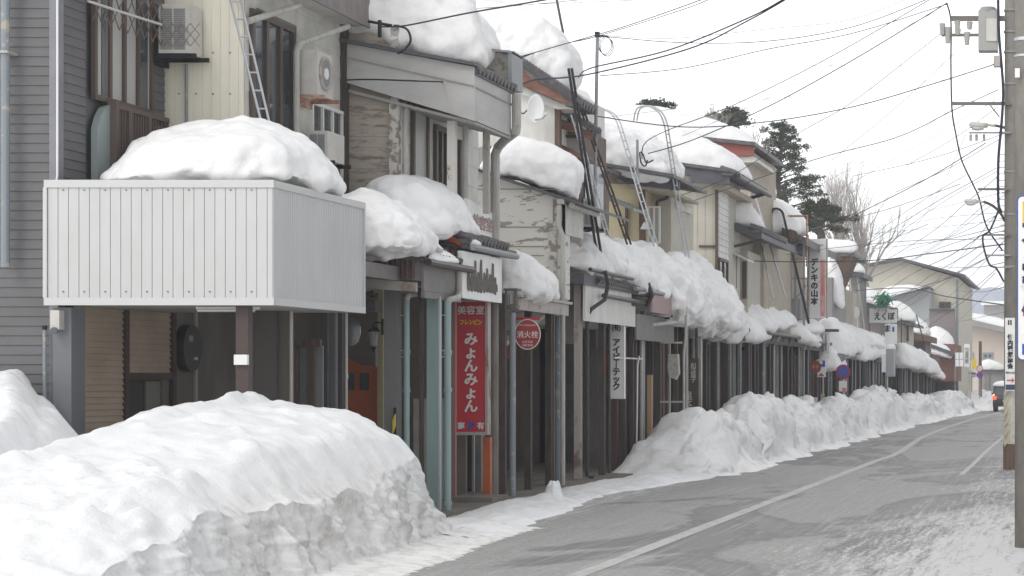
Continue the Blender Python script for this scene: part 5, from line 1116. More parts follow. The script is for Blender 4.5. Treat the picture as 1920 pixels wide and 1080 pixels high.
loaf('roof_snow', [(66.0, [(1080, 262), (1090, 215), (1140, 200), (1220, 202), (1310, 222), (1380, 245), (1412, 266), (1412, 276), (1330, 268), (1200, 252)]),
                   (69, [(1110, 258), (1120, 212), (1180, 200), (1260, 206), (1340, 226), (1400, 250), (1418, 268), (1414, 276), (1330, 266)]),
                   (71.8, [(1140, 256), (1150, 214), (1210, 204), (1290, 214), (1360, 236), (1405, 256), (1414, 270), (1340, 262)])],
     'topmost long smooth roof snow above the dull red fascia', amp=.05, res=.16, ends=(.4, .5), seed=13, group=G1)
loaf('roof_snow', [(60.2, [(1310, 412), (1320, 372), (1345, 362), (1385, 370), (1412, 392), (1426, 420), (1420, 428), (1370, 418)]),
                   (64, [(1330, 412), (1340, 378), (1370, 370), (1405, 388), (1430, 415), (1432, 430), (1390, 422)])],
     'snow cap on the low dark roof left of the silver ladder pair', amp=.06, res=.12, ends=(.4, .4), seed=14, group=G1)
loaf('roof_snow', [(71.2, [(1360, 420), (1366, 375), (1390, 358), (1430, 364), (1465, 382), (1490, 408), (1494, 438), (1440, 440), (1390, 428)]),
                   (75, [(1380, 420), (1390, 372), (1420, 360), (1460, 374), (1495, 395), (1510, 420), (1506, 438), (1450, 436)]),
                   (78, [(1400, 420), (1410, 378), (1440, 370), (1480, 385), (1505, 405), (1512, 430), (1460, 434)])],
     'rounded snow load behind the dark hooked pole and rusty rails', amp=.06, res=.13, ends=(.4, .5), seed=15, group=G1)
def fs(Ya, Yb, k1, k2, label, amp, seed, ends=(.4, .5), res=.14, nm='roof_snow'):
    return loaf(nm, [(Ya, k1), (Yb, k2)], label, amp=amp * .7, res=res, ends=ends, seed=seed, group=G1)
fs(59.0, 66.5, dome(1300, 1418, 566, 640, 640, .55), dome(1372, 1462, 590, 625, 640), 'white snow tongue sliding over the dark fascia below the biggest arcade load', .10, 16)
fs(61.5, 69.5, dome(1345, 1440, 560, 620, 622, .5), dome(1405, 1498, 570, 604, 614, .4), 'double humped snow load at the foot of the silver ladder pair', .14, 17)
fs(70.0, 77.5, dome(1440, 1515, 598, 640, 640, .5), dome(1480, 1544, 612, 640, 652, .4), 'snow load on the arcade directly below the tall electrics sign', .14, 18)
fs(72.5, 78, dome(1480, 1530, 600, 618, 622, .4), dome(1505, 1552, 598, 620, 626, .4), 'thin snow strip behind the foot of the tall electrics sign', .08, 19)
fs(77.6, 83.5, dome(1520, 1575, 640, 700, 690, .3), dome(1545, 1590, 655, 682, 688, .3), 'snow sheet sliding down beside the striped barber banner', .10, 20)
fs(79, 92, dome(1520, 1585, 596, 650, 668, .45), dome(1575, 1640, 612, 640, 662, .4), 'long snow load on the arcade where thin poles lean', .16, 21)
fs(86, 99, dome(1575, 1620, 625, 668, 676, .45), dome(1612, 1672, 628, 655, 672, .45), 'snow load ending at the grey tin sign box', .14, 22)
fs(90, 103, dome(1560, 1640, 612, 640, 650, .4), dome(1620, 1682, 628, 645, 660, .6), 'flat topped snow load in front of the billboard', .10, 23)
fs(104, 118, dome(1672, 1716, 642, 686, 690, .35), dome(1702, 1740, 652, 684, 692, .4), 'snow load on the arcade right of the grey tin sign box', .13, 24)
fs(117, 128, dome(1705, 1745, 655, 694, 698, .45), dome(1725, 1765, 664, 694, 702, .45), 'ragged snow load before the last arcade houses', .14, 25)
fs(127, 136, dome(1735, 1762, 688, 705, 708, .4), dome(1748, 1774, 690, 706, 712, .4), 'small low snow lump at the end of the arcade row', .10, 26)
fs(85.2, 89.5, [(1530, 470), (1528, 452), (1540, 448), (1570, 450), (1601, 452), (1606, 460), (1603, 474), (1570, 475)], [(1534, 470), (1533, 453), (1545, 449), (1575, 451), (1600, 453), (1605, 462), (1602, 473), (1572, 474)], 'square edged snow slab above the dark wedge gable', .03, 27, (.1, .2))
fs(82.5, 86, dome(1543, 1582, 478, 560, 580, .3), dome(1550, 1584, 490, 560, 575, .3), 'snow draped down behind the tall electrics sign', .10, 46)
fs(93, 97, dome(1578, 1620, 486, 512, 514, .4), dome(1585, 1622, 490, 510, 514, .4), 'small snow cap right of the dark wedge gable', .07, 28)
fs(99.5, 106, dome(1597, 1658, 536, 562, 572, .35), dome(1612, 1668, 542, 562, 572, .35), 'snow cap on the dark roof left of the green netting', .08, 29)
fs(110, 116, dome(1655, 1716, 563, 602, 604, .35), dome(1672, 1718, 566, 600, 606, .35), 'big rounded snow cap right of the green netting', .07, 30)
fs(122, 128, dome(1690, 1740, 590, 618, 630, .4), dome(1705, 1745, 596, 622, 630, .4), 'upper of the two stepped snow caps on the brown boarded house', .10, 31)
fs(118, 124, dome(1670, 1716, 632, 655, 668, .35), dome(1682, 1716, 640, 658, 668, .35), 'snow cap below the big rounded cap, above brown boards', .08, 32)
fs(141, 147, dome(1738, 1788, 611, 636, 652, .35), dome(1748, 1792, 616, 640, 652, .35), 'upper snow cap on the last arcade house', .08, 33)
fs(137, 146, dome(1735, 1784, 638, 660, 672, .35), dome(1752, 1792, 644, 662, 674, .35), 'lower snow cap on the last arcade house', .08, 34)
fs(144.5, 149, dome(1652, 1732, 534, 560, 540, .7), dome(1662, 1734, 534, 556, 542, .7), 'thin sloping snow layer on the pale annex of the cream building', .05, 35, res=.2)
fs(164.5, 173, dome(1775, 1830, 664, 700, 706, .45), dome(1782, 1832, 668, 700, 706, .4), 'snow cap on the small red fascia house', .12, 36, res=.2)
fs(185, 195, dome(1836, 1882, 674, 697, 695, .4), dome(1840, 1884, 676, 696, 694, .4), 'rounded snow cap on the grey brown shed behind the car', .12, 37, res=.2)
fs(208, 231, [(1797, 600), (1798, 594), (1815, 588), (1850, 592), (1900, 604), (1990, 628), (1995, 640), (1900, 620)], [(1797, 600), (1798, 594), (1815, 588), (1850, 592), (1900, 604), (1990, 628), (1995, 640), (1900, 620)], 'long sloping snow layer on the pale pinkish building', .05, 38, (.2, .2), .4)
fs(32.35, 34.4, [(815, 440), (822, 424), (850, 424), (872, 440), (890, 452), (888, 460), (850, 450)], [(860, 446), (868, 436), (890, 440), (908, 452), (916, 462), (905, 466), (880, 458)], 'thin snow patch running down the tiles of the small step', .03, 39, (.2, .2), .05)
fs(30.3, 31.9, [(775, 476), (780, 466), (800, 468), (815, 486), (812, 494), (790, 490)], [(825, 478), (830, 468), (848, 474), (866, 488), (868, 496), (845, 492)], 'thin snow patch on the tiles above the grey street panel', .02, 40, (.2, .2), .05)

# ================================================================ more signs, lamps and street furniture on the left side
es = thing('electrics_sign', (XP(1533, 75), 75, 3.8), 'tall white vertical electrics shop sign with black characters and red stripe', 'sign')
Y = 75; x0, x1, z0, z1 = XP(1517, Y), XP(1550, Y), ZP(597, Y), ZP(447, Y)
obj('panel', MB().box(x0 + .02, x1 - .02, Y, Y + .16, z0 + .02, z1 - .02), M['signgrey'], es)
obj('frame', MB().box(x0 - .02, x0 + .02, Y - .02, Y + .18, z0, z1).box(x1 - .01, x1 + .02, Y - .02, Y + .18, z0, z1), M['rustcol'], es)
obj('stripe', MB().box(XP(1538.5, Y), XP(1546.5, Y), Y - .012, Y - .003, ZP(593, Y), ZP(487, Y)), mat('fading red stripe', (.70, .16, .13), .5, (.74, .40, .36), .8, (1, 1, 1.2), .35, .65), es)
text('デ\nン\nキ\nの\n山\n本', .27, (XP(1527, Y), Y - .01, ZP(529, Y)), 'front', M['ink'], es, bold=.012, line=1.02)
text('HITACHI', .10, (XP(1533, Y), Y - .01, ZP(460, Y)), 'front', M['aludark'], es, bold=.003)
text('日\n立\nの\n電\n気', .13, (XP(1542.5, Y), Y - .02, ZP(570, Y)), 'front', M['signwhite'], es, line=.85)
obj('side_pole', MB().box(XP(1513, Y), XP(1516, Y), Y + .02, Y + .1, 3.2, ZP(440, Y)), M['rustybar'], es)
bbd = thing('shop_billboard', (XP(1657, 100), 100, 4.3), 'wide pale billboard with black brush lettering and a side panel under it', 'sign')
Y = 97; obj('panel', MB().box(XP(1630, Y), XP(1681, Y), Y, Y + .2, ZP(605, Y), ZP(578, Y)), M['signgrey'], bbd)
obj('lower_panel', MB().box(XP(1659, Y), XP(1681, Y), Y, Y + .2, ZP(645, Y), ZP(607, Y)), M['signwhite'], bbd)
obj('panel_edge', MB().box(XP(1668, Y), XP(1683, Y), Y - .02, Y + .1, ZP(580, Y), ZP(577, Y)), M['redfascia'], bbd)
obj('post', MB().box(XP(1629, Y), XP(1631, Y), Y + .02, Y + .1, 3, ZP(578, Y)), M['frame'], bbd)
text('えくぼ', .37, (XP(1658, Y), Y - .02, ZP(594, Y)), 'front', M['ink'], bbd, bold=.012, sx=.85)
text('ギフト', .16, (XP(1654, Y), Y - .02, ZP(583, Y)), 'front', M['red'], bbd)
text('ま', .34, (XP(1664, Y), Y - .02, ZP(617, Y)), 'front', M['ink'], bbd, bold=.01)
obj('blue_mark', MB().box(XP(1673, Y), XP(1677, Y), Y - .02, Y - .004, ZP(622, Y), ZP(613, Y)), M['blue'], bbd)
gn = thing('green_netting', (XP(1655, 96), 96, 5), 'bundle of bright green netting on the snow above the billboard', 'netting')
mb = MB(); rnd = random.Random(6)
for i in range(150):
    px, py = 1657 + rnd.gauss(0, 6), 563 + rnd.gauss(0, 5); p = Vector(P(px, py, 96 + rnd.random())); q = p + Vector((rnd.gauss(0, .16), rnd.gauss(0, .1), rnd.gauss(0, .14))); mb.tube([p, (p + q) / 2 + Vector((0, 0, .05)), q], .022, 4)
obj('netting', mb, M['green'], gn)['kind'] = 'stuff'; obj('core', MB().prism([P(1649, 571, 96)[::2], P(1664, 570, 96)[::2], P(1663, 553, 96)[::2], P(1650, 554, 96)[::2]], 96.3, 96.8), mat('dark netting core', (.03, .07, .05), .8), gn)
bn = thing('barber_banner', (XP(1545, 78), 78, 3.3), 'faded red and blue striped banner box hanging from the arcade', 'banner'); Y = 77.4
obj('cloth', MB().box(XP(1537, Y), XP(1555, Y), Y, Y + .15, ZP(662, Y), ZP(621, Y)), M['signgrey'], bn)
obj('stripe', MB().box(XP(1547, Y), XP(1550, Y), Y - .01, Y - .002, ZP(658, Y), ZP(626, Y)), M['pink'], bn); obj('blue_stripe', MB().box(XP(1540, Y), XP(1543, Y), Y - .01, Y - .002, ZP(658, Y), ZP(626, Y)), mat('faded blue', (.3, .36, .52), .6), bn)
obj('top_box', MB().box(XP(1531, Y), XP(1572, Y), Y - .05, Y + .3, ZP(622, Y), ZP(617, Y)), M['frame'], bn)
pk = thing('parking_sign', (XP(1540, 74), 74, 2.2), 'small blue and white parking sign beside a brown disc', 'sign'); Y = 74
obj('panel', MB().box(XP(1532, Y), XP(1548, Y), Y, Y + .05, ZP(707, Y), ZP(674, Y)), M['signgrey'], pk)
obj('blue_field', MB().box(XP(1533.5, Y), XP(1547, Y), Y - .01, Y - .002, ZP(688, Y), ZP(676, Y)), M['blue'], pk); text('P', .22, (XP(1539, Y), Y - .02, ZP(682, Y)), 'front', M['signwhite'], pk, bold=.012)
obj('red_mark', MB().prism([P(1534, 705, Y)[::2], P(1546, 705, Y)[::2], P(1540, 699, Y)[::2]], Y - .01, Y - .002), M['red'], pk); obj('pole', MB().tube([(XP(1531, Y), Y + .05, 0), (XP(1531, Y), Y + .05, ZP(674, Y))], .03, 6), M['aludark'], pk)
kd = thing('round_brown_sign', (XP(1529, 73.5), 73.5, 2.4), 'round brown disc sign with orange characters left of the parking sign', 'sign'); Y = 73.4
obj('disc', MB().disc((XP(1529, Y), Y, ZP(688, Y)), .20, 'Y', .04, 24, .22), mat('brown orange disc', (.22, .06, .04), .6), kd); text('スト', .14, (XP(1529, Y), Y - .03, ZP(688, Y)), 'front', mat('orange lettering', (.6, .25, .08), .6), kd, bold=.006)
obj('pole', MB().tube([(XP(1531, Y), Y + .04, 0), (XP(1531, Y), Y + .04, ZP(700, Y))], .03, 6), M['darkpipe'], kd)
def no_park(px, py, Y, r, label, zb=0, second=False):
    t = thing('round_road_sign', (XP(px, Y), Y, zb), label, 'road sign', 'round road signs'); c = (XP(px, Y), Y, ZP(py, Y))
    obj('pole', MB().tube([(c[0], Y + .05, zb), (c[0], Y + .05, c[2] + r)], .035, 8), M['alu'], t)
    obj('red_disc', MB().disc(c, r, 'Y', .02, 32), mat('road sign red', (.42, .03, .05), .4), t)
    obj('blue_disc', MB().disc((c[0], Y - .016, c[2]), r * .78, 'Y', .01, 32), M['blue'] if not second else M['signgrey'], t)
    a = r * .75 * .707
    obj('slash', MB().prism([(c[0] - a - r * .06, c[2] + a), (c[0] - a + r * .1, c[2] + a), (c[0] + a + r * .06, c[2] - a), (c[0] + a - r * .1, c[2] - a)], Y - .035, Y - .024), mat('road sign red', (.42, .03, .05), .4), t); return t
t = no_park(1581, 697, 75.5, .26, 'round blue and red no parking sign above a white plate')
obj('plate', MB().box(XP(1573, 75.5), XP(1588, 75.5), 75.46, 75.5, ZP(734, 75.5), ZP(714, 75.5)), M['signgrey'], t); obj('plate_mark', MB().box(XP(1580, 75.5), XP(1587, 75.5), 75.44, 75.455, ZP(735, 75.5), ZP(727, 75.5)), M['salmon'], t)
t = no_park(1837, 691, 140, .22, 'upper small pale round road sign on the brown far pole', 0, True); no_park(1837, 703, 139.6, .22, 'lower small blue round road sign on the brown far pole')
ut = thing('far_utility_pole', (XP(1838, 141), 141, 0), 'slim brown pole with round road signs near the far bend', 'pole'); obj('pole', MB().tube([(XP(1838, 141), 141, -.1), (XP(1838, 141), 141, ZP(640, 141))], .11, 10), M['brownwood'], ut)
tb = thing('tin_sign_box', (XP(1668, 88), 88, 1), 'tall grey tin sign box on a thin pole beside the long arcade snow', 'sign'); Y = 84
obj('box', MB().box(XP(1661, Y), XP(1676, Y), Y, Y + .7, ZP(706, Y), ZP(654, Y)), M['aludark'], tb); obj('face_plate', MB().box(XP(1653, Y), XP(1661, Y), Y + .1, Y + .3, ZP(698, Y), ZP(664, Y)), M['signgrey'], tb); obj('pole', MB().tube([(XP(1663, Y), Y + .2, 0), (XP(1663, Y), Y + .2, ZP(700, Y))], .035, 6), M['pipe'], tb)
mr_ = thing('grey_hood_lamp', (XP(1577, 78), 78, 2.5), 'dark hooded street lamp head under the snow beside the no parking sign', 'lamp'); obj('hood', MB().prism([P(1564, 668, 78)[::2], P(1572, 662, 78)[::2], P(1584, 664, 78)[::2], P(1586, 672, 78)[::2], P(1576, 680, 78)[::2], P(1566, 678, 78)[::2]], 78, 78.3), M['aludark'], mr_); obj('arm', MB().bar(P(1580, 670, 78.1), P(1592, 666, 78.1), .05), M['aludark'], mr_)
lb = thing('oval_lamp', (XP(1605, 92), 92, 3), 'white oval lamp on a thin stem between leaning poles', 'lamp'); obj('globe', MB().disc(P(1605, 586, 92), .14, 'Y', .12, 24, .26), M['signwhite'], lb); obj('stem', MB().tube([P(1607, 597, 92.1), P(1607, 616, 92.1)], .05, 6), M['signgrey'], lb)
for px, Y, z, c, lab in ((1529, 71.5, 1.55, 'signwhite', 'short white marker post on the snow below the brown disc'), (1542, 72.5, 1.55, 'tan', 'short tan marker post right of the white marker post')):
    tag(obj('marker_post', MB().box(XP(px, Y) - .06, XP(px, Y) + .06, Y, Y + .1, 0, ZP(745, Y) + (.0 if c == 'signwhite' else .12)), M[c]), lab, 'post')
nb = thing('notice_boards', (XP(1797, 135), 135, 2), 'white framed notice board near the far bend', 'notice board'); Y = 135
obj('panel', MB().box(XP(1791, Y), XP(1806, Y), Y, Y + .1, ZP(687, Y), ZP(661, Y)), M['signwhite'], nb); obj('grid', MB().box(XP(1798, Y), XP(1799, Y), Y - .02, Y - .005, ZP(687, Y), ZP(661, Y)).box(XP(1791, Y), XP(1806, Y), Y - .02, Y - .005, ZP(674, Y), ZP(673, Y)), M['aludark'], nb); obj('pole', MB().box(XP(1790, Y), XP(1791.5, Y), Y, Y + .1, 0, ZP(655, Y)), M['bluegrey'], nb)
vs_ = thing('far_vertical_sign', (XP(1813, 136), 136, 2), 'narrow white vertical sign with small characters near the far bend', 'sign'); Y = 136
obj('panel', MB().box(XP(1808, Y), XP(1818, Y), Y, Y + .1, ZP(688, Y), ZP(645, Y)), M['signwhite'], vs_); text('中\n央\n商\n店\n街', .25, (XP(1813, Y), Y - .02, ZP(667, Y)), 'front', M['ink'], vs_, line=.8)
obj('pole', MB().box(XP(1818, Y), XP(1820.5, Y), Y, Y + .1, 0, ZP(688, Y) + .3), M['pipe'], vs_)
ys_ = tag(obj('yellow_sign', MB().box(XP(1822, 138), XP(1831, 138), 138, 138.1, ZP(692, 138), ZP(673, 138)), M['yellow']), 'small square yellow sign near the far bend', 'sign')
mb = MB()
for px in (1815, 1826, 1832): mb.box(XP(px, 150), XP(px + 3, 150), 150 + px * .01, 150.3 + px * .01, 0, ZP(700, 150))
tag(obj('gate_posts', mb, M['pipe']), 'cluster of pale posts by the far bend of the road', 'posts')

# ladders and poles leaning on the houses
def ladder(a, b, Ya, Yb, w_px, m, label, hook=0, rungs=14, r=.018, name='ladder'):
    """a, b: top and foot of the left rail in pixels; w_px: distance of the right rail"""
    t = thing(name, P(*b, Yb), label, 'ladder', 'ladders leaning on the snowed in houses'); wa, wb = w_px
    A, B_ = Vector(P(*a, Ya)), Vector(P(*b, Yb)); A2, B2 = Vector(P(a[0] + wa, a[1], Ya + .1)), Vector(P(b[0] + wb, b[1], Yb + .1))
    for p, q in ((A, B_), (A2, B2)):
        pts = [q, p]
        if hook:
            u = (p - q).normalized(); s = Vector((-1, 0, 0)); pts += [p + u * hook * .5 + s * hook * .12, p + u * hook * .8 + s * hook * .5, p + u * hook * .7 + s * hook * .95, p + u * hook * .2 + s * hook * 1.15]
            pts = [pts[0]] + [tuple(x) for x in cat([tuple(x) for x in pts[1:]], 12, False)]
        obj('rail', MB().tube(pts, r, 6), M[m], t)
    mb = MB()
    for i in range(1, rungs): u = i / rungs; mb.tube([A.lerp(B_, u), A2.lerp(B2, u)], r * .8, 5)
    if rungs > 1: obj('rungs', mb, M[m], t)['kind'] = 'stuff'
    return t
ladder((425, -30), (492, 238), 28.4, 27.6, (19, 15), 'alu', 'aluminium ladder in front of the brown framed window, foot in the canopy snow', rungs=8, r=.016)
ladder((1066, 128), (1120, 482), 41.9, 42.3, (6, 8), 'black', 'pair of long black poles leaning side by side over the dish house eave', rungs=1, r=.028, name='pole_pair')
ladder((1071, 215), (1138, 448), 42.0, 43.4, (8, 6), 'alu', 'silver ladder just right of the pair of black poles', rungs=12, r=.014)
ladder((1086, 196), (1176, 458), 42.9, 45.0, (5, 7), 'darkwood', 'thin brown ladder crossing behind the steel mast', rungs=14, r=.022)
ladder((1158, 232), (1226, 462), 49.0, 47.3, (6, 8), 'alu', 'first hooked silver ladder right of the steel mast', .55, 14, .018)
ladder((1246, 235), (1286, 487), 49.0, 50.8, (6, 7), 'alu', 'second hooked silver ladder in front of the panelled house', .6, 16, .018)
ladder((1404, 362), (1450, 560), 66, 62, (10, 24), 'alu', 'widest spread silver ladder beyond the panelled house corner', 0, 2, .03)
ladder((1468, 402), (1516, 606), 71, 68.5, (1, 1), 'black', 'single dark hooked pole left of the tall electrics sign', .32, 1, .035, 'hooked_pole')
for i, (a, b, Y, m_, lab) in enumerate([((1596, 440), (1574, 535), 88, 'alu', 'silver pole leaning against the dark wedge gable'), ((1590, 470), (1600, 610), 92, 'pipe', 'pale pole leaning left of the oval lamp'), ((1602, 480), (1624, 640), 93, 'pipe', 'pale pole crossing the snow right of the oval lamp'), ((1574, 530), (1583, 620), 89, 'darkpipe', 'dark pole leaning left of the pale poles'),
                                  ((1542, 592), (1564, 640), 80, 'tan', 'short tan pole leaning below the tall electrics sign'), ((1718, 590), (1732, 640), 112, 'darkpipe', 'dark curved pole behind the big rounded snow cap'), ((1690, 598), (1690, 655), 108, 'darkpipe', 'upright thin pole right of the billboard')]):
    tag(obj('leaning_pole', MB().tube([P(*a, Y + .6), P(*b, Y)], .035, 6), M[m_]), lab, 'pole', 'poles leaning on the snowed in houses')
ms = thing('steel_mast', (XP(1118, 43.6), 43.6, 4), 'tall thin steel mast with a coil of cable at its top', 'mast')
obj('tube', MB().tube([P(1114, 470, 43.6), P(1120, 62, 43.6)], .035, 8), M['aludark'], ms)
obj('insulator', MB().box(XP(1116, 43.6), XP(1124, 43.6), 43.55, 43.65, ZP(70, 43.6), ZP(60, 43.6)).tube([P(1120, 67, 43.6), P(1140, 68, 43.6)], .02, 6), M['black'], ms)
mb = MB()
for k in range(3): mb.tube([(XP(1134 + 2 * k, 46) + .14 * math.cos(a * math.pi / 10), 46, ZP(84 + 2 * k, 46) + .2 * math.sin(a * math.pi / 10)) for a in range(21)], .007, 4, cap=False)
obj('cable_coil', mb, M['wire'], ms)
ms = thing('short_mast', (XP(1195, 48.5), 48.5, 5), 'short steel mast with hanging cable loops between the hooked ladders', 'mast')
obj('tube', MB().tube([P(1195, 345, 48.5), P(1195, 262, 48.5)], .03, 8), M['aludark'], ms)
obj('cable_loop', MB().tube([tuple(x) for x in cat([P(1225, 300, 48.4), P(1212, 305, 48.4), P(1206, 290, 48.4), P(1200, 285, 48.4), P(1202, 305, 48.4), P(1210, 312, 48.4), P(1214, 300, 48.4)], 24, False)], .018, 5), M['wire'], ms)
ms = tag(obj('thin_mast', MB().tube([P(1040, -20, 47), P(1056, 62, 47)], .03, 6), M['frame']), 'slanting dark mast cut by the top edge of the photo above the roof snow', 'mast')
ms = thing('roof_bracket', (XP(715, 32), 32, 7), 'small cable insulator bracket at the eave corner below the top snow mass', 'insulator')
obj('arm', MB().bar(P(690, 40, 32), P(735, 48, 32), .03).tube([P(712, 38, 31.9), P(712, 70, 31.9)], .03, 6), M['black'], ms); obj('cable_tail', MB().tube([tuple(x) for x in cat([P(738, 48, 32), P(762, 54, 32), P(770, 75, 32), P(760, 92, 32), P(745, 100, 32)], 16, False)], .018, 5), M['wire'], ms)

# ================================================================ right side: utility poles, signs, lamps
pa = thing('utility_pole', (XP(1926, 25), 25, -.1), 'nearest concrete utility pole, cut by the right edge of the photo', 'utility pole', 'concrete utility poles on the right')
obj('pole', MB().tube([(XP(1926.5, 25), 25, -.1), (XP(1926.5, 25), 25, 11)], .150, 20, r2=.142), M['concrete'], pa, True)
obj('band', MB().tube([(XP(1926.5, 25), 25, ZP(78, 25)), (XP(1926.5, 25), 25, ZP(72, 25))], .154, 20).tube([(XP(1926.5, 25), 25, ZP(108, 25)), (XP(1926.5, 25), 25, ZP(104, 25))], .154, 20), M['alu'], pa)
tagp = tag(obj('white_tag', MB().box(XP(1903, 24.8), XP(1912, 24.8), 24.80, 24.84, ZP(145, 24.8), ZP(128, 24.8)), M['signwhite']), 'little white tag on the nearest utility pole near the top', 'plate')
ps = thing('pharmacy_sign', (XP(1930, 24.5), 24.5, 2.2), 'white rounded sign board with blue edge on the nearest utility pole', 'sign'); Y = 24.6
def rrect(x0, x1, z0, z1, r):
    p = []
    for cx_, cz_, a0 in ((x1 - r, z1 - r, 0), (x0 + r, z1 - r, 90), (x0 + r, z0 + r, 180), (x1 - r, z0 + r, 270)):
        for k in range(6): a = R(a0 + k * 18); p.append((cx_ + r * math.cos(a), cz_ + r * math.sin(a)))
    return p
x0, x1, z0, z1 = XP(1907, Y), XP(1907, Y) + .42, ZP(676, Y), ZP(367, Y)
obj('edge', MB().prism(rrect(x0, x1, z0, z1, .06), Y - .02, Y + .04), M['blue'], ps); obj('panel', MB().prism(rrect(x0 + .014, x1 - .014, z0 + .014, z1 - .014, .05), Y - .034, Y - .022), M['signwhite'], ps)
obj('yellow_block', MB().box(x0 + .065, x1 - .065, Y - .042, Y - .036, ZP(425, Y), ZP(378, Y)), M['yellow'], ps); obj('blue_block', MB().box(x0 + .06, x1 - .06, Y - .042, Y - .036, ZP(665, Y), ZP(645, Y)), M['blue'], ps)
text('大\n日\n薬\n局', .33, (x0 + .22, Y - .04, ZP(500, Y)), 'front', M['purple'], ps, bold=.012, line=.82); obj('red_block', MB().box(x0 + .07, x1 - .07, Y - .042, Y - .036, ZP(593, Y), ZP(580, Y)), M['red'], ps)
pb = thing('utility_pole', (XP(1896, 46.6), 46.6, -.1), 'second concrete utility pole with transformer, cross arms and striped guard', 'utility pole', 'concrete utility poles on the right')
YB = 46.6; xb = XP(1895.5, YB)
obj('pole', MB().tube([(xb, YB, -.1), (xb, YB, 13)], .155, 16, r2=.13), M['concrete'], pb, True)
obj('base', MB().tube([(xb, YB, -.1), (xb, YB, .5)], .17, 16), M['brownwood'], pb)
obj('guard', MB().tube([(xb, YB - .005, ZP(842, YB)), (xb, YB - .005, ZP(733, YB))], .162, 16), mat('pale guard plate', (.55, .53, .47), .6, (.36, .34, .30), 4), pb)
mb = MB()
for i in range(6): z = ZP(838, YB) + i * .22; mb.prism([(xb - .14, z), (xb - .02, z + .18), (xb - .02, z + .24), (xb - .14, z + .06)], YB - .18, YB - .165)
obj('guard_stripe', mb, mat('worn stripe', (.50, .43, .24), .7), pb)
obj('cable_bundle', MB().tube([tuple(x) for x in cat([P(1871, -20, YB - .25), P(1873, 60, YB - .25), P(1876, 100, YB - .25), P(1881, 170, YB - .25), P(1878, 230, YB - .25), P(1872, 300, YB - .25), P(1872, 380, YB - .25), P(1878, 398, YB - .25)], 40, False)], .034, 6), M['wire'], pb)
obj('cable_bundle', MB().tube([tuple(x) for x in cat([P(1872, 395, YB - .2), P(1856, 432, YB - .2), P(1843, 443, YB - .2), P(1846, 470, YB - .2), P(1856, 497, YB - .2), P(1868, 503, YB - .2), P(1882, 528, YB - .2)], 40, False)], .022, 5), M['wire'], pb)
obj('cable', MB().tube([tuple(x) for x in cat([P(1775, 5, YB), P(1783, 40, YB), P(1783, 120, YB), P(1785, 205, YB), P(1792, 250, YB), P(1803, 300, YB), P(1824, 345, YB), P(1836, 372, YB), P(1850, 425, YB), P(1880, 470, YB)], 60, False)], .018, 5), M['wire'], pb)
mb = MB(); mb.box(XP(1783, YB), xb, YB - .10, YB - .02, ZP(40, YB), ZP(31, YB))
obj('cross_arm', mb, M['inkgrey'], pb); obj('cross_arm', MB().box(XP(1766, YB), XP(1850, YB), YB - .09, YB - .03, ZP(69, YB), ZP(64, YB)), M['inkgrey'], pb)
obj('cross_arm', MB().box(XP(1785, YB), xb, YB - .2, YB - .13, ZP(199, YB), ZP(193, YB)).bar(P(1857, 198, YB - .15), P(1874, 219, YB - .15), .02), M['inkgrey'], pb); obj('cross_arm', MB().box(XP(1834, YB), xb, YB - .2, YB - .13, ZP(358, YB), ZP(354, YB)), M['inkgrey'], pb)
obj('cross_arm', MB().box(XP(1818, YB), xb, YB - .22, YB - .15, ZP(252, YB), ZP(249, YB)), M['aludark'], pb); obj('cross_arm', MB().box(XP(1843, YB), xb, YB - .2, YB - .14, ZP(443, YB), ZP(440, YB)), M['inkgrey'], pb); obj('cross_arm', MB().box(XP(1850, YB), xb, YB - .2, YB - .14, ZP(481, YB), ZP(478, YB)).box(XP(1866, YB), xb, YB - .2, YB - .14, ZP(503, YB), ZP(501, YB)), M['aludark'], pb)
for px, py, h in ((1767, 55, 22), (1777, 66, 30), (1795, 47, 16), (1813, 72, 24), (1796, 60, 12), (1818, 48, 14), (1820, 258, 12), (1831, 258, 12), (1845, 258, 12)):
    obj('insulator', MB().tube([P(px, py + h / 2, YB - .08), P(px, py, YB - .08), P(px, py - h / 2, YB - .08)], .05 if py < 200 else .03, 8, r2=.07 if py < 200 else .03), mat('insulator grey', (.40, .39, .36), .4), pb)
obj('transformer', MB().box(XP(1835, YB), XP(1871, YB), YB - .2, YB + .2, ZP(97, YB), ZP(22, YB)), mat('transformer grey', (.36, .36, .34), .5), pb); obj('transformer_rib', MB().box(XP(1850, YB), XP(1870, YB), YB - .23, YB - .203, ZP(80, YB), ZP(38, YB)), M['ac'], pb)
obj('transformer_lid', MB().tube([P(1853, 22, YB), P(1853, 14, YB)], .22, 12, r2=.16), M['aludark'], pb); obj('junction_box', MB().box(XP(1864, YB), XP(1876, YB), YB - .3, YB - .1, ZP(128, YB), ZP(108, YB)), M['rustcol'], pb)
for py in (20, 60, 98, 158, 322, 402, 500, 615): obj('band', MB().tube([(xb, YB, ZP(py + 1.5, YB)), (xb, YB, ZP(py - 1.5, YB))], .160, 16), M['aludark'], pb)
mb = MB()
for i in range(16): z = ZP(290 + 12 * i, YB); mb.tube([(xb - .14, YB, z), (xb - .26, YB, z)], .008, 4)
obj('step_bolt', mb, M['aludark'], pb)['kind'] = 'stuff'
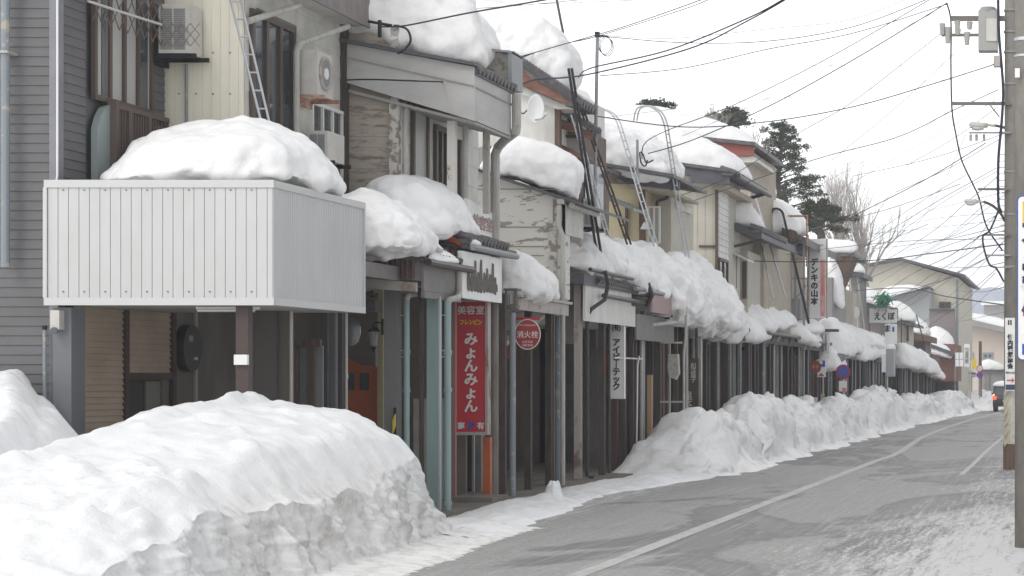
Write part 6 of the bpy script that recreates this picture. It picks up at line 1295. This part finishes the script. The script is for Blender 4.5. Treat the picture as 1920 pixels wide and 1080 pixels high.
def street_lamp(px, py, w, Y, arm, label):
    t = thing('street_lamp', P(px, py, Y), label, 'street lamp', 'street lamps on the right hand poles'); s = w / 45 * Y / F * 45
    x, _, z = P(px, py, Y); L_ = w * Y / F
    obj('shade', MB().tube([tuple(q) for q in ((x, Y, z), (x + L_ * .12, Y, z + L_ * .08), (x + L_ * .5, Y, z + L_ * .05), (x + L_ * .85, Y, z), (x + L_, Y, z - L_ * .02))], L_ * .05, 12, r2=L_ * .05).tube([(x + L_ * .05, Y, z + .01), (x + L_ * .45, Y, z), (x + L_ * .7, Y, z)], L_ * .13, 12, r2=L_ * .09), M['ac'], t, True)
    obj('lens', MB().tube([(x + L_ * .12, Y - .01, z - L_ * .09), (x + L_ * .35, Y - .01, z - L_ * .13), (x + L_ * .55, Y - .01, z - L_ * .1)], L_ * .09, 12, r2=L_ * .07), mat('lamp lens', (.5, .5, .48), .3), t, True)
    obj('arm', MB().tube([tuple(q) for q in cat([(x + L_ * .95, Y, z)] + [P(a, b, Y) for a, b in arm], 14, False)], .03, 6), M['frame'], t)
street_lamp(1817, 235, 50, YB, [(1885, 240), (1905, 250)], 'upper street lamp head on its curved arm')
street_lamp(1808, 378, 38, YB, [(1860, 385), (1875, 398), (1884, 415)], 'lower street lamp head on its curved arm, beside the middle of the pole')
tg = thing('electric_shop_sign', (xb, 46.3, 1.6), 'white vertical sign with black kanji and a red arrow strapped to the second pole', 'sign'); Y = 46.3
x0, x1, z0, z1 = XP(1884.5, Y), XP(1904, Y), ZP(733, Y), ZP(596, Y); xc = (x0 + x1) / 2
obj('panel', MB().box(x0, x1, Y, Y + .05, z0, z1), M['signwhite'], tg)
text('竹\n内\n電\n気\n商\n会', .125, (xc, Y - .008, ZP(660, Y)), 'front', M['ink'], tg, bold=.006, line=1.0); text('電化の店', .05, (xc, Y - .008, ZP(699, Y)), 'front', M['ink'], tg)
obj('logo', MB().box(xc - .05, xc - .02, Y - .01, Y - .002, ZP(609, Y), ZP(600, Y)).box(xc + .0, xc + .03, Y - .01, Y - .002, ZP(609, Y), ZP(600, Y)), M['ink'], tg)
obj('arrow', MB().prism([(x0 + .04, ZP(714, Y)), (x1 - .07, ZP(714, Y)), (x1 - .09, ZP(718, Y)), (x1 - .02, ZP(713, Y)), (x1 - .09, ZP(708, Y)), (x1 - .07, ZP(712, Y)), (x0 + .04, ZP(712, Y))], Y - .01, Y - .002), M['red'], tg)
obj('blue_strip', MB().box(x0 + .01, x1 - .01, Y - .01, Y - .002, ZP(731, Y), ZP(721, Y)), mat('dark strip', (.04, .07, .12), .5), tg)

# car at the far end
c = thing('car', (XP(1886, 131), 131, -.06), 'dark car seen from behind with snow on its roof, partly behind the poles', 'car')
cx = XP(1886, 131); y0 = 131
obj('body', MB().prism_x([(y0, .25), (y0, .72), (y0 + .06, .92), (y0 + .35, 1.42), (y0 + .7, 1.48), (y0 + 2.4, 1.45), (y0 + 3.0, .98), (y0 + 3.9, .85), (y0 + 4.0, .3)], cx - .80, cx + .80), M['carpaint'], c)
obj('rear_window', MB().prism_x([(y0 + .075, .93), (y0 + .33, 1.36), (y0 + .31, 1.37), (y0 + .05, .94)], cx - .62, cx + .62), M['glass'], c)
for s in (-1, 1):
    obj('tail_light', MB().box(cx + s * .68 - .1, cx + s * .68 + .1, y0 - .03, y0 + .03, .68, .90), M['taillight'], c); obj('wheel', MB().disc((cx + s * .70, y0 + .7, .24), .30, 'X', .2, 20), M['tyre'], c); obj('wheel', MB().disc((cx + s * .70, y0 + 3.2, .24), .30, 'X', .2, 20), M['tyre'], c)
    obj('side_mirror', MB().box(cx + s * .88 - .08, cx + s * .88 + .08, y0 + 2.1, y0 + 2.2, .95, 1.1), M['carpaint'], c)
obj('indicator', MB().box(cx - .80, cx - .70, y0 - .035, y0 + .02, .92, 1.02), M['indicator'], c)
obj('bumper', MB().box(cx - .80, cx + .80, y0 - .08, y0 - .003, .28, .52), M['tyre'], c); obj('number_plate', MB().box(cx - .17, cx + .17, y0 - .1, y0 - .082, .52, .66), M['signwhite'], c)
loaf('car_snow', [(131.4, [(cx - .72, 1.48), (cx - .68, 1.75), (cx, 1.84), (cx + .68, 1.75), (cx + .72, 1.48)]), (133.2, [(cx - .72, 1.46), (cx - .68, 1.72), (cx, 1.80), (cx + .68, 1.72), (cx + .72, 1.46)])], 'thick snow layer on the roof of the far car', amp=.02, res=.12, ends=(.2, .2), seed=50, px=False)

# ================================================================ trees
def conifer(px, pyt, pyb, Y, label, seed=1, spread=1.0, ang=0.0):
    rnd = random.Random(seed); t = thing('conifer', (XP(px, Y), Y, 0), label, 'tree', 'trees behind the houses')
    x, zt, zb = XP(px, Y), ZP(pyt, Y), ZP(pyb, Y)
    obj('trunk', MB().tube([(x, Y, 0), (x + .2, Y, zb), (x - .1, Y, (zb + zt) / 2), (x + .25, Y, zt)], .26, 8, r2=.06), M['bark'], t)
    fo = MB(); br = MB(); H_ = zt - zb; n = int(20 + 13 * H_)
    for i in range(n):
        u = (i + rnd.random()) / n; z = zb + H_ * (u ** .95); a = rnd.random() * 2 * math.pi; L_ = spread * (0.55 + 2.9 * (1 - u) ** .75) * (.55 + .6 * rnd.random())
        d = Vector((math.cos(a), math.sin(a) * .8, .02 + .18 * rnd.random())); p0 = Vector((x, Y, z)); p1 = p0 + d * L_; pm = p0 + d * L_ * .5 + Vector((0, 0, .12 * L_))
        br.tube([p0, pm, p1], .045, 4, r2=.015)
        for q in range(int(3 + L_ * 2.0)):
            s = .5 + .55 * rnd.random(); c_ = p0 + (p1 - p0) * s + Vector((rnd.gauss(0, .14), rnd.gauss(0, .2), .10 * L_ * (1 - s) + rnd.gauss(0, .07)))
            rr = .12 + .17 * rnd.random()
            for _ in range(34):
                v = Vector((rnd.gauss(0, 1), rnd.gauss(0, 1), rnd.gauss(0, .55))); v = v / max(.5, v.length) * rr * rnd.random() ** .5; w = Vector((rnd.gauss(0, 1), rnd.gauss(0, 1), rnd.gauss(0, 1))).normalized() * .05; e = Vector((rnd.gauss(0, 1), rnd.gauss(0, 1), rnd.gauss(0, 1))).normalized() * .10
                fo.poly([c_ + v - w, c_ + v + w, c_ + v + e])
    obj('branch', br, M['bark'], t)['kind'] = 'stuff'; obj('crown', fo, M['needle'], t)
conifer(1462, 232, 440, 108, 'tall dark ragged conifer rising behind the rounded roof snow', 5, .84)
conifer(1532, 378, 440, 102, 'dark conifer top directly above the tall electrics sign', 13, .55)
conifer(1372, 208, 240, 100, 'conifer tip peeping over the topmost roof snow near its right end', 17, .45)
conifer(1225, 194, 212, 100, 'low dark treetop just above the topmost roof snow at left', 21, .40)
def bare(px, pyt, pyb, Y, label, seed, n0=5, sp=.35, m='barkpale', r0=.09):
    rnd = random.Random(seed); t = thing('bare_tree', (XP(px, Y), Y, 0), label, 'tree', 'trees behind the houses'); tr = MB(); tw = MB(); z0 = ZP(pyb, Y); H_ = ZP(pyt, Y) - z0
    tr.tube([(XP(px, Y), Y, 0), (XP(px, Y), Y, z0)], r0 * 1.8, 7, r2=r0 * 1.3)
    def grow(p, d, L_, r, k):
        q = p + d * L_; mid = p + d * L_ * .5 + Vector((rnd.gauss(0, .03), rnd.gauss(0, .03), 0)) * L_; (tr if k < 2 else tw).tube([p, mid, q], r, 5 if k < 2 else 3, r2=r * .6)
        if k >= 6: return
        for _ in range(2 if k > 0 else 3):
            nd = (d + Vector((rnd.gauss(0, sp), rnd.gauss(0, sp), .16 + rnd.gauss(0, .1)))).normalized(); s_ = .4 + .6 * rnd.random(); grow(p + d * L_ * s_, nd, L_ * (.55 + .3 * rnd.random()), r * .55, k + 1)
    for i in range(n0):
        d = Vector((rnd.gauss(0, sp), rnd.gauss(0, sp * .6), 1)).normalized(); grow(Vector((XP(px, Y) + rnd.gauss(0, .3), Y, z0)), d, H_ * .42, r0, 0)
    obj('trunk', tr, M[m], t); obj('twigs', tw, M[m], t)['kind'] = 'stuff'
bare(1580, 312, 520, 125, 'tall pale bare tree right of the tall electrics sign', 3, 9, .24)
bare(1625, 330, 540, 128, 'bare fan shaped tree left of the cream gable building', 7, 10, .34)
bare(1610, 400, 540, 120, 'lower bare bush in front of the bare fan shaped tree', 11, 6, .45, r0=.06)
bare(1335, 196, 245, 96, 'sparse bare treetop above the topmost roof snow', 15, 6, .5, r0=.05)
bare(1415, 230, 330, 98, 'thin bare tree left of the tall conifer', 19, 5, .4, r0=.05)

# ================================================================ overhead wires
WG = 'overhead cables across the street'
def wire(pts, r, label, m='wire', sag=0):
    q = [P(a, b, Y) for a, b, Y in pts]
    o = obj('overhead_cable', MB().tube([tuple(x) for x in cat(q, 10 * len(q), False)], r, 4), M[m]); return tag(o, label, 'cable', WG)
wire([(715, 50, 32), (760, 48, 31), (880, 24, 28), (1040, -4, 25), (1200, -40, 22)], .011, 'cable leaving the eave corner insulator and rising right over the top snow mass')
wire([(890, 16, 40), (1000, 8, 36), (1200, -12, 30)], .006, 'thin wire just above the top snow, nearly level', 'wirepale')
wire([(648, 150, 32.2), (700, 149, 32.1), (820, 153, 32), (970, 156, 40)], .012, 'dark cable running level across the big grey eave')
wire([(965, 168, 42), (1000, 150, 42), (1100, 140, 41), (1290, 92, 38), (1400, 40, 36), (1480, -5, 34)], .016, 'thick cable rising from the dish house past the mast, lower of the two')
wire([(1085, 145, 44), (1110, 127, 42), (1250, 95, 39), (1400, 35, 36), (1470, -2, 34)], .014, 'cable rising beside the thick cable, upper of the two')
wire([(970, 108, 42), (1060, 82, 42), (1170, 50, 40), (1300, 5, 38), (1330, -8, 38)], .009, 'thin cable over the dish house snow rising right', 'wire')
wire([(965, 113, 42), (1040, 86, 43), (1120, 68, 46), (1280, 18, 42), (1340, -6, 40)], .011, 'cable passing the mast top and rising right')
wire([(1125, 142, 46), (1280, 128, 46), (1440, 92, 46), (1600, 62, 46), (1775, 8, 46)], .009, 'long cable from the mast to the top of the transformer pole')
wire([(1128, 68, 46), (1280, 80, 46), (1440, 77, 46), (1600, 50, 46), (1745, -4, 46)], .009, 'long sagging cable from the mast top towards the top right')
wire([(1128, 66, 46), (1260, 72, 46), (1440, 54, 46), (1590, 38, 46), (1700, -2, 46)], .006, 'thin pale wire just above the long sagging cable', 'wirepale')
wire([(1204, 298, 48.4), (1208, 270, 48.4), (1250, 245, 49), (1380, 195, 48), (1560, 105, 47), (1745, -2, 46)], .012, 'upper of two cables rising from the short mast to the top right')
wire([(1215, 288, 48.4), (1300, 262, 49), (1440, 200, 48), (1600, 112, 47), (1775, 6, 46)], .012, 'lower of two cables rising from the short mast to the pole')
wire([(1280, 255, 55), (1440, 184, 50), (1600, 100, 47), (1770, 14, 46)], .006, 'thin pale wire between the two short mast cables', 'wirepale')
wire([(1100, 215, 46), (1280, 238, 46), (1440, 228, 46), (1600, 200, 46), (1740, 160, 46), (1864, 121, 46.3)], .011, 'long cable sagging over the roof snows to the junction box')
wire([(1440, 122, 46), (1600, 123, 46), (1780, 122, 46), (1864, 120, 46)], .004, 'faint level wire left of the junction box', 'wirepale')
wire([(1120, 222, 47), (1300, 200, 47), (1440, 185, 47), (1600, 170, 47), (1740, 152, 46.5), (1872, 144, 46)], .004, 'faint wire sloping gently above the topmost roof snow', 'wirepale')
wire([(1190, 390, 55), (1350, 340, 52), (1500, 248, 50), (1600, 190, 48), (1770, 58, 46.5)], .009, 'diagonal cable passing just right of the tall conifer top')
wire([(1290, 380, 57), (1525, 300, 50), (1680, 258, 48), (1785, 208, 46.6), (1872, 168, 46.4)], .010, 'cable to the slotted cross arm, crossing above the bare trees')
wire([(1540, 345, 60), (1680, 270, 50), (1785, 205, 46.6)], .005, 'thin wire ending at the slotted cross arm', 'wirepale')
wire([(1580, 352, 60), (1700, 285, 52), (1820, 215, 47), (1872, 185, 46.5)], .006, 'thin wire under the slotted cross arm', 'wirepale')
wire([(1610, 400, 60), (1740, 334, 50), (1848, 268, 46.6)], .012, 'dark cable reaching the pole below the upper street lamp')
wire([(1660, 480, 70), (1740, 395, 55), (1812, 250, 47)], .006, 'steep thin wire behind the upper street lamp', 'wirepale')
wire([(1500, 560, 76), (1640, 440, 60), (1740, 370, 52), (1812, 328, 47)], .008, 'cable from above the billboard to the leaning drop cable', 'wirepale')
wire([(1560, 500, 76), (1740, 388, 55), (1824, 340, 47), (1868, 315, 46.5)], .009, 'cable running up to the middle of the leaning drop cable')
wire([(1575, 520, 80), (1740, 398, 56), (1868, 322, 46.5)], .007, 'cable just under its twin to the middle of the second pole')
wire([(1640, 500, 90), (1740, 440, 70), (1812, 380, 50), (1872, 330, 46.5)], .010, 'diagonal cable passing behind the lower street lamp')
wire([(1330, 487, 62), (1500, 491, 62), (1640, 488, 62), (1740, 476, 56), (1848, 462, 47), (1884, 458, 46.5)], .013, 'nearly level dark cable crossing the tall electrics sign')
wire([(1444, 484, 71), (1520, 470, 66), (1700, 452, 58), (1884, 448, 46.5)], .008, 'thin level wire just above the dark level cable', 'wirepale')
wire([(1600, 545, 95), (1700, 540, 80), (1770, 555, 70), (1884, 572, 50)], .016, 'thick dark cable sloping down right across the cream building')
wire([(1690, 560, 110), (1740, 520, 90), (1800, 485, 60), (1842, 458, 47)], .010, 'first of the cables fanning down left from the curved bundle')
wire([(1600, 590, 110), (1700, 520, 90), (1780, 480, 60), (1842, 440, 47)], .011, 'second of the cables fanning down left from the curved bundle')
wire([(1640, 600, 120), (1740, 540, 90), (1840, 490, 50), (1880, 455, 47)], .009, 'third of the cables fanning down left from the curved bundle')
wire([(1620, 575, 120), (1740, 533, 90), (1850, 484, 50)], .008, 'fourth of the cables fanning down left from the curved bundle', 'wirepale')
wire([(1700, 640, 130), (1800, 570, 80), (1866, 512, 47)], .009, 'lowest fanning cable passing the corner of the cream building')
wire([(1760, 640, 135), (1830, 570, 80), (1884, 528, 47)], .006, 'pale wire above the pale pinkish building', 'wirepale')
wire([(1740, 395, 70), (1884, 360, 46.5)], .006, 'pale wire level with the lower street lamp', 'wirepale')
wire([(1640, 440, 80), (1740, 412, 70), (1884, 398, 46.5)], .006, 'pale wire just under the lower street lamp', 'wirepale')
wire([(1560, 445, 80), (1740, 428, 70), (1884, 412, 46.5)], .006, 'pale wire crossing the bare trees nearly level', 'wirepale')
wire([(1600, 535, 90), (1760, 466, 70), (1884, 432, 46.5)], .008, 'cable above the cream gable ridge', 'wire')
wire([(1640, 625, 125), (1760, 610, 110), (1884, 585, 47)], .006, 'pale wire below the cream gable window', 'wirepale')

wire([(1000, 8, 40), (1300, -4, 36)], .005, 'faint short wire at the very top left of the mast', 'wirepale')
for i_, (a_, b_, lab_) in enumerate([((1700, 470, 100), (1884, 395, 46.5), 'faint wire over the cream gable, first below the lower lamp'), ((1600, 470, 100), (1884, 423, 46.5), 'faint wire over the cream gable ridge, second below the lower lamp'),
    ((1690, 500, 110), (1850, 380, 46.5), 'faint steep wire right of the cream gable ridge'), ((1720, 560, 110), (1870, 400, 46.5), 'faint steep wire ending between lamp and lower cross arm'), ((1660, 600, 120), (1846, 470, 46.5), 'cable fanning to the small bracket below the curved bundle'),
    ((1720, 610, 120), (1868, 505, 46.5), 'faint wire ending at the lowest bend of the curved bundle'), ((1500, 500, 90), (1740, 420, 60), 'faint wire above the tall electrics sign'), ((1600, 330, 70), (1884, 250, 46.5), 'faint wire ending at the upper lamp arm')]):
    p_, q_ = Vector(a_), Vector(b_); m_ = (p_ + q_) / 2 + Vector((0, 8, 0)); wire([tuple(p_), tuple(m_), tuple(q_)], .009, lab_, 'wirepale')

for i_, (a_, b_, lab_) in enumerate([((1560, 300, 60), (1790, 100, 46.5), 'faint diagonal wire right of the diagonal conifer cable'), ((1700, 310, 60), (1872, 200, 46.5), 'faint wire left of the upper street lamp'), ((1520, 430, 80), (1800, 345, 46.5), 'faint wire above the bare trees running to the drop cable'),
    ((1680, 360, 60), (1872, 262, 46.5), 'faint wire just below the upper street lamp'), ((1650, 530, 110), (1884, 365, 46.5), 'faint long wire from the annex roof to the pole'), ((1740, 590, 120), (1884, 450, 46.5), 'faint long wire from the brown grey block to the pole'),
    ((1760, 500, 100), (1884, 492, 46.5), 'faint level wire across the hazy mountain'), ((1790, 545, 110), (1884, 538, 46.5), 'faint level wire just above the distant flat snowy roof'), ((1610, 560, 100), (1800, 515, 60), 'dark wire grazing the cream gable eave')]):
    p_, q_ = Vector(a_), Vector(b_); m_ = (p_ + q_) / 2 + Vector((0, 6, 0)); wire([tuple(p_), tuple(m_), tuple(q_)], .009, lab_, 'wirepale' if 'dark' not in lab_ else 'wire')
